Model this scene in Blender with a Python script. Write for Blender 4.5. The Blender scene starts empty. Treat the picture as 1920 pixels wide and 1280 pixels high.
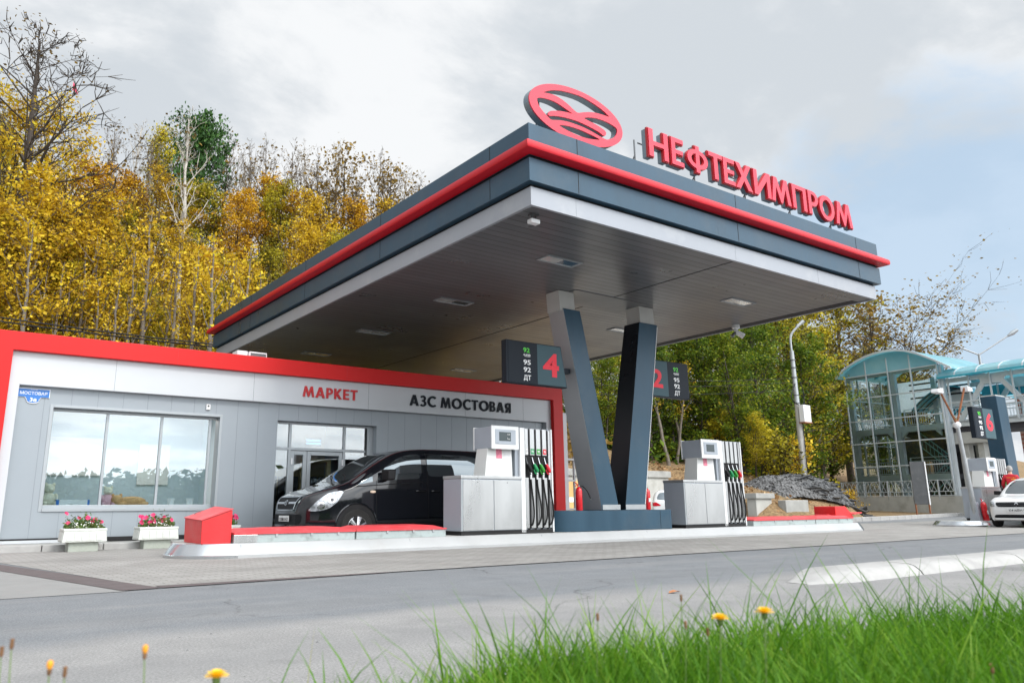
import bpy, bmesh, math, random
import numpy as np
from mathutils import Vector, Matrix

SC = bpy.context.scene
COL = SC.collection
# ------------------------------------------------------------------ camera
cam_d = bpy.data.cameras.new('camera')
cam = bpy.data.objects.new('camera', cam_d)
COL.objects.link(cam)
YAW, PITCH, ROLL = 0.6167, 0.2341, -0.0062
_f = Vector((math.sin(YAW) * math.cos(PITCH), math.cos(YAW) * math.cos(PITCH), math.sin(PITCH)))
_r = Vector((math.cos(YAW), -math.sin(YAW), 0))
_u = _r.cross(_f)
_r2 = _r * math.cos(ROLL) + _u * math.sin(ROLL)
_u2 = -_r * math.sin(ROLL) + _u * math.cos(ROLL)
cam.matrix_world = Matrix(((_r2.x, _u2.x, -_f.x, 0), (_r2.y, _u2.y, -_f.y, 0), (_r2.z, _u2.z, -_f.z, 0.75), (0, 0, 0, 1)))
cam_d.sensor_width = 36
cam_d.lens = 27.255
cam_d.shift_x = 0.03848
cam_d.shift_y = -0.02082
cam_d.clip_start = 0.05
cam_d.clip_end = 3000
cam_d.dof.use_dof = True
cam_d.dof.focus_distance = 15.0
cam_d.dof.aperture_fstop = 4.5
SC.camera = cam
# ------------------------------------------------------------------ world and sun
SUN_AZ, SUN_EL = math.radians(163), math.radians(42)
world = bpy.data.worlds.new('World')
SC.world = world
world.use_nodes = True
SC.view_settings.view_transform = 'Standard'
SC.view_settings.look = 'None'
SC.view_settings.exposure = 0.28
SC.view_settings.gamma = 1
SUNV = Vector((math.sin(SUN_AZ) * math.cos(SUN_EL), math.cos(SUN_AZ) * math.cos(SUN_EL), math.sin(SUN_EL)))


def build_world():
    nt = world.node_tree
    N, L = nt.nodes, nt.links
    N.clear()
    out = N.new('ShaderNodeOutputWorld')
    bg = N.new('ShaderNodeBackground')
    bg.inputs['Strength'].default_value = 0.1
    L.new(bg.outputs[0], out.inputs[0])
    sky = N.new('ShaderNodeTexSky')
    sky.sky_type = 'NISHITA'
    sky.sun_disc = False
    sky.sun_elevation = SUN_EL
    sky.sun_rotation = SUN_AZ
    tc = N.new('ShaderNodeTexCoord')

    def math_(op, a, b=None, clamp=False):
        n = N.new('ShaderNodeMath')
        n.operation = op
        n.use_clamp = clamp
        for i, v in enumerate((a, b)):
            if v is None:
                continue
            if isinstance(v, (int, float)):
                n.inputs[i].default_value = v
            else:
                L.new(v, n.inputs[i])
        return n.outputs[0]

    def smooth(v, lo, hi, a=0.0, b=1.0):
        n = N.new('ShaderNodeMapRange')
        n.interpolation_type = 'SMOOTHSTEP'
        L.new(v, n.inputs[0])
        for i, q in enumerate((lo, hi, a, b)):
            n.inputs[i + 1].default_value = q
        return n.outputs[0]

    def dot(vec):
        n = N.new('ShaderNodeVectorMath')
        n.operation = 'DOT_PRODUCT'
        L.new(tc.outputs['Generated'], n.inputs[0])
        n.inputs[1].default_value = vec
        return n.outputs['Value']

    sep = N.new('ShaderNodeSeparateXYZ')
    L.new(tc.outputs['Generated'], sep.inputs[0])
    den = math_('ADD', math_('MAXIMUM', sep.outputs[2], 0.0), 0.22)
    cx = math_('DIVIDE', sep.outputs[0], den)
    cy = math_('DIVIDE', sep.outputs[1], den)
    cmb = N.new('ShaderNodeCombineXYZ')
    L.new(cx, cmb.inputs[0])
    L.new(cy, cmb.inputs[1])

    def noise(scale, detail, rough, off, dist=0.0):
        mp = N.new('ShaderNodeMapping')
        mp.inputs['Location'].default_value = off
        mp.inputs['Scale'].default_value = (1.0, 1.25, 1.0)
        L.new(cmb.outputs[0], mp.inputs[0])
        n = N.new('ShaderNodeTexNoise')
        n.inputs['Scale'].default_value = scale
        n.inputs['Detail'].default_value = detail
        n.inputs['Roughness'].default_value = rough
        n.inputs['Distortion'].default_value = dist
        L.new(mp.outputs[0], n.inputs['Vector'])
        return n.outputs['Fac']

    n1 = noise(0.95, 8, 0.52, (3.1, 1.7, 0), 0.25)
    n2 = noise(2.6, 8, 0.58, (7.3, 4.2, 0), 0.2)
    mixn = math_('ADD', math_('MULTIPLY', n1, 0.5), math_('MULTIPLY', n2, 0.5))
    shade = smooth(mixn, 0.425, 0.565)
    ramp = N.new('ShaderNodeValToRGB')
    L.new(shade, ramp.inputs[0])
    e = ramp.color_ramp.elements
    e[0].position = 0.0
    e[0].color = (5.45, 5.85, 6.25, 1)
    e[1].position = 1.0
    e[1].color = (7.7, 7.85, 8.0, 1)
    m = e.new(0.45)
    m.color = (6.3, 6.6, 6.9, 1)
    glow = smooth(dot(tuple(SUNV)), 0.35, 1.0, 1.0, GLOW)
    cl = N.new('ShaderNodeVectorMath')
    cl.operation = 'SCALE'
    L.new(ramp.outputs[0], cl.inputs[0])
    L.new(glow, cl.inputs['Scale'])
    # a break in the clouds, low over the bridge
    gap = smooth(math_('ADD', dot((0.893, 0.371, 0.255)), math_('MULTIPLY', math_('SUBTRACT', n2, 0.5), 0.07)), 0.977, 0.996)
    gap = math_('MULTIPLY', gap, 0.8)
    blue = N.new('ShaderNodeMix')
    blue.data_type = 'RGBA'
    blue.inputs['Factor'].default_value = 0.6
    L.new(sky.outputs[0], blue.inputs[6])
    blue.inputs[7].default_value = (5.6, 7.4, 9.2, 1)
    mx = N.new('ShaderNodeMix')
    mx.data_type = 'RGBA'
    L.new(gap, mx.inputs['Factor'])
    L.new(cl.outputs[0], mx.inputs[6])
    L.new(blue.outputs[2], mx.inputs[7])
    L.new(mx.outputs[2], bg.inputs[0])


GLOW = 4.2
build_world()
sun_d = bpy.data.lights.new('sun', 'SUN')
sun_d.energy = 1.35
sun_d.angle = math.radians(14)
sun_d.color = (1.0, 0.95, 0.88)
sun = bpy.data.objects.new('sun', sun_d)
COL.objects.link(sun)
sun.location = (0, -30, 40)
sun.rotation_euler = (-SUNV).to_track_quat('-Z', 'Y').to_euler()

# ------------------------------------------------------------------ materials
MATS = {}


def nodes_of(name):
    m = bpy.data.materials.new(name)
    m.use_nodes = True
    nt = m.node_tree
    return m, nt, nt.nodes['Principled BSDF']


def _mixcol(nt, fac, a, b, blend='MIX'):
    n = nt.nodes.new('ShaderNodeMix')
    n.data_type = 'RGBA'
    n.blend_type = blend
    for sock, v in ((n.inputs[0], fac), (n.inputs[6], a), (n.inputs[7], b)):
        if isinstance(v, (int, float)):
            sock.default_value = v
        elif isinstance(v, tuple):
            sock.default_value = v if len(v) == 4 else (*v, 1)
        else:
            nt.links.new(v, sock)
    return n.outputs[2]


def _noise(nt, scale, detail=4, rough=0.55, vec=None, stretch=None):
    n = nt.nodes.new('ShaderNodeTexNoise')
    n.inputs['Scale'].default_value = scale
    n.inputs['Detail'].default_value = detail
    n.inputs['Roughness'].default_value = rough
    if vec is None:
        tc = nt.nodes.new('ShaderNodeTexCoord')
        vec = tc.outputs['Object']
    if stretch:
        mp = nt.nodes.new('ShaderNodeMapping')
        mp.inputs['Scale'].default_value = stretch
        nt.links.new(vec, mp.inputs[0])
        vec = mp.outputs[0]
    nt.links.new(vec, n.inputs['Vector'])
    return n.outputs['Fac']


def _range(nt, v, lo, hi, a=0.0, b=1.0):
    n = nt.nodes.new('ShaderNodeMapRange')
    nt.links.new(v, n.inputs[0])
    for i, q in enumerate((lo, hi, a, b)):
        n.inputs[i + 1].default_value = q
    return n.outputs[0]


def _math(nt, op, a, b=None):
    n = nt.nodes.new('ShaderNodeMath')
    n.operation = op
    for i, v in enumerate((a, b)):
        if v is None:
            continue
        if isinstance(v, (int, float)):
            n.inputs[i].default_value = v
        else:
            nt.links.new(v, n.inputs[i])
    return n.outputs[0]


def _bump(nt, b, h, strength, dist=0.02):
    n = nt.nodes.new('ShaderNodeBump')
    n.inputs['Strength'].default_value = strength
    n.inputs['Distance'].default_value = dist
    nt.links.new(h, n.inputs['Height'])
    nt.links.new(n.outputs[0], b.inputs['Normal'])


def pm(name, col, rough=0.5, metal=0.0, var=0.12, scale=3.0, bump=0.0, bscale=40, coat=0.0, spec=0.5, dirt=None, stretch=None, rvar=0.1):
    m, nt, b = nodes_of(name)
    b.inputs['Metallic'].default_value = metal
    b.inputs['Specular IOR Level'].default_value = spec
    b.inputs['Coat Weight'].default_value = coat
    b.inputs['Coat Roughness'].default_value = 0.04
    n = _noise(nt, scale, 5, 0.6, stretch=stretch)
    f = _range(nt, n, 0.3, 0.7)
    lo = tuple(c * (1 - var) for c in col)
    hi = tuple(min(1, c * (1 + var)) for c in col)
    c = _mixcol(nt, f, lo, hi)
    if dirt:
        dcol, amt, dsc = dirt
        n2 = _noise(nt, dsc, 6, 0.65)
        c = _mixcol(nt, _range(nt, n2, 0.52, 0.75, 0, amt), c, dcol)
    nt.links.new(c, b.inputs['Base Color'])
    nt.links.new(_range(nt, n, 0.3, 0.7, max(0.02, rough - rvar), min(1, rough + rvar)), b.inputs['Roughness'])
    if bump:
        _bump(nt, b, _noise(nt, bscale, 4, 0.6), bump)
    MATS[name] = m
    return m


def glass(name, tint=(0.85, 0.92, 0.95), refl=0.3, rough=0.02, gcol=(1, 1, 1)):
    m = bpy.data.materials.new(name)
    m.use_nodes = True
    nt = m.node_tree
    nt.nodes.clear()
    out = nt.nodes.new('ShaderNodeOutputMaterial')
    tr = nt.nodes.new('ShaderNodeBsdfTransparent')
    tr.inputs[0].default_value = (*tint, 1)
    gl = nt.nodes.new('ShaderNodeBsdfGlossy')
    gl.inputs['Roughness'].default_value = rough
    gl.inputs['Color'].default_value = (*gcol, 1)
    lw = nt.nodes.new('ShaderNodeLayerWeight')
    lw.inputs['Blend'].default_value = 0.25
    mx = nt.nodes.new('ShaderNodeMixShader')
    nt.links.new(_range(nt, lw.outputs['Fresnel'], 0, 1, refl, 1.0), mx.inputs[0])
    nt.links.new(tr.outputs[0], mx.inputs[1])
    nt.links.new(gl.outputs[0], mx.inputs[2])
    nt.links.new(mx.outputs[0], out.inputs[0])
    MATS[name] = m
    return m


def emit(name, col, strength):
    m = bpy.data.materials.new(name)
    m.use_nodes = True
    nt = m.node_tree
    nt.nodes.clear()
    out = nt.nodes.new('ShaderNodeOutputMaterial')
    e = nt.nodes.new('ShaderNodeEmission')
    e.inputs[0].default_value = (*col, 1)
    e.inputs[1].default_value = strength
    nt.links.new(e.outputs[0], out.inputs[0])
    MATS[name] = m
    return m


def leafmat(name, cols, trans=0.35):
    """cols: list of (position, colour): spread leaf by leaf."""
    m, nt, b = nodes_of(name)
    geo = nt.nodes.new('ShaderNodeNewGeometry')
    oi = nt.nodes.new('ShaderNodeObjectInfo')
    big = _noise(nt, 0.55, 3, 0.6)
    v = _math(nt, 'ADD', _math(nt, 'MULTIPLY', geo.outputs['Random Per Island'], 0.55), _math(nt, 'MULTIPLY', _range(nt, big, 0.25, 0.75), 0.45))
    v = _math(nt, 'ADD', v, _math(nt, 'MULTIPLY', _math(nt, 'SUBTRACT', oi.outputs['Random'], 0.5), 0.3))
    r = nt.nodes.new('ShaderNodeValToRGB')
    nt.links.new(v, r.inputs[0])
    e = r.color_ramp.elements
    e[0].position, e[0].color = cols[0][0], (*cols[0][1], 1)
    e[1].position, e[1].color = cols[-1][0], (*cols[-1][1], 1)
    for p, c in cols[1:-1]:
        q = e.new(p)
        q.color = (*c, 1)
    nt.links.new(r.outputs[0], b.inputs['Base Color'])
    b.inputs['Roughness'].default_value = 0.55
    b.inputs['Specular IOR Level'].default_value = 0.25
    tl = nt.nodes.new('ShaderNodeBsdfTranslucent')
    nt.links.new(r.outputs[0], tl.inputs[0])
    mx = nt.nodes.new('ShaderNodeMixShader')
    mx.inputs[0].default_value = trans
    nt.links.new(b.outputs[0], mx.inputs[1])
    nt.links.new(tl.outputs[0], mx.inputs[2])
    nt.links.new(mx.outputs[0], nt.nodes['Material Output'].inputs[0])
    MATS[name] = m
    return m


# ------------------------------------------------------------------ objects
ORG = {}


def thing(name, label, cat, loc=(0, 0, 0), rz=0.0, group=None, local=False, kind=None):
    o = bpy.data.objects.new(name, None)
    o.empty_display_size = 0.2
    COL.objects.link(o)
    o.location = loc
    o.rotation_euler = (0, 0, rz)
    if label:
        o['label'] = label
    if cat:
        o['category'] = cat
    if group:
        o['group'] = group
    if kind:
        o['kind'] = kind
    ORG[o.name] = Vector((0, 0, 0)) if local else Vector(loc)
    return o


def tag(o, label, cat, group=None, kind=None):
    o['label'] = label
    o['category'] = cat
    if group:
        o['group'] = group
    if kind:
        o['kind'] = kind
    return o


def kids(o):
    return [c for c in bpy.data.objects if c.parent == o]


def build_kidmap():
    km = {}
    for c in bpy.data.objects:
        if c.parent:
            km.setdefault(c.parent.name, []).append(c)
    return km


def copy_tree(root, loc, rz, label=None, group=None, scale=None, km=None):
    km = km or build_kidmap()
    r = root.copy()
    COL.objects.link(r)
    r.location = loc
    r.rotation_euler = (0, 0, rz)
    if scale:
        r.scale = scale
    if label:
        r['label'] = label
    if group:
        r['group'] = group
    for c in km.get(root.name, []):
        d = c.copy()
        COL.objects.link(d)
        d.parent = r
        for g in km.get(c.name, []):
            h = g.copy()
            COL.objects.link(h)
            h.parent = d
    return r


class MB:
    def __init__(self):
        self.v, self.f, self.mi = [], [], []

    def add(self, vs, fs, mi=0):
        o = len(self.v)
        self.v += [tuple(map(float, p)) for p in vs]
        self.f += [tuple(i + o for i in f) for f in fs]
        self.mi += [mi] * len(fs)
        return self

    def box(self, x0, x1, y0, y1, z0, z1, mi=0):
        vs = [(x, y, z) for z in (z0, z1) for y in (y0, y1) for x in (x0, x1)]
        return self.add(vs, [(0, 2, 3, 1), (4, 5, 7, 6), (0, 1, 5, 4), (2, 6, 7, 3), (0, 4, 6, 2), (1, 3, 7, 5)], mi)

    def hexa(self, b, t, mi=0):
        """b, t: four corners each, counter-clockwise seen from above"""
        return self.add(list(b) + list(t), [(3, 2, 1, 0), (4, 5, 6, 7), (0, 1, 5, 4), (1, 2, 6, 5), (2, 3, 7, 6), (3, 0, 4, 7)], mi)

    def prism(self, poly, a0, a1, axis='y', mi=0):
        """poly in the plane across the axis: y->(x,z), z->(x,y), x->(y,z)"""
        n = len(poly)
        mk = {'y': lambda p, a: (p[0], a, p[1]), 'z': lambda p, a: (p[0], p[1], a), 'x': lambda p, a: (a, p[0], p[1])}[axis]
        vs = [mk(p, a0) for p in poly] + [mk(p, a1) for p in poly]
        fs = [tuple(range(n)), tuple(range(2 * n - 1, n - 1, -1))] + [(i, i + n, (i + 1) % n + n, (i + 1) % n) for i in range(n)]
        return self.add(vs, fs, mi)

    def tube(self, pts, r, n=8, mi=0, cap=True):
        pts = [Vector(p) for p in pts]
        rs = r if isinstance(r, (list, tuple)) else [r] * len(pts)
        vs, fs = [], []
        prev = None
        for i, p in enumerate(pts):
            t = (pts[min(i + 1, len(pts) - 1)] - pts[max(i - 1, 0)]).normalized()
            if prev is None:
                a = Vector((0, 0, 1)) if abs(t.z) < 0.9 else Vector((1, 0, 0))
                s = t.cross(a).normalized()
            else:
                s = (prev - t * prev.dot(t)).normalized()
            prev = s
            w = t.cross(s)
            for k in range(n):
                an = 2 * math.pi * k / n
                vs.append(p + (s * math.cos(an) + w * math.sin(an)) * rs[i])
        for i in range(len(pts) - 1):
            for k in range(n):
                fs.append((i * n + k, i * n + (k + 1) % n, (i + 1) * n + (k + 1) % n, (i + 1) * n + k))
        if cap:
            fs.append(tuple(range(n - 1, -1, -1)))
            fs.append(tuple((len(pts) - 1) * n + k for k in range(n)))
        return self.add(vs, fs, mi)

    def lathe(self, prof, c=(0, 0, 0), n=20, axis='z', mi=0):
        """prof: (radius, height) list"""
        vs, fs = [], []
        for r, h in prof:
            for k in range(n):
                an = 2 * math.pi * k / n
                a, b = r * math.cos(an), r * math.sin(an)
                p = {'z': (a, b, h), 'y': (a, h, b), 'x': (h, a, b)}[axis]
                vs.append((p[0] + c[0], p[1] + c[1], p[2] + c[2]))
        for i in range(len(prof) - 1):
            for k in range(n):
                fs.append((i * n + k, i * n + (k + 1) % n, (i + 1) * n + (k + 1) % n, (i + 1) * n + k))
        fs.append(tuple(range(n - 1, -1, -1)))
        fs.append(tuple((len(prof) - 1) * n + k for k in range(n)))
        return self.add(vs, fs, mi)

    def ball(self, c, r, n=12, m=8, mi=0):
        rx, ry, rz = r if isinstance(r, (tuple, list)) else (r, r, r)
        vs, fs = [(c[0], c[1], c[2] - rz)], []
        for i in range(1, m):
            th = math.pi * i / m
            for k in range(n):
                ph = 2 * math.pi * k / n
                vs.append((c[0] + rx * math.sin(th) * math.cos(ph), c[1] + ry * math.sin(th) * math.sin(ph), c[2] - rz * math.cos(th)))
        vs.append((c[0], c[1], c[2] + rz))
        for k in range(n):
            fs.append((0, 1 + (k + 1) % n, 1 + k))
            fs.append((len(vs) - 1, 1 + (m - 2) * n + k, 1 + (m - 2) * n + (k + 1) % n))
        for i in range(m - 2):
            for k in range(n):
                a = 1 + i * n
                fs.append((a + k, a + (k + 1) % n, a + n + (k + 1) % n, a + n + k))
        return self.add(vs, fs, mi)

    def text(self, s, x0, x1, z0, z1, y, depth=0.01, off=0.0, mi=0, shear=0.0):
        vs, fs = text_geo(s, off)
        xs = [p[0] for p in vs]
        ys = [p[1] for p in vs]
        a, b, c, d = min(xs), max(xs), min(ys), max(ys)
        out = []
        for p in vs:
            z = z0 + (p[1] - c) / (d - c) * (z1 - z0)
            x = x0 + (p[0] - a) / (b - a) * (x1 - x0) + shear * (z - z0)
            out.append((x, y - depth if p[2] > 0 else y, z))
        return self.add(out, fs, mi)

    def build(self, name, mats, parent=None, bev=0.0, smooth=False, org=None, seg=2):
        if org is None:
            q = parent
            while q is not None and q.parent is not None:
                q = q.parent
            org = ORG.get(q.name, Vector((0, 0, 0))) if q is not None else Vector((0, 0, 0))
        me = bpy.data.meshes.new(name)
        me.from_pydata([(p[0] - org.x, p[1] - org.y, p[2] - org.z) for p in self.v], [], self.f)
        mats = mats if isinstance(mats, (list, tuple)) else [mats]
        for m in mats:
            me.materials.append(MATS[m] if isinstance(m, str) else m)
        if len(mats) > 1:
            me.polygons.foreach_set('material_index', self.mi)
        bm = bmesh.new()
        bm.from_mesh(me)
        bmesh.ops.recalc_face_normals(bm, faces=bm.faces)
        bm.to_mesh(me)
        bm.free()
        if smooth:
            me.polygons.foreach_set('use_smooth', [True] * len(me.polygons))
            me.set_sharp_from_angle(angle=math.radians(smooth if smooth > 1 else 40))
        o = bpy.data.objects.new(name, me)
        COL.objects.link(o)
        if parent is not None:
            o.parent = parent
        if bev:
            md = o.modifiers.new('bevel', 'BEVEL')
            md.width = bev
            md.segments = seg
            md.limit_method = 'ANGLE'
            md.angle_limit = math.radians(40)
        return o


_TXT = {}


def text_geo(s, off=0.0):
    key = (s, off)
    if key in _TXT:
        return _TXT[key]
    cu = bpy.data.curves.new('lettering', 'FONT')
    cu.body = s
    cu.offset = off
    cu.extrude = 0.1
    cu.resolution_u = 4
    ob = bpy.data.objects.new('lettering', cu)
    COL.objects.link(ob)
    dg = bpy.context.evaluated_depsgraph_get()
    me = bpy.data.meshes.new_from_object(ob.evaluated_get(dg))
    vs = [tuple(v.co) for v in me.vertices]
    fs = [tuple(p.vertices) for p in me.polygons]
    bpy.data.objects.remove(ob)
    bpy.data.curves.remove(cu)
    bpy.data.meshes.remove(me)
    _TXT[key] = (vs, fs)
    return vs, fs


def plate(loops, ext, off=0.0, bevel=0.0):
    """2D outline with holes -> solid (x, y2d, depth) as verts and faces."""
    cu = bpy.data.curves.new('outline', 'CURVE')
    cu.dimensions = '2D'
    cu.fill_mode = 'BOTH'
    cu.extrude = ext / 2
    cu.offset = off
    cu.bevel_depth = bevel
    for lp in loops:
        sp = cu.splines.new('POLY')
        sp.points.add(len(lp) - 1)
        for i, p in enumerate(lp):
            sp.points[i].co = (p[0], p[1], 0, 1)
        sp.use_cyclic_u = True
    ob = bpy.data.objects.new('outline', cu)
    COL.objects.link(ob)
    dg = bpy.context.evaluated_depsgraph_get()
    me = bpy.data.meshes.new_from_object(ob.evaluated_get(dg))
    vs = [tuple(v.co) for v in me.vertices]
    fs = [tuple(p.vertices) for p in me.polygons]
    bpy.data.objects.remove(ob)
    bpy.data.curves.remove(cu)
    bpy.data.meshes.remove(me)
    return vs, fs


def raw(name, vs, fs, mats, parent=None, smooth=False, mi=None):
    me = bpy.data.meshes.new(name)
    vs = np.asarray(vs, dtype=np.float32)
    me.vertices.add(len(vs))
    me.vertices.foreach_set('co', vs.ravel())
    fs = np.asarray(fs, dtype=np.int32)
    k = fs.shape[1]
    me.loops.add(fs.size)
    me.loops.foreach_set('vertex_index', fs.ravel())
    me.polygons.add(len(fs))
    me.polygons.foreach_set('loop_start', np.arange(0, fs.size, k, dtype=np.int32))
    me.polygons.foreach_set('loop_total', np.full(len(fs), k, dtype=np.int32))
    for m in (mats if isinstance(mats, (list, tuple)) else [mats]):
        me.materials.append(MATS[m])
    if smooth:
        me.polygons.foreach_set('use_smooth', np.ones(len(fs), dtype=bool))
    if mi is not None:
        me.polygons.foreach_set('material_index', np.asarray(mi, dtype=np.int32))
    me.update(calc_edges=True)
    o = bpy.data.objects.new(name, me)
    COL.objects.link(o)
    if parent is not None:
        o.parent = parent
    return o

# ------------------------------------------------------------------ material list
pm('panel_dark', (0.030, 0.072, 0.112), 0.34, 0.1, 0.16, 1.6, stretch=(1, 1, .12), rvar=0.08, spec=0.35, dirt=((0.07, 0.10, 0.125), .5, 1.1))
pm('beam_grey', (0.16, 0.165, 0.17), 0.4, 0.1, 0.08, 1)
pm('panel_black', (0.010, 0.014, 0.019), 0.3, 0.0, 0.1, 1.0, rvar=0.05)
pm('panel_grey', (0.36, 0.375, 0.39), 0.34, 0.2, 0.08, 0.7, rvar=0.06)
pm('cap_grey', (0.50, 0.50, 0.48), 0.6, 0, 0.08, 2)
pm('fascia_silver', (0.31, 0.33, 0.365), 0.38, 0.12, 0.05, 0.5, dirt=((0.42, 0.43, 0.44), 0.5, 1.2), stretch=(1, 1, 0.2), rvar=0.05)
pm('red_trim', (0.56, 0.010, 0.022), 0.38, 0, 0.08, 1.0, spec=0.35, rvar=0.06, dirt=((0.42, 0.02, 0.03), .5, 1.5))
pm('red_frame', (0.60, 0.010, 0.010), 0.42, 0, 0.05, 0.6, spec=0.3, rvar=0.05)
pm('sign_red', (0.60, 0.022, 0.055), 0.4, 0, 0.05, 1.0, rvar=0.05)
pm('sign_side', (0.20, 0.25, 0.29), 0.4, 0.4, 0.08, 2)
pm('sign_trim', (0.40, 0.008, 0.012), 0.4, 0, 0.05, 1.0)
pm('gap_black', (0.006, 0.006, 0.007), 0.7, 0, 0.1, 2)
pm('white_fascia', (0.53, 0.555, 0.58), 0.42, 0.1, 0.04, 0.6, rvar=0.05)
pm('wall_grey', (0.30, 0.335, 0.365), 0.42, 0.15, 0.05, 0.5, rvar=0.05)
pm('joint', (0.22, 0.245, 0.265), 0.7, 0, 0.1, 3)
pm('alu', (0.36, 0.39, 0.41), 0.4, 0.4, 0.06, 2)
pm('alu_white', (0.75, 0.76, 0.77), 0.4, 0, 0.05, 2)
pm('letter_black', (0.010, 0.014, 0.021), 0.5, 0, 0.1, 3, spec=0.2)
pm('letter_red', (0.50, 0.010, 0.014), 0.4, 0, 0.1, 3)
pm('letter_white', (0.85, 0.86, 0.87), 0.5, 0, 0.03, 3)
pm('letter_green', (0.10, 0.65, 0.06), 0.5, 0, 0.05, 3)
pm('number_red', (0.80, 0.035, 0.06), 0.6, 0, 0.04, 3)
pm('sign_grey', (0.062, 0.110, 0.130), 0.45, 0, 0.06, 1.2, rvar=0.05, spec=0.15)
pm('sign_black', (0.016, 0.022, 0.031), 0.45, 0, 0.08, 1.2, rvar=0.05, spec=0.15)
pm('steel', (0.50, 0.51, 0.51), 0.30, 0.75, 0.09, 1.6, dirt=((0.36, 0.37, 0.37), 0.3, 1.6), stretch=(1, 1, 0.25), rvar=0.08)
pm('steel_side', (0.37, 0.41, 0.46), 0.38, 0.1, 0.06, 1.5)
pm('steel_dark', (0.14, 0.145, 0.15), 0.35, 0.6, 0.1, 3)
pm('pump_white', (0.72, 0.73, 0.73), 0.4, 0, 0.04, 2, dirt=((0.5, 0.5, 0.48), 0.35, 3))
pm('pump_cream', (0.70, 0.71, 0.69), 0.45, 0, 0.04, 2)
pm('lcd', (0.035, 0.055, 0.060), 0.15, 0, 0.1, 5)
pm('rubber', (0.008, 0.008, 0.009), 0.5, 0, 0.2, 8, spec=0.3)
pm('noz_green', (0.010, 0.28, 0.09), 0.35, 0, 0.1, 8)
pm('noz_lime', (0.03, 0.30, 0.03), 0.35, 0, 0.1, 8)
pm('noz_red', (0.62, 0.015, 0.03), 0.35, 0, 0.1, 8)
pm('sticker_pink', (0.68, 0.20, 0.28), 0.6, 0, 0.3, 40)
pm('paper', (0.72, 0.72, 0.72), 0.6, 0, 0.06, 30)
pm('kerb_clad', (0.40, 0.41, 0.415), 0.42, 0.1, 0.06, 1.2, dirt=((0.36, 0.35, 0.34), 0.5, 2.2), rvar=0.06)
pm('kerb_steel', (0.52, 0.54, 0.56), 0.2, 0.9, 0.06, 1.5, rvar=0.05)
pm('concrete', (0.36, 0.36, 0.34), 0.85, 0, 0.12, 2.5, 0.25, 30, dirt=((0.20, 0.195, 0.18), 0.6, 1.6))
pm('concrete_light', (0.46, 0.46, 0.43), 0.85, 0, 0.1, 2, 0.25, 30, dirt=((0.24, 0.23, 0.19), 0.6, 1.1))
pm('white_kerb', (0.37, 0.365, 0.355), 0.8, 0, 0.12, 4, 0.2, 45, dirt=((0.25, 0.245, 0.24), 0.9, 1.9))
pm('red_box', (0.64, 0.022, 0.026), 0.42, 0, 0.10, 2, 0.1, 18, dirt=((0.42, 0.03, 0.03), 0.5, 4))
pm('red_lid', (0.66, 0.055, 0.065), 0.55, 0, 0.10, 2, 0.15, 18, dirt=((0.55, 0.16, 0.16), 0.5, 5))
pm('chest_body', (0.36, 0.42, 0.42), 0.6, 0, 0.10, 3, 0.15, 25, dirt=((0.18, 0.20, 0.19), 0.8, 6))
pm('planter', (0.62, 0.64, 0.60), 0.75, 0, 0.08, 5, 0.2, 50, dirt=((0.42, 0.43, 0.38), 0.6, 5))
pm('planter_base', (0.40, 0.43, 0.38), 0.85, 0, 0.1, 5, 0.3, 40, dirt=((0.25, 0.27, 0.22), 0.6, 5))
pm('extinguisher', (0.62, 0.010, 0.018), 0.28, 0, 0.06, 3, coat=0.3)
pm('plaque_blue', (0.030, 0.17, 0.52), 0.35, 0, 0.05, 3)
pm('galv', (0.40, 0.42, 0.43), 0.45, 0.5, 0.1, 4)
pm('rust', (0.26, 0.10, 0.045), 0.8, 0, 0.3, 8, 0.2, 40)
pm('pole_conc', (0.44, 0.43, 0.41), 0.8, 0, 0.12, 3, 0.2, 20, dirt=((0.26, 0.25, 0.23), 0.6, 2), stretch=(1, 1, 0.3))
pm('tower_steel', (0.62, 0.67, 0.70), 0.5, 0.2, 0.08, 1.2)
pm('tower_teal', (0.18, 0.42, 0.42), 0.5, 0.1, 0.08, 1.2)
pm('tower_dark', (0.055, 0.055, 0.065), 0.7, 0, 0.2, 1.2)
pm('bark_grey', (0.17, 0.145, 0.12), 0.9, 0, 0.3, 6, 0.3, 30)
pm('bark_dark', (0.065, 0.052, 0.043), 0.9, 0, 0.3, 6, 0.3, 30)
pm('bark_birch', (0.50, 0.47, 0.42), 0.85, 0, 0.12, 3, dirt=((0.06, 0.05, 0.045), 0.9, 5))
pm('plush_white', (0.72, 0.68, 0.55), 0.95, 0, 0.12, 20, 0.4, 80)
pm('plush_pink', (0.70, 0.42, 0.48), 0.95, 0, 0.12, 20, 0.4, 80)
pm('plush_tan', (0.58, 0.34, 0.16), 0.95, 0, 0.12, 20, 0.4, 80)
pm('interior_wall', (0.50, 0.60, 0.68), 0.8, 0, 0.04, 1)
pm('interior_tan', (0.42, 0.30, 0.13), 0.7, 0, 0.1, 2)
pm('interior_dark', (0.05, 0.05, 0.05), 0.7, 0, 0.1, 2)
pm('car_black', (0.005, 0.006, 0.009), 0.09, 0.0, 0.1, 1, coat=0.7, spec=0.45, rvar=0.02)
pm('car_white', (0.74, 0.75, 0.75), 0.30, 0, 0.03, 1, coat=0.8, rvar=0.03)
pm('car_glass', (0.16, 0.185, 0.20), 0.03, 0.85, 0.05, 1, coat=0.3, rvar=0.01)
pm('chrome', (0.75, 0.76, 0.78), 0.10, 1.0, 0.03, 2, rvar=0.03)
pm('grille_black', (0.010, 0.011, 0.013), 0.5, 0, 0.2, 20, spec=0.15)
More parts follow.
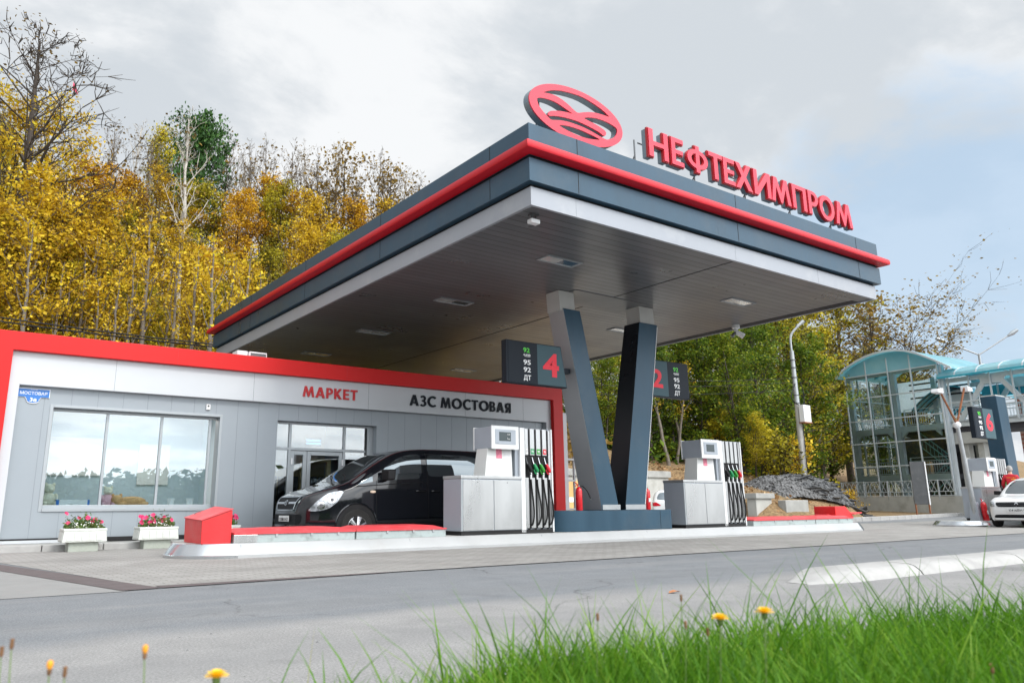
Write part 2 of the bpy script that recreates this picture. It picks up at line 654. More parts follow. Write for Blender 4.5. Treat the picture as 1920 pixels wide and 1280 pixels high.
pm('lamp_clear', (0.42, 0.45, 0.48), 0.12, 0.5, 0.55, 17, coat=1.0, rvar=0.08)
pm('lamp_red', (0.55, 0.012, 0.025), 0.15, 0, 0.2, 20, coat=1.0)
pm('lamp_amber', (0.75, 0.60, 0.45), 0.15, 0, 0.2, 20, coat=1.0)
pm('tyre', (0.022, 0.021, 0.020), 0.85, 0, 0.2, 12, 0.2, 60)
pm('plate_white', (0.72, 0.73, 0.73), 0.4, 0, 0.03, 4)
pm('skin', (0.55, 0.32, 0.24), 0.55, 0, 0.08, 8)
pm('hair_grey', (0.38, 0.36, 0.34), 0.9, 0, 0.3, 40, 0.5, 120)
pm('jacket_red', (0.50, 0.012, 0.025), 0.75, 0, 0.15, 6, 0.4, 14)
pm('jacket_yellow', (0.75, 0.52, 0.03), 0.6, 0, 0.1, 6)
pm('trousers', (0.03, 0.035, 0.05), 0.85, 0, 0.15, 8, 0.3, 30)
pm('debris', (0.10, 0.103, 0.107), 0.9, 0, 0.6, 2.2, 1.0, 14, dirt=((0.27, 0.265, 0.25), 0.8, 7))
pm('board_grey', (0.10, 0.105, 0.11), 0.85, 0, 0.15, 1.5, spec=0.15, dirt=((0.17, 0.17, 0.17), 0.6, 3))
pm('gravel_grey', (0.17, 0.17, 0.17), 0.95, 0, 0.3, 9, 1.0, 30, dirt=((0.10, 0.10, 0.10), 0.8, 16))
pm('stalk', (0.16, 0.24, 0.07), 0.6, 0, 0.15, 20)
pm('petal_yellow', (0.86, 0.55, 0.01), 0.6, 0, 0.12, 60)
pm('petal_orange', (0.80, 0.32, 0.02), 0.6, 0, 0.15, 60)
pm('bud_brown', (0.20, 0.10, 0.045), 0.8, 0, 0.3, 60)
pm('petal_pink', (0.72, 0.035, 0.16), 0.6, 0, 0.25, 30)
pm('petal_white', (0.75, 0.76, 0.70), 0.6, 0, 0.1, 30)
pm('banner_orange', (0.66, 0.42, 0.16), 0.5, 0, 0.15, 0.6)
pm('flag_red', (0.60, 0.03, 0.10), 0.6, 0, 0.1, 2)
pm('dead_leaf', (0.42, 0.17, 0.07), 0.7, 0, 0.2, 12)
glass('window_glass', (0.86, 0.93, 0.95), 0.14, 0.01)
glass('tower_glass', (0.80, 0.90, 0.92), 0.10, 0.04)
emit('lamp_on', (1.0, 0.96, 0.88), 9.0)
emit('neon_blue', (0.05, 0.35, 1.0), 1.6)


def tint_roof():
    m, nt, b = nodes_of('cyan_sheet')
    n = _noise(nt, 0.6, 4)
    c = _mixcol(nt, _range(nt, n, 0.3, 0.7), (0.30, 0.64, 0.72), (0.52, 0.78, 0.82))
    nt.links.new(c, b.inputs['Base Color'])
    b.inputs['Roughness'].default_value = 0.25
    tl = nt.nodes.new('ShaderNodeBsdfTranslucent')
    nt.links.new(c, tl.inputs[0])
    mx = nt.nodes.new('ShaderNodeMixShader')
    mx.inputs[0].default_value = 0.5
    nt.links.new(b.outputs[0], mx.inputs[1])
    nt.links.new(tl.outputs[0], mx.inputs[2])
    nt.links.new(mx.outputs[0], nt.nodes['Material Output'].inputs[0])
    MATS['cyan_sheet'] = m
    m3, nt, b = nodes_of('rear_white')
    b.inputs['Base Color'].default_value = (.8, .84, .86, 1)
    tl = nt.nodes.new('ShaderNodeBsdfTranslucent')
    n3 = _noise(nt, 0.8, 4)
    nt.links.new(_mixcol(nt, n3, (.80, .86, .88), (.92, .95, .96)), tl.inputs[0])
    mx = nt.nodes.new('ShaderNodeMixShader')
    mx.inputs[0].default_value = 0.85
    nt.links.new(b.outputs[0], mx.inputs[1])
    nt.links.new(tl.outputs[0], mx.inputs[2])
    nt.links.new(mx.outputs[0], nt.nodes['Material Output'].inputs[0])
    MATS['rear_white'] = m3
    m2, nt, b = nodes_of('cyan_deep')
    n = _noise(nt, 1.2, 4)
    c = _mixcol(nt, _range(nt, n, 0.3, 0.7), (0.02, 0.26, 0.38), (0.06, 0.46, 0.58))
    nt.links.new(c, b.inputs['Base Color'])
    b.inputs['Roughness'].default_value = 0.3
    MATS['cyan_deep'] = m2


tint_roof()


def soffit_mat():
    m, nt, b = nodes_of('soffit_boards')
    tc = nt.nodes.new('ShaderNodeTexCoord')
    sp = nt.nodes.new('ShaderNodeSeparateXYZ')
    nt.links.new(tc.outputs['Object'], sp.inputs[0])
    q = _math(nt, 'MULTIPLY', sp.outputs[1], 5.0)
    fr = _math(nt, 'FRACT', q)
    g = _math(nt, 'LESS_THAN', fr, 0.10)
    idx = _math(nt, 'FLOOR', q)
    wn = nt.nodes.new('ShaderNodeTexWhiteNoise')
    wn.noise_dimensions = '1D'
    nt.links.new(idx, wn.inputs['W'])
    base = _mixcol(nt, wn.outputs['Value'], (0.122, 0.126, 0.134), (0.150, 0.154, 0.162))
    col = _mixcol(nt, g, base, (0.035, 0.035, 0.035))
    nt.links.new(col, b.inputs['Base Color'])
    b.inputs['Metallic'].default_value = 0.15
    nt.links.new(_range(nt, _noise(nt, 0.7, 4), 0.3, 0.7, 0.26, 0.38), b.inputs['Roughness'])
    _bump(nt, b, _math(nt, 'SUBTRACT', 1.0, g), 0.5, 0.006)
    MATS['soffit_boards'] = m


soffit_mat()


def sstep(v, a, b):
    t = min(1, max(0, (v - a) / (b - a)))
    return t * t * (3 - 2 * t)


def hill(x, y):
    yl = y - 25.5
    hl = (2.0 * sstep(yl, -0.1, 0.3) + 0.44 * max(0, yl))
    hl = hl if hl < 12 else 12 + (hl - 12) * 0.35
    y0 = 19.7 + 7.5 * sstep(x, 35, 43)
    d = y - y0
    hr = 0.85 * sstep(d, -0.6, 1.0) * (1 - 0.4 * sstep(x, 35, 42)) + 0.25 * max(0, d)
    hr = hr if hr < 9 else 9 + (hr - 9) * 0.35
    w = sstep(x, 28.4, 30.2)
    wf = sstep(x, 24, 40)
    ww = w if y < 30 else w + (wf - w) * sstep(y, 30, 36)
    return hl * (1 - ww) + hr * ww


def ground_mats():
    # asphalt: dusty verge, darker lane, lighter shoulder; cracks and specks
    m, nt, b = nodes_of('asphalt')
    tc = nt.nodes.new('ShaderNodeTexCoord')
    sp = nt.nodes.new('ShaderNodeSeparateXYZ')
    nt.links.new(tc.outputs['Object'], sp.inputs[0])
    big = _noise(nt, 0.35, 5, 0.6)
    med = _noise(nt, 2.5, 6, 0.65)
    fine = _noise(nt, 70, 4, 0.75)
    y = _math(nt, 'ADD', sp.outputs[1], _math(nt, 'MULTIPLY', _math(nt, 'SUBTRACT', big, 0.5), 1.3))
    y = _math(nt, 'ADD', y, _math(nt, 'MULTIPLY', _math(nt, 'SUBTRACT', med, 0.5), 0.5))
    dark = _mixcol(nt, _range(nt, med, 0.3, 0.7), ASPH[0], ASPH[1])
    dust = _mixcol(nt, _range(nt, med, 0.3, 0.7), DUST[0], DUST[1])
    band = _range(nt, y, 4.95, 5.35)
    c = _mixcol(nt, band, dust, dark)
    str_ = _noise(nt, 1.0, 5, 0.6, stretch=(0.12, 1.6, 1))
    c = _mixcol(nt, _range(nt, str_, 0.5, 0.72, 0, 0.55), c, dust)
    far = _range(nt, sp.outputs[1], 15, 24)
    c = _mixcol(nt, _math(nt, 'MULTIPLY', far, 0.5), c, dust)
    c = _mixcol(nt, _range(nt, fine, 0.38, 0.62, 0.42, 0.0), c, (0.02, 0.02, 0.02))
    vo = nt.nodes.new('ShaderNodeTexVoronoi')
    vo.inputs['Scale'].default_value = 55
    nt.links.new(tc.outputs['Object'], vo.inputs['Vector'])
    c = _mixcol(nt, _math(nt, 'MULTIPLY', _math(nt, 'LESS_THAN', vo.outputs['Distance'], 0.2), 0.4), c, (0.42, 0.41, 0.40))
    vo2 = nt.nodes.new('ShaderNodeTexVoronoi')
    vo2.inputs['Scale'].default_value = 5
    nt.links.new(tc.outputs['Object'], vo2.inputs['Vector'])
    c = _mixcol(nt, _math(nt, 'MULTIPLY', _math(nt, 'LESS_THAN', vo2.outputs['Distance'], 0.022), 0.6), c, (0.05, 0.048, 0.045))
    # cracks, wheel tracks, tar patches
    wv = nt.nodes.new('ShaderNodeVectorMath')
    wv.operation = 'ADD'
    nz = nt.nodes.new('ShaderNodeTexNoise')
    nz.inputs['Scale'].default_value = 1.3
    nz.inputs['Detail'].default_value = 5
    nt.links.new(tc.outputs['Object'], nz.inputs['Vector'])
    nt.links.new(tc.outputs['Object'], wv.inputs[0])
    nt.links.new(nz.outputs['Color'], wv.inputs[1])
    vc = nt.nodes.new('ShaderNodeTexVoronoi')
    vc.feature = 'DISTANCE_TO_EDGE'
    vc.inputs['Scale'].default_value = 0.28
    nt.links.new(wv.outputs[0], vc.inputs['Vector'])
    crack = _range(nt, vc.outputs['Distance'], 0.0, 0.006, 1, 0)
    crack = _math(nt, 'MULTIPLY', crack, _range(nt, big, 0.42, 0.55, 0, 0.75))
    c = _mixcol(nt, crack, c, (0.06, 0.06, 0.06))
    trk = _math(nt, 'SINE', _math(nt, 'MULTIPLY', y, 3.4))
    c = _mixcol(nt, _range(nt, trk, 0.3, 1.0, 0, 0.22), c, (0.15, 0.155, 0.16))
    oil = _noise(nt, 0.8, 3, 0.5)
    c = _mixcol(nt, _range(nt, oil, 0.66, 0.74, 0, 0.35), c, (0.09, 0.09, 0.09))
    nt.links.new(c, b.inputs['Base Color'])
    b.inputs['Roughness'].default_value = 0.9
    b.inputs['Specular IOR Level'].default_value = 0.3
    _bump(nt, b, fine, 0.5, 0.006)
    MATS['asphalt'] = m
    # pavers
    m, nt, b = nodes_of('pavers')
    tc = nt.nodes.new('ShaderNodeTexCoord')
    br = nt.nodes.new('ShaderNodeTexBrick')
    br.inputs['Scale'].default_value = 1.0
    br.inputs['Brick Width'].default_value = 0.22
    br.inputs['Row Height'].default_value = 0.11
    br.inputs['Mortar Size'].default_value = 0.008
    br.inputs['Color1'].default_value = (*PAVE[0], 1)
    br.inputs['Color2'].default_value = (*PAVE[1], 1)
    br.inputs['Mortar'].default_value = (0.19, 0.18, 0.165, 1)
    nt.links.new(tc.outputs['Object'], br.inputs['Vector'])
    med = _noise(nt, 1.1, 6, 0.65)
    c = _mixcol(nt, _range(nt, med, 0.40, 0.72, 0, 0.45), br.outputs['Color'], (0.13, 0.12, 0.11))
    oil = _noise(nt, 0.5, 5, 0.6, stretch=(0.25, 1.2, 1))
    c = _mixcol(nt, _range(nt, oil, 0.55, 0.75, 0, 0.4), c, (0.09, 0.085, 0.08))
    nt.links.new(c, b.inputs['Base Color'])
    b.inputs['Roughness'].default_value = 0.85
    _bump(nt, b, br.outputs['Fac'], -0.4, 0.006)
    MATS['pavers'] = m
    # dry leaf slope
    m, nt, b = nodes_of('leaf_slope')
    n1 = _noise(nt, 7, 8, 0.75)
    n2 = _noise(nt, 0.5, 4, 0.6)
    r = nt.nodes.new('ShaderNodeValToRGB')
    nt.links.new(n1, r.inputs[0])
    e = r.color_ramp.elements
    e[0].position, e[0].color = 0.32, (0.07, 0.045, 0.025, 1)
    e[1].position, e[1].color = 0.72, (0.46, 0.32, 0.17, 1)
    q = e.new(0.5)
    q.color = (0.25, 0.155, 0.075, 1)
    c = _mixcol(nt, _range(nt, n2, 0.4, 0.7, 0, 0.5), r.outputs[0], (0.10, 0.10, 0.04))
    nt.links.new(c, b.inputs['Base Color'])
    b.inputs['Roughness'].default_value = 0.95
    _bump(nt, b, n1, 0.8, 0.06)
    MATS['leaf_slope'] = m
    m, nt, b = nodes_of('turf_soil')
    c = _mixcol(nt, _range(nt, _noise(nt, 20, 6), 0.3, 0.7), (0.02, 0.05, 0.008), (0.06, 0.13, 0.02))
    nt.links.new(c, b.inputs['Base Color'])
    b.inputs['Roughness'].default_value = 0.95
    MATS['turf_soil'] = m


ASPH = ((0.20, 0.212, 0.226), (0.24, 0.251, 0.264))
DUST = ((0.285, 0.282, 0.278), (0.36, 0.354, 0.347))
PAVE = ((0.29, 0.28, 0.265), (0.335, 0.325, 0.31))
ground_mats()


def struct(name, mb, mat, **k):
    o = mb.build(name, mat, **k)
    o['kind'] = 'structure'
    return o


struct('ground', MB().add([(-1500, -1500, -0.3), (1500, -1500, -0.3), (1500, 1500, -0.3), (-1500, 1500, -0.3)], [(0, 1, 2, 3)]), 'leaf_slope')
struct('road', MB().add([(-400, -400, 0), (500, -400, 0), (500, 26.5, 0), (-400, 26.5, 0)], [(0, 1, 2, 3)]), 'asphalt')
struct('forecourt', MB().add([(2.02, 8.22, .004), (60, 8.22, .004), (60, 16.0, .004), (0.62, 16.0, .004)], [(0, 1, 2, 3)]), 'pavers')
pm('strip_dark', (0.105, 0.085, 0.085), 0.85, 0, 0.2, 5, 0.2, 40)
pm('strip_darker', (0.07, 0.068, 0.066), 0.9, 0, 0.2, 5)  # darker tone for the joint along the paver edge
pm('old_concrete', (0.245, 0.242, 0.236), 0.9, 0, 0.08, 3, 0.2, 60, dirt=((0.22, 0.215, 0.205), 0.6, 1.5))
struct('concrete_apron', MB().add([(-40, 7.75, .004), (1.72, 7.95, .004), (0.35, 16.0, .004), (-40, 16.0, .004)], [(0, 1, 2, 3)]), 'old_concrete')
struct('drain_strip', MB().add([(1.70, 7.98, .008), (2.06, 8.02, .008), (0.72, 14.6, .008), (0.36, 14.6, .008)], [(0, 1, 2, 3)]).add([(2.06, 8.02, .0085), (4.6, 8.16, .0085), (4.6, 8.24, .0085), (2.06, 8.26, .0085)], [(0, 1, 2, 3)]), 'strip_dark')
rs = random.Random(4)
mb = MB()
xs = [4.6 + i * 0.8 for i in range(60)]
off = [8.19 + rs.uniform(-.02, .02) for _ in xs]
for i in range(len(xs) - 1):
    mb.add([(xs[i], off[i], .0085), (xs[i + 1], off[i + 1], .0085), (xs[i + 1], off[i + 1] + .05, .0085), (xs[i], off[i] + .05, .0085)], [(0, 1, 2, 3)])
struct('pavement_joint', mb, 'strip_darker')


def build_hill():
    X = np.arange(-70, 150, 1.3)
    Y = np.arange(18.4, 130, 0.9)
    rg = np.random.default_rng(2)
    vs = []
    for y in Y:
        for x in X:
            z = hill(float(x), float(y))
            vs.append((x, y, z - 0.32 if z <= 0.02 else z + rg.normal(0, .05)))
    nx = len(X)
    fs = [(j * nx + i, j * nx + i + 1, (j + 1) * nx + i + 1, (j + 1) * nx + i) for j in range(len(Y) - 1) for i in range(nx - 1)]
    o = raw('hills', vs, fs, 'leaf_slope', smooth=True)
    o['kind'] = 'structure'


build_hill()

# store pavement with its white kerb, far kerb, foreground kerb
mb = MB()
for i in range(24):
    x = -3 + i * 1.0
    mb.box(x, x + .985, 15.92, 16.06, -.02, .115)
struct('pavement_kerb', mb, 'white_kerb', bev=.012)
struct('pavement', MB().box(-3, 21, 16.06, 25, -.02, .11), 'concrete')
mb = MB()
pts = [(24, 17.2), (28, 17.4), (32.4, 17.8), (37.6, 18.6), (45.8, 20.4), (52, 21.5), (60, 22.6), (75, 24)]
for a, b in zip(pts, pts[1:]):
    n = int(max(1, round(math.dist(a, b) / 1.0)))
    for i in range(n):
        t0, t1 = i / n, (i + .97) / n
        p = [a[0] + (b[0] - a[0]) * t0, a[1] + (b[1] - a[1]) * t0]
        q = [a[0] + (b[0] - a[0]) * t1, a[1] + (b[1] - a[1]) * t1]
        d = Vector((q[0] - p[0], q[1] - p[1])).normalized()
        w = Vector((-d.y, d.x)) * .2
        mb.hexa([(p[0], p[1], -.02), (q[0], q[1], -.02), (q[0] + w.x, q[1] + w.y, -.02), (p[0] + w.x, p[1] + w.y, -.02)],
                [(p[0], p[1], .17), (q[0], q[1], .17), (q[0] + w.x, q[1] + w.y, .17), (p[0] + w.x, p[1] + w.y, .17)])
struct('far_kerb', mb, 'white_kerb', bev=.02)


def fg_kerb():
    prof = [(4.30, -.02), (4.335, .04), (4.40, .092), (4.46, .106), (4.74, .118), (4.82, .105), (4.86, -.02)]
    rg = random.Random(8)
    mb = MB()
    x = 7.05
    while x < 24:
        ln = 2.6 if x > 8 else 1.9
        n = 14
        rings = []
        for i in range(n + 1):
            xx = x + (ln - .03) * i / n
            s = 1.0
            if x < 7.1:
                s = sstep(i / n, -0.05, .32)
            rings.append([(xx, 4.6 + (p[0] - 4.6) * (0.45 + .55 * s), max(-.02, p[1] * s) + (rg.uniform(-.002, .002) if p[1] > 0 else 0)) for p in prof])
        k = len(prof)
        vs = [p for r in rings for p in r]
        fs = [(i * k + j, i * k + j + 1, (i + 1) * k + j + 1, (i + 1) * k + j) for i in range(n) for j in range(k - 1)]
        fs += [tuple(range(k)), tuple(n * k + j for j in range(k - 1, -1, -1))]
        mb.add(vs, fs)
        x += ln
    struct('road_kerb', mb, 'white_kerb', smooth=40)


fg_kerb()
# loose grit on the road
rg = np.random.default_rng(5)
gv, gf = [], []
for i in range(260):
    x, y = rg.uniform(-1, 17), rg.uniform(3.2, 8.0)
    if rg.random() < .5:
        y = rg.uniform(3.2, 5.2)
    s = abs(rg.normal(0, .003)) + .003
    o = len(gv)
    a = rg.uniform(0, 6.28)
    for k in range(5):
        an = a + k * 1.2566
        r = s * rg.uniform(.7, 1.3)
        gv.append((x + r * math.cos(an), y + r * math.sin(an), .0))
    gv.append((x, y, s * rg.uniform(.6, 1.1)))
    for k in range(5):
        gf.append((o + k, o + (k + 1) % 5, o + 5))
o = raw('gravel', gv, gf, 'gravel_grey')
o['kind'] = 'stuff'

# ------------------------------------------------------------------ station canopy
CX0, CX1, CY0, CY1 = 7.19, 17.65, 8.59, 24.37
can = thing('station_canopy', 'large flat fuel station canopy with dark fascia and red band on leaning pylons', 'canopy', (12.42, 12.6, 0))


def band(prof, x0=CX0, x1=CX1, y0=CY0, y1=CY1):
    """sweep a (outset, z) profile round the rectangle"""
    vs, fs = [], []
    n = len(prof)
    for p, z in prof:
        vs += [(x0 - p, y0 - p, z), (x1 + p, y0 - p, z), (x1 + p, y1 + p, z), (x0 - p, y1 + p, z)]
    for i in range(n - 1):
        for k in range(4):
            fs.append((i * 4 + k, i * 4 + (k + 1) % 4, (i + 1) * 4 + (k + 1) % 4, (i + 1) * 4 + k))
    return vs, fs


up = MB().add(*band([(-.6, 6.60), (0, 6.61), (0, 6.085), (-.3, 6.085)])).build('upper_fascia', 'panel_dark', can)
MB().box(CX0 + .4, CX1 - .4, CY0 + .4, CY1 - .4, 6.35, 6.40).build('roof_deck', 'concrete', can)
MB().add(*band([(.002, 6.262), (.135, 6.24), (.17, 6.215), (.18, 6.18), (.18, 6.125), (.165, 6.098), (.13, 6.085), (.002, 6.07)])).build('red_band', 'red_trim', can, smooth=30)
MB().add(*band([(-.3, 6.022), (0, 6.02), (0, 5.64), (-.3, 5.64)])).build('lower_fascia', 'panel_dark', can)
MB().add(*band([(-.13, 5.66), (-.13, 5.57)])).add(*band([(-.05, 6.13), (-.05, 6.01)])).build('gap_and_shadow_strip', 'gap_black', can)  # lower strip backs the recess; black strip under red band paints its shadow
MB().add(*band([(-.3, 5.592), (-.1, 5.592), (-.1, 5.285), (-.16, 5.285), (-.16, 5.31)])).build('silver_fascia', 'fascia_silver', can)
mb = MB()
for x in (8.22, 12.385, 16.74):
    for z0, z1 in ((6.26, 6.605), (5.65, 6.03)):
        mb.box(x - .006, x + .006, CY0 - .003, CY0 + .01, z0, z1)
for y in (9.62, 13.4, 17.2, 21.0):
    for z0, z1 in ((6.26, 6.605), (5.65, 6.03)):
        mb.box(CX0 - .003, CX0 + .01, y - .006, y + .006, z0, z1)
mb.build('fascia_joints', 'gap_black', can)
mb = MB()
for x in (8.24, 12.385, 15.2):
    mb.box(x - .003, x + .003, CY0 + .0985, CY0 + .11, 5.29, 5.59)
mb.build('silver_joints', 'joint', can)
MB().box(CX0 + .16, CX1 - .16, CY0 + .16, CY1 - .16, 5.305, 5.4).build('soffit', 'soffit_boards', can)
MB().box(12.40, 12.42, CY0 + .2, CY1 - .2, 5.299, 5.306).build('soffit_seam', 'gap_black', can)
MB().box(CX1 - .42, CX1 - .17, CY0 + .5, CY1 - .5, 5.297, 5.306).build('drain_channel', 'gap_black', can)
MB().box(11.25, 13.55, 11.98, 12.95, 5.292, 5.304).build('beam_cover', 'beam_grey', can)
n = 0
pm('lamp_glass', (0.62, 0.62, 0.60), 0.15, 0.2, 0.1, 6, coat=0.5)
for x in (9.62, 15.12):
    for y in (10.65, 14.32, 18.2, 21.9):
        fr = MB()
        for a in ((x - .45, x + .45, y - .17, y - .14), (x - .45, x + .45, y + .14, y + .17), (x - .45, x - .42, y - .14, y + .14), (x + .42, x + .45, y - .14, y + .14)):
            fr.box(*a, 5.285, 5.304)
        lo = fr.build('ceiling_lamp', 'alu', can)
        MB().box(x - .42, x + .0, y - .14, y + .14, 5.297, 5.304).build('lamp_glass', 'lamp_glass', lo)
        MB().box(x + .0, x + .42, y - .14, y + .14, 5.2975, 5.304).build('reflector', 'chrome', lo)


def pylon(bx0, bx1, tx0, tx1, cx, left, y0=12.18, y1=12.78, ty1=12.66):
    b = [(bx0, y0, .63), (bx1, y0, .63), (bx1, y1, .63), (bx0, y1, .63)]
    t = [(tx0, y0 - .01, 4.90), (tx1, y0 - .01, 4.90), (tx1, ty1, 4.90), (tx0, ty1, 4.90)]
    mb = MB()
    mb.v = b + t
    mb.f = [(3, 2, 1, 0), (4, 5, 6, 7), (0, 1, 5, 4), (1, 2, 6, 5), (2, 3, 7, 6), (3, 0, 4, 7)]
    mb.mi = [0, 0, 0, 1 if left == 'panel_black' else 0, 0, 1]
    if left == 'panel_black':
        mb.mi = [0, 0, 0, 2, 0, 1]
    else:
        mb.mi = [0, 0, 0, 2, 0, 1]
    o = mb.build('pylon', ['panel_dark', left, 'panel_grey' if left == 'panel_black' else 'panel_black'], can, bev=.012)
    c0, c1 = cx
    MB().hexa([(c0 + .03, 12.2, 4.86), (c1 + .03, 12.2, 4.86), (c1 + .03, 12.62, 4.86), (c0 + .03, 12.62, 4.86)],
              [(c0, 12.2, 5.30), (c1, 12.2, 5.30), (c1, 12.62, 5.30), (c0, 12.62, 5.30)]).build('cap', 'cap_grey', o, bev=.006)
    MB().box(bx0 + .015, bx1 + .02, y0 - .012, y0 - .002, .64, .745).build('foot_plate', 'galv', o)
    return o


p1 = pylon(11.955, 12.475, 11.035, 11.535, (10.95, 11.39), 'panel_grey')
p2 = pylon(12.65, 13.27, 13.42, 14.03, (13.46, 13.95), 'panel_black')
MB().hexa([(13.272, 12.172, .75), (13.285, 12.172, .75), (13.285, 12.19, .75), (13.272, 12.19, .75)],
          [(14.015, 12.162, 4.85), (14.03, 12.162, 4.85), (14.03, 12.18, 4.85), (14.015, 12.18, 4.85)]).build('edge_trim', 'alu_white', p2)
MB().box(13.06, 13.065, 12.42, 12.56, 1.42, 1.60).build('warning_sticker', 'sticker_pink', p2)


def stadium(x0, x1, y0, y1, n=14, left=True, right=True, rx=None):
    r = (y1 - y0) / 2
    rx = rx or r
    yc = (y0 + y1) / 2
    pts = []
    if left:
        pts += [(x0 + rx - rx * math.cos(a), yc - r * math.sin(a)) for a in [math.pi / 2 - math.pi * i / n for i in range(n, -1, -1)]][::1]
    else:
        pts += [(x0, y1), (x0, y0)]
    if right:
        pts += [(x1 - rx + rx * math.cos(a), yc - r * math.sin(a)) for a in [math.pi / 2 - math.pi * i / n for i in range(0, n + 1)]]
    else:
        pts += [(x1, y0), (x1, y1)]
    return pts


pl = stadium(10.62, 13.97, 12.05, 13.15, right=False)
MB().prism(pl, .215, .63, 'z').build('plinth', 'panel_dark', can, bev=.01, smooth=30)
MB().box(13.60, 13.606, 12.046, 12.05, .23, .62).build('plinth_joint', 'gap_black', can)


# ------------------------------------------------------------------ lettering on the roof
def ell(cx, cz, a, b, n=28, a0=0.0, a1=2 * math.pi, closed=True):
    m = n if closed else n + 1
    return [(cx + a * math.cos(a0 + (a1 - a0) * i / n), cz + b * math.sin(a0 + (a1 - a0) * i / n)) for i in range(m)]


def glyph(ch):
    """outline loops in a box one unit high; returns loops, width"""
    s = .19
    if ch == 'Н':
        w = .80
        return [[(0, 0), (s, 0), (s, .41), (w - s, .41), (w - s, 0), (w, 0), (w, 1), (w - s, 1), (w - s, .58), (s, .58), (s, 1), (0, 1)]], w
    if ch == 'Е':
        w = .56
        return [[(0, 0), (w, 0), (w, .17), (s, .17), (s, .42), (w - .03, .42), (w - .03, .58), (s, .58), (s, .83), (w, .83), (w, 1), (0, 1)]], w
    if ch == 'Т':
        w = .66
        return [[(w / 2 - s / 2, 0), (w / 2 + s / 2, 0), (w / 2 + s / 2, .83), (w, .83), (w, 1), (0, 1), (0, .83), (w / 2 - s / 2, .83)]], w
    if ch == 'Х':
        w = .84
        return [[(0, 0), (.23, 0), (w / 2, .33), (w - .23, 0), (w, 0), (w / 2 + .12, .51), (w - .03, 1), (w - .25, 1), (w / 2, .68), (.25, 1), (.03, 1), (w / 2 - .12, .51)]], w
    if ch == 'И':
        w = .86
        return [[(0, 0), (.20, 0), (w - s, .66), (w - s, 0), (w, 0), (w, 1), (w - .20, 1), (s, .34), (s, 1), (0, 1)]], w
    if ch == 'М':
        w = 1.02
        return [[(0, 0), (.19, 0), (.265, .60), (.46, 0), (.56, 0), (.755, .60), (.83, 0), (w, 0), (.86, 1), (.69, 1), (w / 2, .42), (.33, 1), (.16, 1)]], w
    if ch == 'П':
        w = .78
        return [[(0, 0), (s, 0), (s, .83), (w - s, .83), (w - s, 0), (w, 0), (w, 1), (0, 1)]], w
    if ch == 'Р':
        w = .60
        o = [(0, 0), (s, 0), (s, .36), (.28, .36)] + ell(.28, .68, .32, .32, 14, -math.pi / 2, math.pi / 2, False) + [(0, 1)]
        i = [(s, .53), (s, .84)] + ell(.29, .685, .125, .155, 10, math.pi / 2, -math.pi / 2, False)
        return [o, i], w
    if ch == 'О':
        w = 1.02
        return [ell(.51, .5, .51, .53, 36), ell(.51, .5, .30, .34, 30)[::-1]], w
    if ch == 'А':
        w = .84
        return [[(0, 0), (.21, 0), (.275, .20), (w - .275, .20), (w - .21, 0), (w, 0), (w / 2 + .12, 1), (w / 2 - .12, 1)], [(.325, .355), (w / 2, .72), (w - .325, .355)]], w
    if ch == 'К':
        w = .72
        return [[(0, 0), (s, 0), (s, .40), (w - .24, 0), (w, 0), (.36, .52), (w - .02, 1), (w - .26, 1), (s, .62), (s, 1), (0, 1)]], w
    if ch == 'В':
        w = .62
        o = [(0, 0), (.32, 0)] + ell(.33, .285, .29, .285, 10, -math.pi / 2, math.pi / 2 * .72, False) + ell(.31, .755, .255, .245, 10, -math.pi / 2 * .72, math.pi / 2, False) + [(0, 1)]
        i1 = [(s, .16), (s, .42)] + ell(.31, .29, .12, .13, 8, math.pi / 2, -math.pi / 2, False)
        i2 = [(s, .58), (s, .85)] + ell(.30, .715, .09, .135, 8, math.pi / 2, -math.pi / 2, False)
        return [o, i1, i2], w
    if ch == 'Я':
        w = .62
        o = [(w, 0), (w, 1), (.30, 1)] + ell(.30, .685, .29, .315, 12, math.pi / 2, math.pi * 1.36, False) + [(0, 0), (.225, 0), (.40, .37), (w - s, .37), (w - s, 0)]
        i = [(w - s, .53), (w - s, .845)] + ell(.32, .687, .12, .157, 8, math.pi / 2, math.pi * 1.5, False)
        return [o, i[::-1]], w
    if ch == 'С':
        w = .80
        a0 = math.radians(48)
        o = ell(.50, .5, .50, .53, 26, a0, 2 * math.pi - a0, False) + ell(.52, .5, .31, .34, 22, 2 * math.pi - math.radians(50), math.radians(50), False)
        return [o], w
    if ch == 'З':
        w = .60
        o = ell(.28, .27, .32, .29, 12, math.radians(215), math.radians(415), False) + ell(.28, .74, .28, .28, 12, math.radians(-52), math.radians(150), False)
        i = ell(.27, .715, .115, .14, 8, math.radians(150), math.radians(-80), False) + [(.19, .58), (.19, .46)] + ell(.27, .29, .145, .155, 8, math.radians(85), math.radians(-145), False)
        return [o + i], w
    if ch == 'Ф':
        w = .98
        c, h = w / 2, s / 2
        a, b = .49, .36
        t = math.asin(h / a)
        o = [(c + h, 0)] + [(c + a * math.sin(q), .5 - b * math.cos(q)) for q in [t + (math.pi - 2 * t) * i / 20 for i in range(21)]] + [(c + h, 1.0), (c - h, 1.0)]
        o += [(c - a * math.sin(q), .5 + b * math.cos(q)) for q in [t + (math.pi - 2 * t) * i / 20 for i in range(21)]] + [(c - h, 0)]
        ia, ib = .29, .20
        t2 = math.asin(h / ia)
        r = [(c + ia * math.sin(q), .5 - ib * math.cos(q)) for q in [t2 + (math.pi - 2 * t2) * i / 14 for i in range(15)]]
        l = [(2 * c - p[0], p[1]) for p in r][::-1]
        return [o, r[::-1], l[::-1]], w


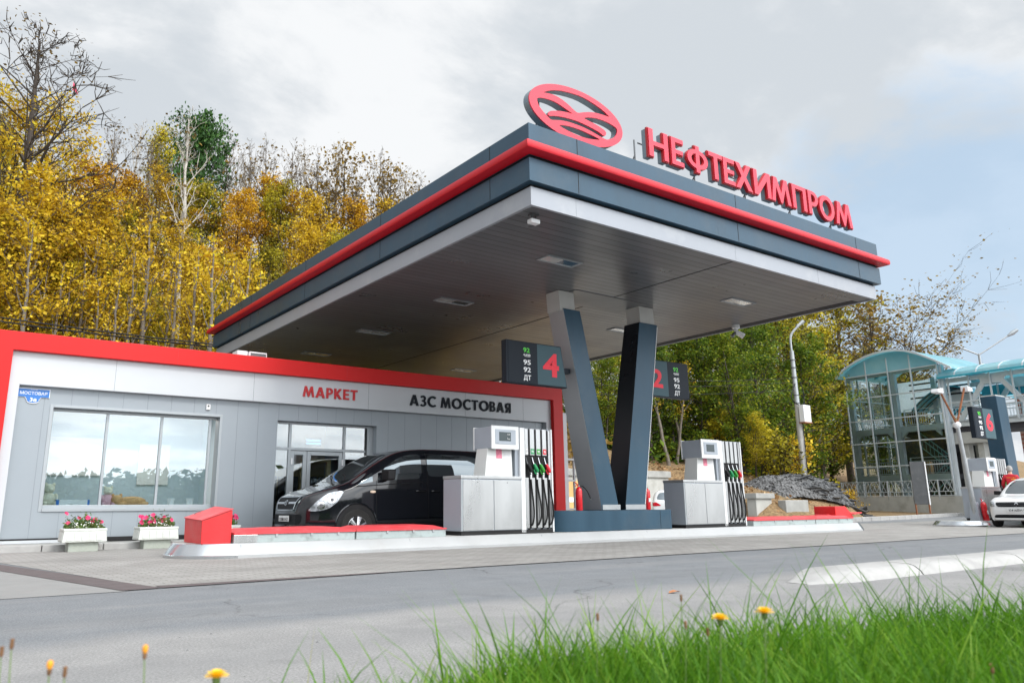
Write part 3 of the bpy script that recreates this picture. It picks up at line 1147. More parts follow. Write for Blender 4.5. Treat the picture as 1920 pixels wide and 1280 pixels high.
def wordplate(mb, word, x0, x1, z0, z1, y, depth, gap=.13, space=.42):
    ws = [space if c == ' ' else glyph(c)[1] for c in word]
    tot = sum(ws) + gap * (len(word) - 1)
    k = (x1 - x0) / tot
    x = x0
    for c, w in zip(word, ws):
        if c != ' ':
            L2 = [[(x + p[0] * k, z0 + p[1] * (z1 - z0)) for p in l] for l in glyph(c)[0]]
            vs, fs = plate(L2, depth)
            mb.add([(p[0], y - depth / 2 - p[2], p[1]) for p in vs], fs)
        x += (w + gap) * k
    return mb


sg = thing('rooftop_sign', 'long row of red three-dimensional letters standing on the canopy roof edge', 'sign', (13.5, 8.9, 6.6))
word = 'НЕФТЕХИМПРОМ'
SPANS = [(10.13, 10.66), (10.745, 11.09), (11.19, 11.80), (11.83, 12.255), (12.275, 12.63), (12.64, 13.20), (13.25, 13.83), (13.84, 14.54), (14.60, 15.13), (15.20, 15.59), (15.63, 16.23), (16.27, 16.97)]
for ch, (a, b) in zip(word, SPANS):
    lp, w = glyph(ch)
    k = (b - a) / w
    L2 = [[(a + p[0] * k, 6.885 + p[1] * .56) for p in l] for l in lp]
    vs, fs = plate(L2, .10)
    ob = MB().add([(p[0], 8.83 - p[2], p[1]) for p in vs], fs).build('letter', 'sign_side', sg)
    vs, fs = plate(L2, .045, 0.012)
    MB().add([(p[0], 8.757 - p[2], p[1]) for p in vs], fs).build('letter_rim', 'sign_trim', ob)
    vs, fs = plate(L2, .03, -0.004)
    MB().add([(p[0], 8.728 - p[2], p[1]) for p in vs], fs).build('letter_face', 'sign_red', ob)
fr = MB()
fr.tube([(10.15, 9.0, 6.87), (16.95, 9.0, 6.87)], .018, 6)
fr.tube([(10.15, 9.0, 7.25), (16.95, 9.0, 7.25)], .015, 6)
for x in (10.08, 11.75, 13.35, 14.95, 16.55):
    fr.tube([(x, 9.02, 6.6), (x, 9.02, 7.3)], .016, 6)
    fr.tube([(x + .02, 8.82, 6.6), (x + .02, 9.02, 6.86)], .014, 6)
    fr.tube([(x - .06, 9.3, 6.5), (x, 9.02, 7.0)], .012, 6)
fr.build('support_frame', 'steel_dark', sg)

em = thing('emblem', 'red oval emblem with curved wing bands standing on the canopy corner', 'emblem', (8.52, 8.95, 6.6))


def smoothloop(p, it=2):
    for _ in range(it):
        q = []
        for i in range(len(p)):
            a, b = p[i], p[(i + 1) % len(p)]
            q += [(a[0] * .75 + b[0] * .25, a[1] * .75 + b[1] * .25), (a[0] * .25 + b[0] * .75, a[1] * .25 + b[1] * .75)]
        p = q
    return p


outer = ell(8.52, 7.235, 1.08, .495, 64)
holeA = [(7.72, 7.424), (7.889, 7.519), (8.085, 7.588), (8.35, 7.628), (8.62, 7.643), (8.858, 7.608), (9.117, 7.542), (9.316, 7.445), (9.164, 7.444), (8.987, 7.432), (8.812, 7.4), (8.655, 7.346), (8.517, 7.287), (8.435, 7.317), (8.306, 7.385), (8.144, 7.442), (7.983, 7.465), (7.823, 7.446)]
holeB = [(7.606, 7.294), (7.74, 7.333), (7.915, 7.349), (8.075, 7.333), (8.268, 7.279), (8.431, 7.234), (8.299, 7.234), (8.134, 7.208), (8.004, 7.175), (7.891, 7.138), (7.849, 7.096), (7.839, 7.034), (8.0, 7.083), (8.162, 7.112), (8.327, 7.128), (8.493, 7.137), (8.66, 7.126), (8.83, 7.108), (9.001, 7.082), (9.121, 7.034), (9.176, 7.063), (9.184, 7.135), (9.094, 7.172), (8.922, 7.204), (8.751, 7.221), (8.633, 7.238), (8.806, 7.3), (8.982, 7.332), (9.158, 7.337), (9.335, 7.319), (9.468, 7.281), (9.472, 7.212), (9.43, 7.129), (9.353, 7.059), (9.224, 6.99), (9.17, 6.979), (8.997, 7.005), (8.826, 7.038), (8.657, 7.057), (8.489, 7.062), (8.323, 7.06), (8.159, 7.041), (8.029, 7.012), (7.9, 6.973), (7.838, 7.014), (7.761, 7.056), (7.701, 7.103), (7.648, 7.152), (7.611, 7.22)]
holeE = [(8.058, 6.934), (8.189, 6.97), (8.353, 6.988), (8.569, 6.991), (8.788, 6.973), (8.959, 6.953), (9.045, 6.937), (8.904, 6.904), (8.731, 6.872), (8.579, 6.865), (8.413, 6.872), (8.25, 6.891), (8.137, 6.911)]
loops = [outer] + [smoothloop(h, 1)[::-1] for h in (holeA, holeB, holeE)]
vs, fs = plate(loops, .13)
eo = MB().add([(p[0], 8.94 - p[2], p[1]) for p in vs], fs).build('emblem_body', 'sign_side', em)
vs, fs = plate(loops, .025, .002)
MB().add([(p[0], 8.862 - p[2], p[1]) for p in vs], fs).build('emblem_face', 'sign_red', em)
fr = MB()
for x in (7.85, 9.1):
    fr.tube([(x, 9.1, 6.55), (x, 9.1, 7.5)], .018, 6)
    fr.tube([(x, 9.4, 6.45), (x, 9.1, 7.2)], .014, 6)
fr.build('support_frame', 'steel_dark', em)


# ------------------------------------------------------------------ pump number signs
def pump_sign(label, x0, x1t, x1b, xd, z0, z1, yf, num, numx, numz, fx, left_dark, group='pump number signs'):
    t = thing('pump_sign', label, 'sign', ((x0 + x1b) / 2, yf, (z0 + z1) / 2), group=group)
    dep = .16
    MB().prism([(x0, z0), (x1b, z0), (x1t, z1), (x0, z1)], yf, yf + dep, 'y').build('sign_case', 'sign_black', t, bev=.008)
    e = .02
    if left_dark:
        MB().prism([(x0 + .05, z0 + e), (xd, z0 + e), (xd, z1 - e), (x0 + .05, z1 - e)], yf - .006, yf - .001, 'y').build('price_panel', 'sign_black', t)
        k = (x1b - x1t) / (z1 - z0)
        MB().prism([(xd, z0 + e), (x1b - e, z0 + e), (x1t - e, z1 - e), (xd, z1 - e)], yf - .0065, yf - .001, 'y').build('number_panel', 'sign_grey', t)
    else:
        MB().prism([(xd, z0 + e), (x1b - .03, z0 + e), (x1t - .03, z1 - e), (xd, z1 - e)], yf - .006, yf - .001, 'y').build('price_panel', 'sign_black', t)
        MB().prism([(x0 + e, z0 + e), (xd, z0 + e), (xd, z1 - e), (x0 + e, z1 - e)], yf - .0065, yf - .001, 'y').build('number_panel', 'sign_grey', t)
    MB().text(num, *numx, *numz, yf - .008, .006, .03).build('number', 'number_red', t)
    h = z1 - z0
    a, b = fx
    MB().text('92', a, b - .02, z0 + .74 * h, z0 + .855 * h, yf - .008, .004, .02).build('grade', 'letter_green', t)
    m = MB().text('SUPER', a, b, z0 + .665 * h, z0 + .705 * h, yf - .008, .004, .02, shear=.3)
    m.box(a + .03, b - .01, yf - .012, yf - .008, z0 + .645 * h, z0 + .655 * h)
    m.build('grade', 'letter_white', t)
    for s, q0, q1 in (('95', .45, .57), ('92', .275, .395), ('ДТ', .07, .21)):
        MB().text(s, a, b, z0 + q0 * h, z0 + q1 * h, yf - .008, .004, .02).build('grade', 'letter_white', t)
    return t


pump_sign('grey pump sign with a red number 4 hung on the left pylon', 9.46, 10.94, 11.09, 10.275, 3.15, 4.03, 12.18, '4', (10.42, 10.86), (3.35, 3.85), (9.90, 10.09), True)
MB().box(10.8, 11.3, 12.3, 12.5, 3.5, 3.6).build('bracket', 'sign_black', [o for o in bpy.data.objects if o.name == 'pump_sign'][0])
pump_sign('grey pump sign with a red number 2 partly behind the right pylon', 13.62, 15.25, 15.25, 14.49, 3.22, 4.10, 12.35, '2', (13.92, 14.30), (3.43, 3.87), (14.70, 14.90), False)
pump_sign('grey pump sign with a red number 6 on the distant dark pylon', 29.85, 31.45, 31.45, 30.62, 2.92, 4.0, 12.0, '6', (30.78, 31.3), (3.2, 3.83), (30.2, 30.44), True)

# ------------------------------------------------------------------ pump islands
def island(x0, x1, y0, y1, label, h=.215):
    t = thing('pump_island', label, 'pump island', ((x0 + x1) / 2, (y0 + y1) / 2, 0), group='raised pump islands')
    prof = [(0, -.01), (0, .045), (.012, .05), (.10, h - .02), (.115, h - .004), (.14, h)]
    vs, fs = [], []
    n = None
    for p, z in prof:
        r = stadium(x0 + p, x1 - p, y0 + p, y1 - p, 18)
        n = len(r)
        vs += [(q[0], q[1], z) for q in r]
    for i in range(len(prof) - 1):
        for k in range(n):
            fs.append((i * n + k, i * n + (k + 1) % n, (i + 1) * n + (k + 1) % n, (i + 1) * n + k))
    mb = MB().add(vs, fs)
    mb.mi = [1 if max(vs[i][0] for i in f) < x0 + .95 or min(vs[i][0] for i in f) > x1 - .75 else 0 for f in fs]
    mb.build('kerb_cladding', ['kerb_clad', 'kerb_steel'], t, smooth=35)
    MB().prism(stadium(x0 + .14, x1 - .14, y0 + .14, y1 - .14, 18), h - .05, h - .003, 'z').build('island_top', 'concrete_light', t)
    jb = MB()
    x = x0 + .9
    while x < x1 - .8:
        jb.hexa([(x - .004, y0 - .003, .0), (x + .004, y0 - .003, .0), (x + .004, y0 + .01, .0), (x - .004, y0 + .01, .0)],
                [(x - .004, y0 + .096, h - .02), (x + .004, y0 + .096, h - .02), (x + .004, y0 + .115, h - .02), (x - .004, y0 + .115, h - .02)])
        x += 2.95
    jb.build('cladding_joints', 'joint', t)
    return t


island(3.25, 22.2, 11.83, 13.50, 'long raised island with white metal kerb under the canopy pylons')
island(27.0, 44.0, 11.15, 12.85, 'distant island with grey kerb under the pump by the white car', .17)


# ------------------------------------------------------------------ fuel pumps
def make_pump(label):
    t = thing('fuel_pump', label, 'fuel pump', (0, 0, 0), local=True, group='silver fuel pumps')
    cab = MB().box(0, 1.44, .012, .60, .075, 1.02).build('cabinet', ['steel_side'], t, bev=.008)
    for a, b in ((.045, .745), (.76, 1.43)):
        d = MB().box(a, b, 0, .012, .085, 1.0).build('door', 'steel', cab, bev=.004)
        MB().lathe([(.010, 0), (.010, -.004)], (a + (b - a) * .47, 0, .955), 8, 'y').build('lock', 'steel_dark', d)
    MB().box(0, .04, .004, .012, .08, 1.01).build('corner_post', 'alu', cab)
    MB().box(-.008, 1.44, -.006, .61, 1.02, 1.08).build('cabinet_top', 'steel', cab, bev=.008)
    MB().box(.02, 2.24, .03, .57, 0, .075).build('plinth_base', 'gap_black', t)
    nk = MB().hexa([(.62, .10, 1.08), (1.29, .10, 1.08), (1.29, .50, 1.08), (.62, .50, 1.08)], [(.70, .12, 1.61), (1.29, .12, 1.61), (1.29, .48, 1.61), (.70, .48, 1.61)]).build('neck', 'pump_cream', t, bev=.012)
    MB().hexa([(.90, .108, 1.42), (1.04, .108, 1.42), (1.04, .114, 1.42), (.90, .114, 1.42)], [(.90, .117, 1.60), (1.04, .117, 1.60), (1.04, .122, 1.60), (.90, .122, 1.60)]).build('notice', 'sticker_pink', nk)
    MB().hexa([(1.09, .102, 1.27), (1.27, .102, 1.27), (1.27, .108, 1.27), (1.09, .108, 1.27)], [(1.09, .115, 1.57), (1.27, .115, 1.57), (1.27, .121, 1.57), (1.09, .121, 1.57)]).build('notice', 'paper', nk)
    hd = MB().box(.70, 1.345, .0, .56, 1.60, 2.02).build('display_head', 'steel_side', t, bev=.012)
    for y0, y1 in ((-.03, .0), (.56, .59)):
        MB().box(.69, 1.36, y0, y1, 1.585, 2.035).build('bezel', 'pump_white', hd, bev=.012)
    MB().box(.775, 1.275, -.036, -.03, 1.68, 1.965).build('face_plate', 'steel_side', hd, bev=.003)
    sc = MB().box(.87, 1.15, -.042, -.036, 1.745, 1.915).build('screen', 'lcd', hd)
    m = MB()
    m.text('0.00', 1.06, 1.13, 1.86, 1.885, -.043, .001, 0)
    m.text('L', 1.065, 1.085, 1.78, 1.815, -.043, .001, .01)
    m.text('000', 1.09, 1.13, 1.775, 1.795, -.043, .001, .0)
    m.build('digits', 'paper', sc)
    MB().box(.80, .86, -.038, -.036, 1.692, 1.698).build('imprint', 'steel_dark', hd)
    # hose column
    cl = MB().box(1.345, 2.25, .09, .52, .02, 2.03).build('hose_column', 'steel_side', t, bev=.006)
    cf = MB().box(1.43, 1.55, .03, .09, .02, 2.03)
    cf.box(2.225, 2.26, .02, .09, .02, 2.03)
    cf.build('column_frame', 'alu_white', cl, bev=.005)
    xs = (1.665, 1.825, 1.985, 2.14)
    prev = 1.56
    cols = ('paper', 'noz_green', 'noz_lime', 'noz_red')
    hs = ('rubber', 'noz_green', 'noz_lime', 'noz_red')
    for i, x in enumerate(xs):
        up = MB().box(prev, x - .026, .035, .09, 1.50, 2.02).build('slot_panel', 'steel', cl, bev=.003)
        MB().box(prev + .012, x - .034, .031, .035, 1.52, 1.625).build('grade_label', cols[i], up)
        tx = ('ДТ', '92', '92', '95')[i]
        MB().text(tx, prev + .03, x - .05, 1.55, 1.595, .0305, .001, .02).build('grade', 'steel_dark' if i == 0 else 'letter_white', up)
        lw = MB().box(prev, x - .026, .035, .09, .10, 1.06).build('slot_panel', 'steel', cl, bev=.003)
        MB().box(x - .024, x + .024, .075, .09, .04, 2.02).build('slot', 'gap_black', cl)
        MB().box(prev, x - .026, .07, .09, 1.06, 1.50).build('holster', 'gap_black', cl)
        nz = MB()
        nz.tube([(x - .075, .055, 1.46), (x - .055, .045, 1.36), (x - .03, .03, 1.29)], [.010, .012, .014], 8)
        nz.build_name = 'nozzle'
        nzo = nz.build('nozzle', 'chrome' if i else 'steel_dark', t, smooth=40)
        b = MB()
        b.tube([(x - .045, .03, 1.33), (x - .01, .015, 1.25), (x + .025, .01, 1.19)], [.026, .038, .030], 10)
        b.tube([(x - .06, .025, 1.22), (x - .035, .012, 1.145), (x + .015, .01, 1.13)], [.010, .012, .014], 8)
        b.ball((x + .02, .008, 1.2), (.034, .03, .042), 10, 7)
        b.build('grip', hs[i], nzo, smooth=40)
        sw = MB().tube([(x + .02, .015, 1.16), (x + .018, .02, 1.03)], [.020, .020], 10)
        sw.build('swivel', 'alu_white', nzo, smooth=40)
        rgx = (.035, .06, .05, .055)[i]
        pts = [(x + .018, .02, 1.03), (x + .03, .015, .85), (x + .02 + rgx, .0, .55), (x + .02 + rgx * 1.1, .0, .32), (x + .03, .015, .17), (x + .0, .05, .16), (x + .0, .06, .10)]
        h = MB().tube(spline(pts, 5), .017, 8)
        h.tube([(x - .006, .062, 1.1), (x - .006, .062, .08)], .016, 6)
        h.build('hose', 'rubber', nzo, smooth=50)
        prev = x + .026
    MB().box(prev, 2.225, .04, .09, .10, 2.0).build('slot_panel', 'steel', cl)
    return t


def spline(pts, k=4):
    P = [Vector(p) for p in pts]
    out = []
    for i in range(len(P) - 1):
        a, b, c, d = P[max(i - 1, 0)], P[i], P[i + 1], P[min(i + 2, len(P) - 1)]
        for j in range(k):
            t = j / k
            out.append(.5 * ((2 * b) + (c - a) * t + (2 * a - 5 * b + 4 * c - d) * t * t + (3 * b - a - 3 * c + d) * t ** 3))
    out.append(P[-1])
    return out


pump = make_pump('silver fuel pump in front of the black van, left of the pylons')
pump.location = (8.262, 12.05, .212)
copy_tree(pump, (14.45, 12.05, .212), 0, 'silver fuel pump right of the pylons before the leaf slope')
copy_tree(pump, (28.45, 11.55, .165), 0, 'small distant fuel pump beside the person in red')

# ------------------------------------------------------------------ fire boxes and chests on the island
t = thing('sand_box', 'red wedge-shaped metal box with a sloping lid at the left island end', 'sand box', (3.83, 12.5, .215), group='red fire sand boxes')
MB().add([(3.61, 12.10, .213), (4.055, 12.10, .213), (4.055, 13.0, .213), (3.61, 13.0, .213), (3.60, 12.10, .545), (4.055, 12.10, .70), (4.055, 13.0, .735), (3.60, 13.0, .575)],
         [(3, 2, 1, 0), (0, 1, 5, 4), (1, 2, 6, 5), (2, 3, 7, 6), (3, 0, 4, 7), (4, 5, 6, 7)]).build('box', 'red_box', t, bev=.006)
MB().hexa([(3.585, 12.085, .548), (4.065, 12.085, .712), (4.065, 13.015, .747), (3.585, 13.015, .578)], [(3.585, 12.085, .560), (4.065, 12.085, .724), (4.065, 13.015, .759), (3.585, 13.015, .590)]).build('lid', 'red_lid', t, bev=.003)
MB().tube([(3.72, 12.9, .63), (3.72, 12.9, .655), (3.80, 12.9, .685), (3.80, 12.9, .66)], .007, 6).build('handle', 'steel_dark', t)

t = thing('sand_box', 'red open scoop-shaped metal box at the right island end', 'sand box', (21.5, 12.9, .215), group='red fire sand boxes')
MB().prism([(21.3, .214), (21.86, .214), (22.22, .36), (22.1, .46), (21.82, .66), (21.3, .65)], 12.45, 13.1, 'y').build('box', 'red_box', t, bev=.006)
MB().hexa([(22.1, 12.35, .43), (22.5, 12.35, .46), (22.5, 13.2, .46), (22.1, 13.2, .43)], [(22.1, 12.35, .45), (22.5, 12.35, .49), (22.5, 13.2, .49), (22.1, 13.2, .45)]).build('lip', 'red_lid', t, bev=.004)
MB().tube([(21.3, 12.6, .40), (21.15, 12.6, .42), (21.15, 13.0, .42), (21.3, 13.0, .40)], .02, 8).build('handle', 'red_lid', t, smooth=40)


def chest(x0, x1, label, first=False, y0=12.05, y1=12.95):
    t = thing('low_chest', label, 'chest', ((x0 + x1) / 2, (y0 + y1) / 2, .215), group='low red-topped chests on the island')
    zt = .335
    MB().box(x0, x1, y0 + .01, y1 - .01, .21, zt).build('body', 'chest_body', t, bev=.006)
    if first:
        MB().box(x0 - .012, x0 + .36, y0 - .006, y0 + .02, .216, zt - .004).build('steel_end', 'steel', t, bev=.004)
    rg = random.Random(int(x0 * 10))
    n = 8
    # lid: shallow hip, slightly dented
    vs, fs = [], []
    prof = [(y0 - .012, zt + .002), (y0 - .012, zt + .03), (y0 + .10, zt + .075), (y1 - .10, zt + .085), (y1 + .012, zt + .03), (y1 + .012, zt + .002)]
    for i in range(n + 1):
        x = x0 - .008 + (x1 - x0 + .016) * i / n
        e = 0.35 if i in (0, n) else 1
        for j, (y, z) in enumerate(prof):
            dz = rg.uniform(-.006, .006) if 0 < j < 5 else 0
            zz = zt + .002 + (z - zt - .002) * (e if j in (2, 3) else 1) + dz
            vs.append((x, y, zz))
    k = len(prof)
    for i in range(n):
        for j in range(k - 1):
            fs.append((i * k + j, i * k + j + 1, (i + 1) * k + j + 1, (i + 1) * k + j))
        fs.append((i * k + k - 1, i * k, (i + 1) * k, (i + 1) * k + k - 1))
    fs += [tuple(range(k)), tuple(n * k + j for j in range(k - 1, -1, -1))]
    MB().add(vs, fs).build('lid', 'red_lid', t)
    for f in (.33, .62, .85):
        x = x0 + (x1 - x0) * f
        MB().box(x - .02, x + .02, y0 - .006, y0 + .012, zt - .04, zt).build('hinge', 'galv', t)
    return t


chest(4.09, 6.12, 'low chest with faded red lid and steel end beside the red wedge box', True)
chest(6.15, 7.93, 'low chest with faded red lid next to the left fuel pump')
chest(16.95, 19.62, 'low chest with faded red lid just right of the hanging pump hoses')
chest(19.65, 21.45, 'low chest with faded red lid in front of the red scoop box')


# ------------------------------------------------------------------ extinguishers
def extinguisher(label, loc, s=1.0, hose=True):
    t = thing('fire_extinguisher', label, 'fire extinguisher', (0, 0, 0), local=True, group='red fire extinguishers')
    MB().lathe([(.062, 0), (.066, .01), (.066, .36), (.058, .40), (.035, .43), (.02, .445)], n=20).build('cylinder', 'extinguisher', t, smooth=40)
    MB().lathe([(.022, .445), (.022, .475), (.012, .485)], n=12).build('valve', 'chrome', t, smooth=40)
    hb = MB()
    hb.tube([(.0, 0, .475), (-.05, 0, .50), (-.10, 0, .535)], [.010, .010, .008], 6)
    hb.tube([(.0, 0, .465), (-.05, 0, .47), (-.09, 0, .455)], [.010, .009, .007], 6)
    hb.build('handle', 'extinguisher', t, smooth=40)
    if hose:
        MB().tube(spline([(.02, 0, .465), (.10, -.01, .455), (.20, -.02, .37), (.26, -.03, .25), (.275, -.03, .22)], 5), .011, 7).build('hose', 'rubber', t, smooth=40)
        MB().tube([(.275, -.03, .22), (.285, -.03, .20)], .013, 7).build('nozzle', 'chrome', t)
    MB().box(-.03, .03, -.0685, -.064, .16, .24).build('label_plate', 'paper', t) if not hose else None
    t.location = loc
    t.scale = (s, s, s)
    return t


extinguisher('red fire extinguisher with a black hose at the foot of the left pylon', (11.42, 12.30, .632), 1.08)
extinguisher('red fire extinguisher half hidden behind the right edge of the right pylon', (13.655, 12.45, .632), 1.05, hose=False)
x3 = extinguisher('small red extinguisher leaning by the distant floodlight pole', (28.45, 11.52, .166), 1.35, hose=False)
x3.rotation_euler = (0, -.14, 0)
t = thing('alarm_horn', 'small red horn mounted on the dark face of the right pylon', 'alarm', (13.0, 12.5, 1.75))
MB().lathe([(.02, 0), (.05, .04), (.10, .07), (.10, .085)], (12.98, 12.5, 1.74), 14, 'z').build('horn', 'extinguisher', t, smooth=40)
MB().box(13.0, 13.04, 12.48, 12.52, 1.45, 1.75).build('bracket', 'jacket_red', t)

# canopy-mounted cameras / floodlights
t = thing('floodlight', 'small white floodlight under the near corner of the canopy', 'floodlight', (7.62, 9.03, 5.2), group='white floodlights under the canopy')
MB().box(7.55, 7.69, 8.98, 9.08, 5.275, 5.305).build('bracket', 'steel_dark', t)
MB().tube([(7.58, 9.03, 5.28), (7.58, 9.03, 5.2)], .012, 6).tube([(7.66, 9.03, 5.28), (7.66, 9.03, 5.2)], .012, 6).build('arm', 'steel_dark', t)
MB().box(7.53, 7.71, 8.97, 9.09, 5.14, 5.21).build('lamp_body', 'alu_white', t, bev=.012)
t = thing('security_camera', 'white dome camera hanging under the right edge of the canopy', 'camera', (17.1, 12.2, 5.1))
MB().lathe([(.10, 5.305), (.10, 5.22), (.05, 5.2), (.05, 5.1)], (17.12, 12.2, 0), 14).build('mount', 'alu_white', t, smooth=40)
MB().tube([(17.12, 12.2, 5.12), (17.26, 12.08, 5.0)], [.065, .075], 12).build('camera_body', 'alu_white', t, smooth=40)
MB().tube([(17.12, 12.2, 5.12), (17.0, 12.26, 5.0)], [.04, .05], 10).build('lens', 'steel_dark', t, smooth=40)

# ------------------------------------------------------------------ store
st = thing('store', 'single-storey grey station shop with a red frame and white lettered fascia', 'shop', (7.9, 18, 0))
YS, YW = 16.60, 16.85
fr = MB()
fr.prism([(.84, .13), (1.22, .13), (1.22, 3.64), (14.56, 3.64), (14.56, .13), (14.91, .13), (14.91, 3.995), (.84, 3.995)], YS, YS + .42, 'y')
fr.build('red_frame', 'red_frame', st, bev=.008)
jb = MB()
for x in (4.2, 8.1, 12.0):
    jb.box(x - .003, x + .003, YS - .0025, YS + .004, 3.645, 3.99)
for z in (1.9,):
    jb.box(.845, 1.215, YS - .0025, YS + .004, z - .003, z + .003)
    jb.box(14.565, 14.905, YS - .0025, YS + .004, z + .9, z + .906)
jb.build('frame_joints', 'letter_red', st)
fa = MB()
fa.prism([(1.22, .2), (1.40, .2), (1.40, 3.01), (14.38, 3.01), (14.38, .2), (14.56, .2), (14.56, 3.64), (1.22, 3.64)], YS + .12, YS + .36, 'y')
fa.build('fascia', 'white_fascia', st, bev=.006)
jb = MB()
for x in (3.05, 5.9, 8.75, 11.6, 13.55):
    jb.box(x - .003, x + .003, YS + .1175, YS + .125, 3.015, 3.635)
jb.build('fascia_joints', 'joint', st)
# front wall with window and door openings
WX0, WX1, WZ0, WZ1 = 2.03, 5.24, .74, 2.635
DX0, DX1, DZ0, DZ1 = 6.54, 9.06, .14, 2.64
wl = MB()
y0, y1 = YW, YW + .28
wl.box(1.40, WX0, y0, y1, .2, 3.06)
wl.box(WX0, WX1, y0, y1, .2, WZ0)
wl.box(WX0, WX1, y0, y1, WZ1, 3.06)
wl.box(WX1, DX0, y0, y1, .2, 3.06)
wl.box(DX0, DX1, y0, y1, DZ1, 3.06)
wl.box(DX1, 14.38, y0, y1, .2, 3.06)
jb = wl
for i in range(27):
    x = 1.86 + i * .47
    if WX0 - .1 < x < WX1 + .1:
        segs = [(.2, WZ0), (WZ1, 3.01)]
    elif DX0 - .1 < x < DX1 + .1:
        segs = [(DZ1, 3.01)]
    else:
        segs = [(.2, 3.01)]
    for a, b in segs:
        jb.box(x - .0035, x + .0035, y0 - .0022, y0 + .003, a, b, 1)
wall = wl.build('front_wall', ['wall_grey', 'joint'], st)
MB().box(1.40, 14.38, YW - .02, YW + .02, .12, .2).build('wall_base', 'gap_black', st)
MB().box(1.0, 2.4, YW - .06, YW - .03, .115, .17).build('base_strip', 'white_fascia', st)
bw = MB()
bw.box(.9, 1.25, 17.0, 24.2, 0, 3.9)
bw.box(14.53, 14.88, 17.0, 24.2, 0, 3.9)
bw.box(.9, 14.88, 24.0, 24.25, 0, 3.9)
bw.build('rear_walls', 'wall_grey', st)
MB().box(.9, 14.88, 16.98, 24.25, 3.75, 3.86).build('roof', 'concrete', st)
MB().box(1.25, 14.53, 17.1, 24.0, .1, .14).build('shop_floor', 'interior_tan', st)
MB().box(1.25, 14.53, 17.13, 24.0, 3.05, 3.1).build('shop_ceiling', 'interior_wall', st)
ib = MB()
ib.box(1.26, 6.2, 21.0, 21.1, .14, 3.05)
ib.box(1.26, 1.3, 17.2, 21.0, .14, 3.05)
ib.box(6.1, 6.2, 17.2, 21.0, .14, 3.05)
ib.build('inner_walls', 'interior_wall', st)
MB().box(2.5, 3.7, 20.95, 20.99, 1.5, 2.4).build('poster', 'paper', st)
MB().box(4.55, 5.3, 20.95, 20.99, 1.3, 2.3).build('poster', 'alu_white', st)
MB().box(6.25, 9.4, 20.5, 20.6, .14, 3.0).build('inner_partition', 'interior_tan', st)
sh = MB()
for x in (6.6, 7.7, 8.8):
    sh.box(x, x + .9, 19.2, 19.6, .14, 1.5)
sh.build('shelves', 'interior_dark', st)
# lamp in the shop ceiling, lit
MB().lathe([(.16, 3.02), (.17, 3.045)], (4.75, 18.6, 0), 18).build('ceiling_lamp', 'lamp_on', st)
ld = bpy.data.lights.new('shop_lamp', 'AREA')
ld.energy = 75
ld.size = 2.2
ld.color = (1, .96, .9)
lo = bpy.data.objects.new('shop_lamp', ld)
COL.objects.link(lo)
lo.location = (4.2, 18.9, 2.98)
# window
wf = MB()
gy = YW + .17
for a in ((WX0, WX1, WZ0, WZ0 + .06), (WX0, WX1, WZ1 - .05, WZ1)):
    wf.box(a[0], a[1], gy, gy + .08, a[2], a[3])
for x in (WX0, 3.02, 4.07, WX1 - .17):
    wf.box(x, x + (.05 if x != WX0 else .03), gy - .002, gy + .078, WZ0 + .06, WZ1 - .05)
win = wf.build('window', 'alu', st, bev=.004)
MB().box(WX0 + .03, WX1 - .14, gy + .03, gy + .038, WZ0 + .05, WZ1 - .04).build('pane', 'window_glass', win)
fl = MB()
fl.prism([(WX0 - .07, WZ0 - .07), (WX1 + .05, WZ0 - .07), (WX1 + .05, WZ1 + .06), (WX0 - .07, WZ1 + .06)], YW - .012, YW, 'y')
tr = MB()
tr.box(WX0 - .06, WX0, YW - .012, YW - .001, WZ0 - .06, WZ1 + .05)
tr.box(WX1, WX1 + .05, YW - .012, YW - .001, WZ0 - .06, WZ1 + .05)
tr.box(WX0, WX1, YW - .012, YW - .001, WZ1, WZ1 + .05)
tr.box(WX0, WX1, YW - .03, YW - .001, WZ0 - .06, WZ0)
tr.build('window_trim', 'alu', win, bev=.003)
MB().box(WX0, WX1 - .1, gy + .09, gy + .55, WZ0 - .02, WZ0 + .04).build('window_shelf', 'alu_white', win)
# entrance
ef = MB()
ey = YW + .18
for a in ((DX0, DX1 - .16, DZ1 - .05, DZ1), (DX0, DX1 - .16, 2.0, 2.06)):
    ef.box(a[0], a[1], ey, ey + .08, a[2], a[3])
for x, w in ((DX0, .04), (6.90, .06), (8.27, .06), (DX1 - .20, .04)):
    ef.box(x, x + w, ey - .002, ey + .078, DZ0, DZ1 - .05)
ef.box(8.86, DX1, ey - .002, ey + .078, DZ0, DZ1)
ent = ef.build('entrance', 'alu', st, bev=.004)
for a, b, c, d in ((DX0 + .04, 6.90, DZ0, 2.0), (DX0 + .04, 6.90, 2.06, 2.59), (6.96, 8.27, 2.06, 2.59), (8.33, 8.86, DZ0, 2.0), (8.33, 8.86, 2.06, 2.59)):
    MB().box(a, b, ey + .03, ey + .038, c, d).build('pane', 'window_glass', ent)
for a, b in ((6.965, 7.36), (7.37, 8.265)):
    db = MB()
    w = .09
    for q in ((a, a + w, .15, 1.99), (b - w, b, .15, 1.99), (a + w, b - w, 1.90, 1.99), (a + w, b - w, .15, .40)):
        db.box(q[0], q[1], ey + .012, ey + .062, q[2], q[3])
    do = db.build('door', 'alu', st, bev=.004)
    MB().box(a + w, b - w, ey + .03, ey + .036, .40, 1.90).build('pane', 'window_glass', do)
    for z in (1.75, 1.0):
        xx = a + .01 if a < 7.2 else b - .02
        MB().box(xx, xx + .03, ey - .012, ey + .012, z - .07, z + .07).build('hinge', 'alu_white', do)
wd = MB()
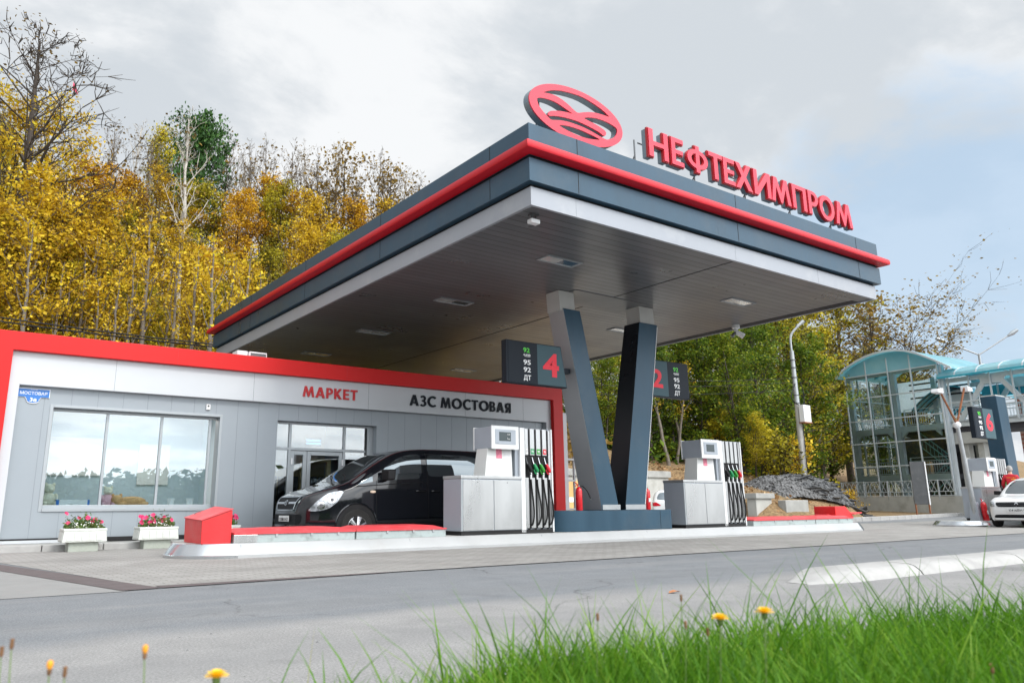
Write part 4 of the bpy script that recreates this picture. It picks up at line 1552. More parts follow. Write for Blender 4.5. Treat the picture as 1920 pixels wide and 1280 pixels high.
for q in ((7.42, 7.50, .15, 1.86), (8.10, 8.2, .15, 1.86), (7.5, 8.1, 1.78, 1.86)):
    wd.box(q[0], q[1], ey + .5, ey + .6, q[2], q[3])
wd.build('inner_door_frame', 'interior_tan', st)
MB().box(7.55, 7.95, ey + .55, ey + .57, 2.15, 2.35).build('lit_panel', 'interior_dark', st)
nb = MB()
nb.box(7.57, 7.93, ey + .54, ey + .55, 2.20, 2.23).box(7.57, 7.93, ey + .54, ey + .55, 2.27, 2.30)
nb.build('blue_light', 'neon_blue', st)
# shop lettering
wordplate(MB(), 'МАРКЕТ', 7.05, 8.44, 3.20, 3.445, YS + .119, .03).build('shop_lettering', 'letter_red', st)
wordplate(MB(), 'АЗС', 9.90, 10.67, 3.19, 3.46, YS + .119, .03).build('shop_lettering', 'letter_black', st)
wordplate(MB(), 'МОСТОВАЯ', 10.82, 13.10, 3.19, 3.46, YS + .119, .03).build('shop_lettering', 'letter_black', st)
# rain pipe beside the shop
MB().box(14.88, 15.36, 16.95, 17.1, .1, 3.35).build('side_panel', 'white_fascia', st)
pb = MB().tube([(15.62, 17.0, 2.1), (15.62, 17.0, .1)], .035, 8)
for z in (.6, 1.4, 2.0):
    pb.box(15.3, 15.66, 16.97, 17.03, z, z + .05)
pb.build('downpipe', 'galv', st, smooth=40)

t = thing('house_sign', 'blue scalloped street name plaque at the upper left of the shop wall', 'plaque', (1.66, 16.84, 2.83))
sp = [(1.385, 2.80), (1.52, 2.80), (1.56, 2.74)] + [(1.66 + .11 * math.cos(a), 2.74 + .06 * math.sin(a)) for a in [math.pi + math.pi * i / 10 for i in range(1, 10)]] + [(1.76, 2.74), (1.80, 2.80), (1.94, 2.80), (1.94, 2.965), (1.385, 2.965)]
MB().prism(sp, YW - .022, YW - .003, 'y').build('border', 'letter_white', t)
cx, cz = 1.6625, 2.84
MB().prism([(cx + (p[0] - cx) * .955, cz + (p[1] - cz) * .91) for p in sp], YW - .026, YW - .021, 'y').build('face', 'plaque_blue', t)
m = MB().text('МОСТОВАЯ', 1.435, 1.89, 2.845, 2.905, YW - .027, .002, .008)
m.text('3а', 1.61, 1.72, 2.715, 2.79, YW - .027, .002, .02)
m.text('улица', 1.61, 1.72, 2.93, 2.948, YW - .027, .002, .0)
m.build('lettering', 'letter_white', t)
t = thing('wall_camera', 'small white box with a dark eye above the shop window corner', 'sensor', (4.97, 16.84, 2.83))
MB().box(4.92, 5.01, YW - .04, YW - .003, 2.77, 2.89).build('case', 'alu_white', t, bev=.01)
MB().lathe([(.02, -.003), (.02, 0)], (4.965, YW - .04, 2.85), 12, 'y').build('eye', 'gap_black', t)
t = thing('floodlight', 'boxy white floodlight on the shop roof under the canopy corner', 'floodlight', (5.9, 17.3, 4.0))
MB().box(5.62, 5.86, 17.15, 17.5, 3.86, 4.20).build('bracket', 'alu_white', t, bev=.01)
MB().box(5.88, 6.30, 17.1, 17.4, 4.0, 4.19).build('lamp_body', 'alu_white', t, bev=.012)
MB().box(5.91, 6.27, 17.09, 17.1, 4.03, 4.16).build('lens', 'steel_dark', t)

# ------------------------------------------------------------------ things in the shop window
def plush(label, loc, mat, mat2, kind, rz=0.0, s=1.0):
    t = thing('plush_toy', label, 'plush toy', (0, 0, 0), local=True, group='plush toys in the shop window')
    b = MB()
    if kind == 'sit':
        b.ball((0, 0, .16), (.15, .13, .17), 12, 8)
        for sx in (-1, 1):
            b.ball((sx * .12, -.10, .06), (.06, .10, .055), 10, 6)
            b.ball((sx * .15, -.04, .20), (.05, .06, .09), 10, 6)
        b.build('body', mat, t, smooth=50)
        h = MB().ball((0, -.02, .39), (.12, .11, .11), 12, 8)
        for sx in (-1, 1):
            h.ball((sx * .09, -.02, .49), (.04, .025, .04), 8, 6)
        h.ball((0, -.12, .365), (.05, .04, .04), 8, 6)
        h.build('head', mat2, t, smooth=50)
    else:
        b.ball((0, 0, .10), (.30, .13, .10), 14, 8)
        b.ball((.24, -.06, .05), (.11, .06, .045), 10, 6)
        b.ball((-.20, -.10, .05), (.11, .06, .045), 10, 6)
        b.build('body', mat, t, smooth=50)
        h = MB().ball((-.30, -.05, .13), (.12, .11, .10), 12, 8)
        for sx in (-1, 1):
            h.ball((-.30 + sx * .08, 0, .22), (.035, .02, .04), 8, 6)
        h.build('head', mat2, t, smooth=50)
    t.location = loc
    t.rotation_euler = (0, 0, rz)
    t.scale = (s, s, s)


plush('cream plush toy sitting in the left corner of the shop window', (2.18, 17.36, .78), 'plush_white', 'plush_white', 'sit', .3, .85)
plush('pink and white plush toy sitting behind the middle window mullion', (3.24, 17.36, .78), 'plush_pink', 'plush_white', 'sit', .2, .75)
plush('tan plush toy lying along the middle of the shop window', (3.70, 17.34, .78), 'plush_tan', 'plush_tan', 'lie', 0, .95)
t = thing('parcel', 'white box with blue ends lying in the shop window', 'box', (2.6, 17.3, .78))
MB().box(2.36, 2.86, 17.2, 17.4, .782, .90).build('carton', 'paper', t, bev=.005)
MB().box(2.31, 2.36, 17.2, 17.4, .782, .90).box(2.86, 2.90, 17.2, 17.4, .782, .90).build('end', 'plaque_blue', t)
for x, l in ((4.47, 'white flower pot standing in the shop window, nearer the mullion'), (4.86, 'white flower pot standing by the right frame of the shop window')):
    t = thing('flower_pot', l, 'flower pot', (x, 17.3, .78), group='white pots in the shop window')
    MB().lathe([(.055, .782), (.075, .915), (.08, .93), (.07, .93), (.06, .90)], (x, 17.3, 0), 18).build('pot', 'alu_white', t, smooth=40)


# ------------------------------------------------------------------ planters with petunias
def make_planter(label):
    t = thing('planter', label, 'planter', (0, 0, 0), local=True, group='concrete flower troughs before the shop')
    w, d = .72, .50
    def taper(z0, z1, k0, k1):
        a, b = w / 2 * k0, d / 2 * k0
        c, e = w / 2 * k1, d / 2 * k1
        return [(-a, -b, z0), (a, -b, z0), (a, b, z0), (-a, b, z0)], [(-c, -e, z1), (c, -e, z1), (c, e, z1), (-c, e, z1)]
    b0, t0 = taper(.165, .36, 1.0, .94)
    tr = MB().hexa(b0, t0).build('trough', 'planter', t, bev=.012)
    rim = MB()
    b0, t0 = taper(.35, .395, .97, .97)
    rim.hexa(b0, t0)
    rim.build('rim', 'planter', tr, bev=.01)
    for i in range(5):
        x0 = -.29 + i * .118
        MB().hexa([(x0, -.258, .19), (x0 + .10, -.258, .19), (x0 + .10, -.248, .19), (x0, -.248, .19)], [(x0, -.248, .335), (x0 + .10, -.248, .335), (x0 + .10, -.238, .335), (x0, -.238, .335)]).build('raised_panel', 'planter', tr, bev=.004)
    for i in range(4):
        y0 = -.19 + i * .098
        MB().hexa([(-.366, y0, .19), (-.356, y0, .19), (-.356, y0 + .08, .19), (-.366, y0 + .08, .19)], [(-.354, y0, .335), (-.344, y0, .335), (-.344, y0 + .08, .335), (-.354, y0 + .08, .335)]).build('raised_panel', 'planter', tr, bev=.004)
    MB().box(-.31, .31, -.22, .22, .33, .385).build('soil', 'turf_soil', tr)
    MB().box(-.24, .24, -.17, .17, 0, .165).build('base_block', 'planter_base', t, bev=.01)
    return t


leafmat('petunia_leaf', [(0.1, (.05, .10, .02)), (0.5, (.11, .18, .04)), (0.9, (.24, .18, .08))], .2)


def petunias(label, loc, seed, nfl):
    rg = np.random.default_rng(seed)
    t = thing('petunia', label, 'flowers', loc, group='petunias in the troughs', local=False)
    ORG[t.name] = Vector((0, 0, 0))
    n = 900
    c = np.stack([rg.uniform(-.30, .30, n), rg.uniform(-.2, .2, n), np.abs(rg.normal(0, .085, n)) * 1.2], 1)
    c[:, 2] *= (1 - (np.abs(c[:, 0]) / .36) ** 3)
    vs, fs = leaf_quads(c, rg, .03, .06)
    raw('foliage', vs, fs, 'petunia_leaf', t)
    stems, pet, wh = MB(), MB(), MB()
    for i in range(nfl):
        x, y, z = rg.uniform(-.3, .3), rg.uniform(-.22, .1), rg.uniform(.08, .21)
        if rg.random() < .2:
            z += rg.uniform(.04, .11)
        stems.tube([(x * .8, y * .8, .02), (x * .95, y * .95, z * .7), (x, y, z)], .0035, 5)
        tilt = Vector((rg.uniform(-.5, .5), -1, rg.uniform(.1, .9))).normalized()
        pet = MB()
        disc(pet, Vector((x, y, z)), tilt, rg.uniform(.032, .046), rg)
        pet.build('flower', 'petal_pink', t)
    for i in range(26):
        x, y, z = rg.uniform(-.22, .24), rg.uniform(-.22, -.02), rg.uniform(.02, .12)
        disc(wh, Vector((x, y, z)), Vector((rg.uniform(-.4, .4), -1, .4)).normalized(), .011, rg)
    stems.build('stem', 'stalk', t)
    wh.build('small_flower', 'petal_white', t)
    return t


def disc(mb, c, nrm, r, rg, n=9):
    a = nrm.cross(Vector((0, 0, 1))).normalized()
    b = nrm.cross(a)
    vs = [c - nrm * r * .5]
    for k in range(n):
        an = 2 * math.pi * k / n
        q = r * (1 + .14 * math.cos(5 * an) + rg.uniform(-.08, .08))
        vs.append(c + (a * math.cos(an) + b * math.sin(an)) * q + nrm * rg.uniform(-.1, .1) * r)
    mb.add(vs, [(0, 1 + k, 1 + (k + 1) % n) for k in range(n)])


def leaf_quads(c, rg, lo, hi, flat=0.0, asp=(.45, .75)):
    """rhombic leaves: (n,3) centres -> verts, quads"""
    n = len(c)
    d = rg.normal(size=(n, 3))
    d[:, 2] *= (1 - flat)
    d /= np.linalg.norm(d, axis=1, keepdims=True)
    e = rg.normal(size=(n, 3))
    e -= (e * d).sum(1, keepdims=True) * d
    e /= np.linalg.norm(e, axis=1, keepdims=True)
    L = (lo * .75 + (hi * 1.25 - lo * .75) * rg.random((n, 1)) ** 1.6) * .5
    W = L * rg.uniform(asp[0], asp[1], (n, 1))
    nrm = np.cross(d, e)
    vs = np.stack([c - d * L, c + e * W + nrm * L * .15, c + d * L, c - e * W + nrm * L * .15], 1).reshape(-1, 3)
    fs = np.arange(4 * n).reshape(n, 4)
    return vs, fs


plr = make_planter('white concrete trough with pink petunias below the left window end')
plr.location = (2.58, 15.62, 0)
copy_tree(plr, (3.86, 15.80, 0), 0, 'white concrete trough with tall pink petunias below the window, left of the red box')
copy_tree(plr, (5.10, 15.95, 0), 0, 'concrete trough hidden behind the red wedge box')
petunias('pink and white petunias in the trough at the far left', (2.58, 15.62, .385), 3, 8)
petunias('tall pink petunias in the trough left of the red box', (3.86, 15.80, .385), 9, 15)
petunias('pink petunias showing just behind the red wedge box', (5.10, 15.95, .385), 14, 12)


# ------------------------------------------------------------------ cars: one hull, panels laid on it
class Hull:
    def __init__(s, L, W, top, bot, plan, tum, n=7.0):
        s.L, s.W, s.top, s.bot, s.plan, s.tum, s.n = L, W, top, bot, plan, tum, n

    @staticmethod
    def lin(tab, x):
        if x <= tab[0][0]:
            return tab[0][1]
        for i, ((a, p), (b, q)) in enumerate(zip(tab, tab[1:])):
            if x <= b:
                m = lambda k: (tab[min(k + 1, len(tab) - 1)][1] - tab[max(k - 1, 0)][1]) / max(1e-6, tab[min(k + 1, len(tab) - 1)][0] - tab[max(k - 1, 0)][0])
                h = b - a
                t = (x - a) / h
                sl = (q - p) / h
                def lim(mm):
                    if sl == 0 or mm * sl <= 0:
                        return 0.0
                    return math.copysign(min(abs(mm), 3 * abs(sl)), sl)
                m0, m1 = lim(m(i)), lim(m(i + 1))
                return ((2 * t ** 3 - 3 * t * t + 1) * p + (t ** 3 - 2 * t * t + t) * h * m0 + (-2 * t ** 3 + 3 * t * t) * q + (t ** 3 - t * t) * h * m1)
        return tab[-1][1]

    def zt(s, x):
        return s.lin(s.top, x)

    def zb(s, x):
        return s.lin(s.bot, x)

    def yh(s, x, z):
        a, b = s.zb(x), s.zt(x)
        if z >= b:
            return 0.0
        q = min(1, max(0, (z - a) / (b - a)))
        w = s.W / 2 * s.lin(s.plan, x) * s.lin(s.tum, z)
        lo = 1 - .06 * max(0, 1 - q * 6) ** 2
        return w * lo * (1 - q ** s.n) ** (1 / s.n)

    def mesh(s, nx=72, m=20):
        mb = MB()
        xs = sorted(set([0] + [s.L * (0.5 - .5 * math.cos(math.pi * i / nx)) for i in range(nx + 1)]))
        vs = []
        for x in xs:
            a, b = s.zb(x), s.zt(x)
            half = []
            for i in range(m + 1):
                th = i / m
                z = a + (b - a) * (1 - (1 - th) ** 1.9)
                half.append((x, s.yh(x, z) if i < m else 0.0, z))
            ring = [(p[0], -p[1], p[2]) for p in half[:-1]] + [half[-1]] + half[:-1][::-1]
            vs += ring
        k = 2 * m + 1
        fs = []
        for i in range(len(xs) - 1):
            for j in range(k - 1):
                fs.append((i * k + j, i * k + j + 1, (i + 1) * k + j + 1, (i + 1) * k + j))
            fs.append((i * k + k - 1, i * k, (i + 1) * k, (i + 1) * k + k - 1))
        fs += [tuple(range(k)), tuple((len(xs) - 1) * k + j for j in range(k - 1, -1, -1))]
        return mb.add(vs, fs)

    def side(s, poly, off=.004, sg=-1, g=.05):
        def f(u, v):
            return (u, sg * (s.yh(u, v) + off), v)
        return s._lay(poly, f, g)

    def front(s, poly, off=.004, g=.04, rear=False):
        def f(u, v):
            lo, hi = (0, s.L * .5)
            if rear:
                lo, hi = s.L, s.L * .5
            for _ in range(26):
                md = (lo + hi) / 2
                if s.yh(md, v) > abs(u):
                    hi = md
                else:
                    lo = md
            return (hi + (off if rear else -off), u, v + off * .5)
        return s._lay(poly, f, g)

    def topd(s, poly, off=.004, g=.06):
        def f(u, v):
            lo, hi = s.zb(u), s.zt(u)
            for _ in range(24):
                md = (lo + hi) / 2
                if s.yh(u, md) > abs(v):
                    lo = md
                else:
                    hi = md
            return (u, v, lo + off)
        return s._lay(poly, f, g)

    @staticmethod
    def _lay(poly, f, g):
        bm = bmesh.new()
        bm.faces.new([bm.verts.new((p[0], p[1], 0)) for p in poly])
        for ax in (0, 1):
            a, b = min(p[ax] for p in poly), max(p[ax] for p in poly)
            n = int((b - a) / g)
            for i in range(1, n + 1):
                co = [0, 0, 0]
                no = [0, 0, 0]
                co[ax] = a + (b - a) * i / (n + 1)
                no[ax] = 1
                bmesh.ops.bisect_plane(bm, geom=bm.verts[:] + bm.edges[:] + bm.faces[:], plane_co=co, plane_no=no)
        bm.verts.index_update()
        vs = [f(v.co.x, v.co.y) for v in bm.verts]
        fs = [tuple(v.index for v in q.verts) for q in bm.faces]
        bm.free()
        return MB().add(vs, fs)


def rounded(poly, r=.25):
    return smoothloop([p for a, b in zip(poly, poly[1:] + poly[:1]) for p in ((a[0] + (b[0] - a[0]) * r, a[1] + (b[1] - a[1]) * r), (a[0] + (b[0] - a[0]) * (1 - r), a[1] + (b[1] - a[1]) * (1 - r)))], 1)


def wheel(parent, x, y, r, w=.2, rim='chrome', spokes=6):
    sg = -1 if y < 0 else 1
    prof = [(r * .62, -w / 2), (r * .93, -w / 2), (r, -w / 2 + .03), (r, w / 2 - .03), (r * .93, w / 2), (r * .62, w / 2)]
    mb = MB().lathe(prof, (x, y, r), 32, 'y')
    wh = mb.build('wheel', 'tyre', parent, smooth=40)
    rb = MB()
    yo = y + sg * w * .47
    n = 28
    rb.lathe([(r * .64, yo - .012), (r * .64, yo + .012)], (x, 0, r), 28, 'y')
    hub = MB().lathe([(r * .63, sg * .006), (r * .60, sg * .016), (r * .57, sg * .006)], (x, yo, r), 28, 'y')
    for k in range(spokes):
        a = 2 * math.pi * k / spokes + .3
        for da in (-.13, .13):
            c, s_ = math.cos(a + da), math.sin(a + da)
            px, pz = -s_, c
            p0, p1 = .12 * r, .60 * r
            ww = .05 * r
            q = [(x + c * p0 + px * ww, yo + sg * .02, r + s_ * p0 + pz * ww), (x + c * p0 - px * ww, yo + sg * .02, r + s_ * p0 - pz * ww),
                 (x + c * p1 - px * ww, yo + sg * .012, r + s_ * p1 - pz * ww), (x + c * p1 + px * ww, yo + sg * .012, r + s_ * p1 + pz * ww)]
            q2 = [(p[0], p[1] - sg * .02, p[2]) for p in q]
            hub.hexa(q2, q)
    hub.lathe([(.16 * r, sg * .0), (.14 * r, sg * .03)], (x, yo, r), 14, 'y')
    rb.build('wheel_disc', 'gap_black', wh)
    hub.build('rim', rim, wh)
    return wh


# black van ---------------------------------------------------------------
van = thing('van', 'black passenger van with chrome grille parked between the shop door and the pump', 'van', (0, 0, 0), local=True)
H = Hull(5.12, 1.92,
         [(0, .70), (.03, .82), (.12, .93), (.30, 1.01), (.62, 1.115), (.98, 1.235), (1.35, 1.465), (1.75, 1.695), (2.05, 1.83), (2.4, 1.905), (3.0, 1.935), (4.4, 1.925), (4.85, 1.88), (5.02, 1.70), (5.12, 1.2)],
         [(0, .34), (.15, .24), (.7, .22), (4.6, .24), (5.12, .36)],
         [(0, .56), (.08, .69), (.2, .80), (.4, .905), (.7, .97), (1.1, 1.0), (4.3, 1.0), (4.9, .95), (5.12, .86)],
         [(.2, .97), (.45, 1.0), (.9, 1.0), (1.12, .99), (1.3, .975), (1.6, .945), (1.95, .90)], 11.0)
H.mesh(96, 26).build('body', 'car_black', van, smooth=50)
win = rounded([(1.50, 1.24), (2.05, 1.27), (2.50, 1.29), (2.57, 1.40), (2.56, 1.80), (2.30, 1.79), (2.02, 1.705), (1.70, 1.50)], .12)
for sg in (-1, 1):
    H.side(win, .004, sg).build('side_window', 'car_glass', van, smooth=50)
    H.side(rounded([(2.70, 1.33), (4.02, 1.36), (4.02, 1.80), (2.72, 1.81)], .1), .004, sg).build('side_window', 'car_glass', van, smooth=50)
    H.side(rounded([(4.10, 1.36), (4.82, 1.38), (4.72, 1.78), (4.10, 1.80)], .1), .004, sg).build('side_window', 'car_glass', van, smooth=50)
    H.side([(1.10, 1.16), (1.42, 1.22), (1.42, 1.40), (1.32, 1.34)], .004, sg).build('quarter_window', 'car_glass', van, smooth=50)
    H.side([(1.05, 1.115), (2.6, 1.22), (2.6, 1.235), (1.05, 1.132)], .007, sg).build('window_trim', 'grille_black', van)
    H.side(rounded([(.13, .66), (.30, .655), (.50, .70), (.66, .82), (.80, 1.02), (.72, 1.045), (.50, 1.0), (.30, .86)], .14), .008, sg, .03).build('headlight', 'lamp_clear', van, smooth=50)
    for q in (ell(.36, .76, .075, .075, 18), ell(.56, .87, .08, .08, 18)):
        hl = [c_ for c_ in bpy.data.objects if c_.name.startswith('headlight') and c_.parent == van][-1]
        H.side(q, .012, sg, .03).build('reflector', 'chrome', hl, smooth=50)
        cx_, cz_ = sum(p[0] for p in q) / len(q), sum(p[1] for p in q) / len(q)
        H.side(ell(cx_, cz_, .035, .035, 14), .016, sg, .03).build('bulb', 'steel_dark', hl)
    ln = MB()
    for q in ([(1.50, .50), (1.506, .50), (1.51, 1.24), (1.502, 1.24)], [(2.72, .45), (2.728, .45), (2.70, 1.84), (2.692, 1.84)], [(1.52, .42), (4.1, .42), (4.1, .428), (1.52, .428)]):
        b = H.side(q, .003, sg)
        ln.add(b.v, b.f)
    ln.build('door_gap', 'gap_black', van)
    dh = MB()
    for a, b in ((2.42, 2.66), (2.80, 2.98)):
        yy = H.yh(2.5, 1.04)
        dh.tube([(a, sg * (yy + .01), 1.04), (a + .03, sg * (yy + .04), 1.045), (b - .03, sg * (yy + .04), 1.045), (b, sg * (yy + .01), 1.04)], .018, 8)
    dh.build('door_handle', 'car_black', van, smooth=40)
    H.side(rounded([(1.36, 1.0), (1.48, 1.0), (1.48, 1.05), (1.36, 1.05)], .2), .006, sg).build('side_marker', 'lamp_amber', van)
    mr = MB()
    yy = H.yh(1.65, 1.3)
    mr.hexa([(1.60, sg * (yy + .04), 1.235), (1.78, sg * (yy + .06), 1.245), (1.80, sg * (yy + .26), 1.26), (1.64, sg * (yy + .25), 1.25)],
            [(1.57, sg * (yy + .06), 1.46), (1.80, sg * (yy + .08), 1.47), (1.82, sg * (yy + .25), 1.46), (1.66, sg * (yy + .24), 1.45)])
    mr.box(1.62, 1.70, min(sg * (yy - .02), sg * (yy + .08)), max(sg * (yy - .02), sg * (yy + .08)), 1.235, 1.28)
    mr.build('mirror', 'rubber', van, bev=.035, smooth=40, seg=3)
    ar = [(1.08 + .43 * math.cos(a), .36 + .43 * math.sin(a)) for a in [math.pi * i / 20 for i in range(21)]]
    H.side([(p[0], max(.26, p[1])) for p in ar], .003, sg).build('wheel_arch', 'gap_black', van)
    lip = MB().tube([(p[0], sg * (H.yh(p[0], max(.3, p[1])) + .004), p[1]) for p in [(1.08 + .44 * math.cos(a), .36 + .44 * math.sin(a)) for a in [math.pi * i / 20 for i in range(21)]]], .018, 6)
    lip.build('arch_lip', 'car_black', van, smooth=40)
    H.side([(p[0] + 3.02, p[1]) for p in ar], .003, sg).build('wheel_arch', 'gap_black', van)
    wheel(van, 1.08, sg * .885, .345, .2)
    wheel(van, 4.10, sg * .885, .345, .2)
H.front(rounded([(-.72, 1.235), (.72, 1.235), (.66, 1.62), (.52, 1.80), (-.52, 1.80), (-.66, 1.62)], .12), .005).build('windshield', 'car_glass', van, smooth=50)
wp = MB()
for y in (-.5, .1):
    wp.tube([(H.L * 0 + 1.0, y, 1.245), (1.16, y + .28, 1.345), (1.22, y + .5, 1.385)], .012, 6)
wp.build('wiper', 'gap_black', van)
gr = H.front(rounded([(-.40, .68), (.40, .68), (.50, .90), (.46, .925), (-.46, .925), (-.50, .90)], .08), .010)
go = gr.build('grille', 'grille_black', van, smooth=50)
ch = MB()
for q in ([(-.52, .915), (.52, .915), (.50, .945), (-.50, .945)], [(-.45, .79), (.45, .79), (.46, .83), (-.46, .83)], [(-.42, .66), (.42, .66), (.42, .685), (-.42, .685)],
          [(-.53, .945), (-.50, .945), (-.39, .66), (-.42, .66)], [(.50, .945), (.53, .945), (.42, .66), (.39, .66)]):
    b = H.front(q, .017)
    ch.add(b.v, b.f)
ch.build('grille_bar', 'chrome', go, smooth=50)
lg = H.front(ell(0, .81, .085, .05, 20), .024)
bd = H.front(ell(0, .81, .068, .036, 20), .026)
lgo = lg.build('badge', 'chrome', go)
bd.build('badge_field', 'grille_black', lgo)
hb = MB()
for q in ([(-.042, .782), (-.026, .782), (-.010, .838), (-.026, .838)], [(.010, .782), (.026, .782), (.042, .838), (.026, .838)], [(-.026, .802), (.028, .812), (.026, .822), (-.028, .812)]):
    b = H.front(q, .029)
    hb.add(b.v, b.f)
hb.build('badge_letter', 'chrome', lgo)
H.front(rounded([(-.62, .40), (.62, .40), (.66, .60), (-.66, .60)], .08), .006).build('bumper_intake', 'grille_black', van, smooth=50)
pv = H.front([(-.26, .45), (.26, .45), (.26, .56), (-.26, .56)], .03).build('number_plate', 'plate_white', van)
pt = MB()
vs, fs = text_geo('О081НХ', .01)
xs = [p[0] for p in vs]
mn, mx = min(xs), max(xs)
pt.add([(-.02, -( -.22 + (p[0] - mn) / (mx - mn) * .44) * -1 * -1, .475 + p[1] * .085) for p in vs], fs)
b0 = pt.v
pt.v = [(min(q[0] for q in [(v[0],) for v in H.front([(-.26, .45), (.26, .45), (.26, .56), (-.26, .56)], .034).v]) - .001, p[1], p[2]) for p in b0]
pt.build('plate_lettering', 'letter_black', pv)
H.topd([(2.2, -.55), (2.24, -.55), (2.24, .55), (2.2, .55)], .003).build('roof_seam', 'gap_black', van)
van.location = (6.08, 15.0, 0)

# white saloon at the right -------------------------------------------------
car = thing('car', 'white saloon car with a dark grille facing the camera at the right edge', 'car', (0, 0, 0), local=True)
K = Hull(4.25, 1.74,
         [(0, .58), (.03, .70), (.12, .80), (.4, .875), (.8, .93), (1.12, .965), (1.35, 1.11), (1.65, 1.31), (1.95, 1.44), (2.3, 1.50), (2.9, 1.49), (3.3, 1.40), (3.65, 1.15), (3.8, 1.06), (4.1, 1.02), (4.22, .85), (4.25, .6)],
         [(0, .24), (.15, .20), (3.9, .22), (4.25, .36)],
         [(0, .72), (.07, .80), (.2, .885), (.45, .955), (.8, 1.0), (3.4, 1.0), (3.9, .95), (4.25, .8)],
         [(.2, .97), (.5, 1.0), (.85, .99), (1.0, .95), (1.25, .86), (1.5, .74)], 8.0)
K.mesh(80, 22).build('body', 'car_white', car, smooth=50)
K.front(rounded([(-.66, .99), (.66, .99), (.50, 1.42), (-.50, 1.42)], .1), .005).build('windshield', 'car_glass', car, smooth=50)
kg = K.front(rounded([(-.50, .60), (.50, .60), (.56, .74), (-.56, .74)], .08), .010).build('grille', 'grille_black', car, smooth=50)
c = MB()
for z in (.64, .69):
    b = K.front([(-.52, z), (.52, z), (.52, z + .010), (-.52, z + .010)], .015)
    c.add(b.v, b.f)
c.build('grille_bar', 'steel_dark', kg)
b = K.front([(0, .595), (.055, .67), (0, .745), (-.055, .67)], .022)
bo = b.build('badge', 'chrome', kg)
K.front([(0, .635), (.026, .67), (0, .705), (-.026, .67)], .025).build('badge_field', 'grille_black', bo)
for sg in (-1, 1):
    K.front(rounded([(sg * .56, .60), (sg * .80, .63), (sg * .83, .76), (sg * .60, .77)], .15), .008, .03).build('headlight', 'lamp_clear', car, smooth=50)
    K.side(rounded([(1.30, 1.0), (2.1, 1.0), (2.1, 1.38), (1.86, 1.36)], .1), .004, sg).build('side_window', 'car_glass', car, smooth=50)
    K.side(rounded([(2.18, 1.0), (3.2, 1.0), (3.05, 1.32), (2.18, 1.38)], .1), .004, sg).build('side_window', 'car_glass', car, smooth=50)
    m = MB()
    yy = K.yh(1.45, 1.0)
    m.hexa([(1.42, sg * (yy - .02), .96), (1.56, sg * (yy - .02), .96), (1.58, sg * (yy + .2), .98), (1.46, sg * (yy + .2), .98)], [(1.42, sg * yy, 1.09), (1.56, sg * yy, 1.09), (1.58, sg * (yy + .19), 1.10), (1.46, sg * (yy + .19), 1.10)])
    m.build('mirror', 'gap_black', car, bev=.02)
    ar = [(.78 + .36 * math.cos(a), .30 + .36 * math.sin(a)) for a in [math.pi * i / 16 for i in range(17)]]
    K.side([(p[0], max(.24, p[1])) for p in ar], .003, sg).build('wheel_arch', 'gap_black', car)
    K.side([(p[0] + 2.62, max(.24, p[1])) for p in ar], .003, sg).build('wheel_arch', 'gap_black', car)
    wheel(car, .78, sg * .79, .30, .18, 'steel')
    wheel(car, 3.40, sg * .79, .30, .18, 'steel')
K.front(rounded([(-.62, .28), (.62, .28), (.58, .38), (-.58, .38)], .08), .006).build('bumper_intake', 'grille_black', car, smooth=50)
kp = K.front([(-.26, .46), (.26, .46), (.26, .57), (-.26, .57)], .015)
xm = min(v[0] for v in kp.v)
kpo = MB().box(xm - .01, xm + .02, -.26, .26, .455, .565).build('number_plate', 'plate_white', car)
pt = MB()
vs, fs = text_geo('К416ВН', .01)
xs = [p[0] for p in vs]
mn, mx = min(xs), max(xs)
pt.add([(xm - .012, .20 - (p[0] - mn) / (mx - mn) * .34, .475 + p[1] * .09) for p in vs], fs)
vs, fs = text_geo('59', .01)
pt.add([(xm - .012, -.17 - p[0] * .05, .50 + p[1] * .06) for p in vs], fs)
pt.build('plate_lettering', 'letter_black', kpo)
bl = MB().box(1.95, 2.05, -.22, .22, 1.47, 1.53).build('roof_bar', 'lamp_red', car, bev=.012)
car.location = (26.95, 10.05, 0)
car.rotation_euler = (0, 0, math.radians(4))

# white hatchback behind the plinth -----------------------------------------
hb = thing('car', 'white hatchback with a red tail lamp glimpsed behind the plinth', 'car', (0, 0, 0), local=True)
Q = Hull(4.0, 1.72,
         [(0, .55), (.05, .92), (.12, 1.02), (.35, 1.36), (.5, 1.43), (1.2, 1.47), (1.9, 1.42), (2.5, 1.12), (2.9, .98), (3.6, .86), (3.95, .7), (4.0, .55)],
         [(0, .3), (.15, .22), (3.8, .22), (4.0, .32)], [(0, .82), (.1, .90), (.35, .96), (.9, 1.0), (3.3, 1.0), (4.0, .7)],
         [(.2, .97), (.5, 1.0), (.85, .99), (1.0, .95), (1.25, .87), (1.5, .76)], 8.0)
Q.mesh(60, 18).build('body', 'car_white', hb, smooth=50)
Q.front(rounded([(-.62, 1.03), (.62, 1.03), (.50, 1.33), (-.50, 1.33)], .12), .005).build('rear_window', 'car_glass', hb, smooth=50)
for sg in (-1, 1):
    Q.front(rounded([(sg * .40, .80), (sg * .76, .78), (sg * .79, .92), (sg * .62, .95)], .15), .01, .03).build('tail_lamp', 'lamp_red', hb, smooth=50)
    Q.side(rounded([(.40, 1.02), (1.2, 1.0), (1.2, 1.34), (.62, 1.33)], .12), .004, sg).build('side_window', 'car_glass', hb, smooth=50)
    Q.side(rounded([(1.3, 1.0), (2.2, .98), (1.9, 1.30), (1.3, 1.34)], .12), .004, sg).build('side_window', 'car_glass', hb, smooth=50)
    wheel(hb, .72, sg * .78, .30, .18, 'steel')
    wheel(hb, 3.2, sg * .78, .30, .18, 'steel')
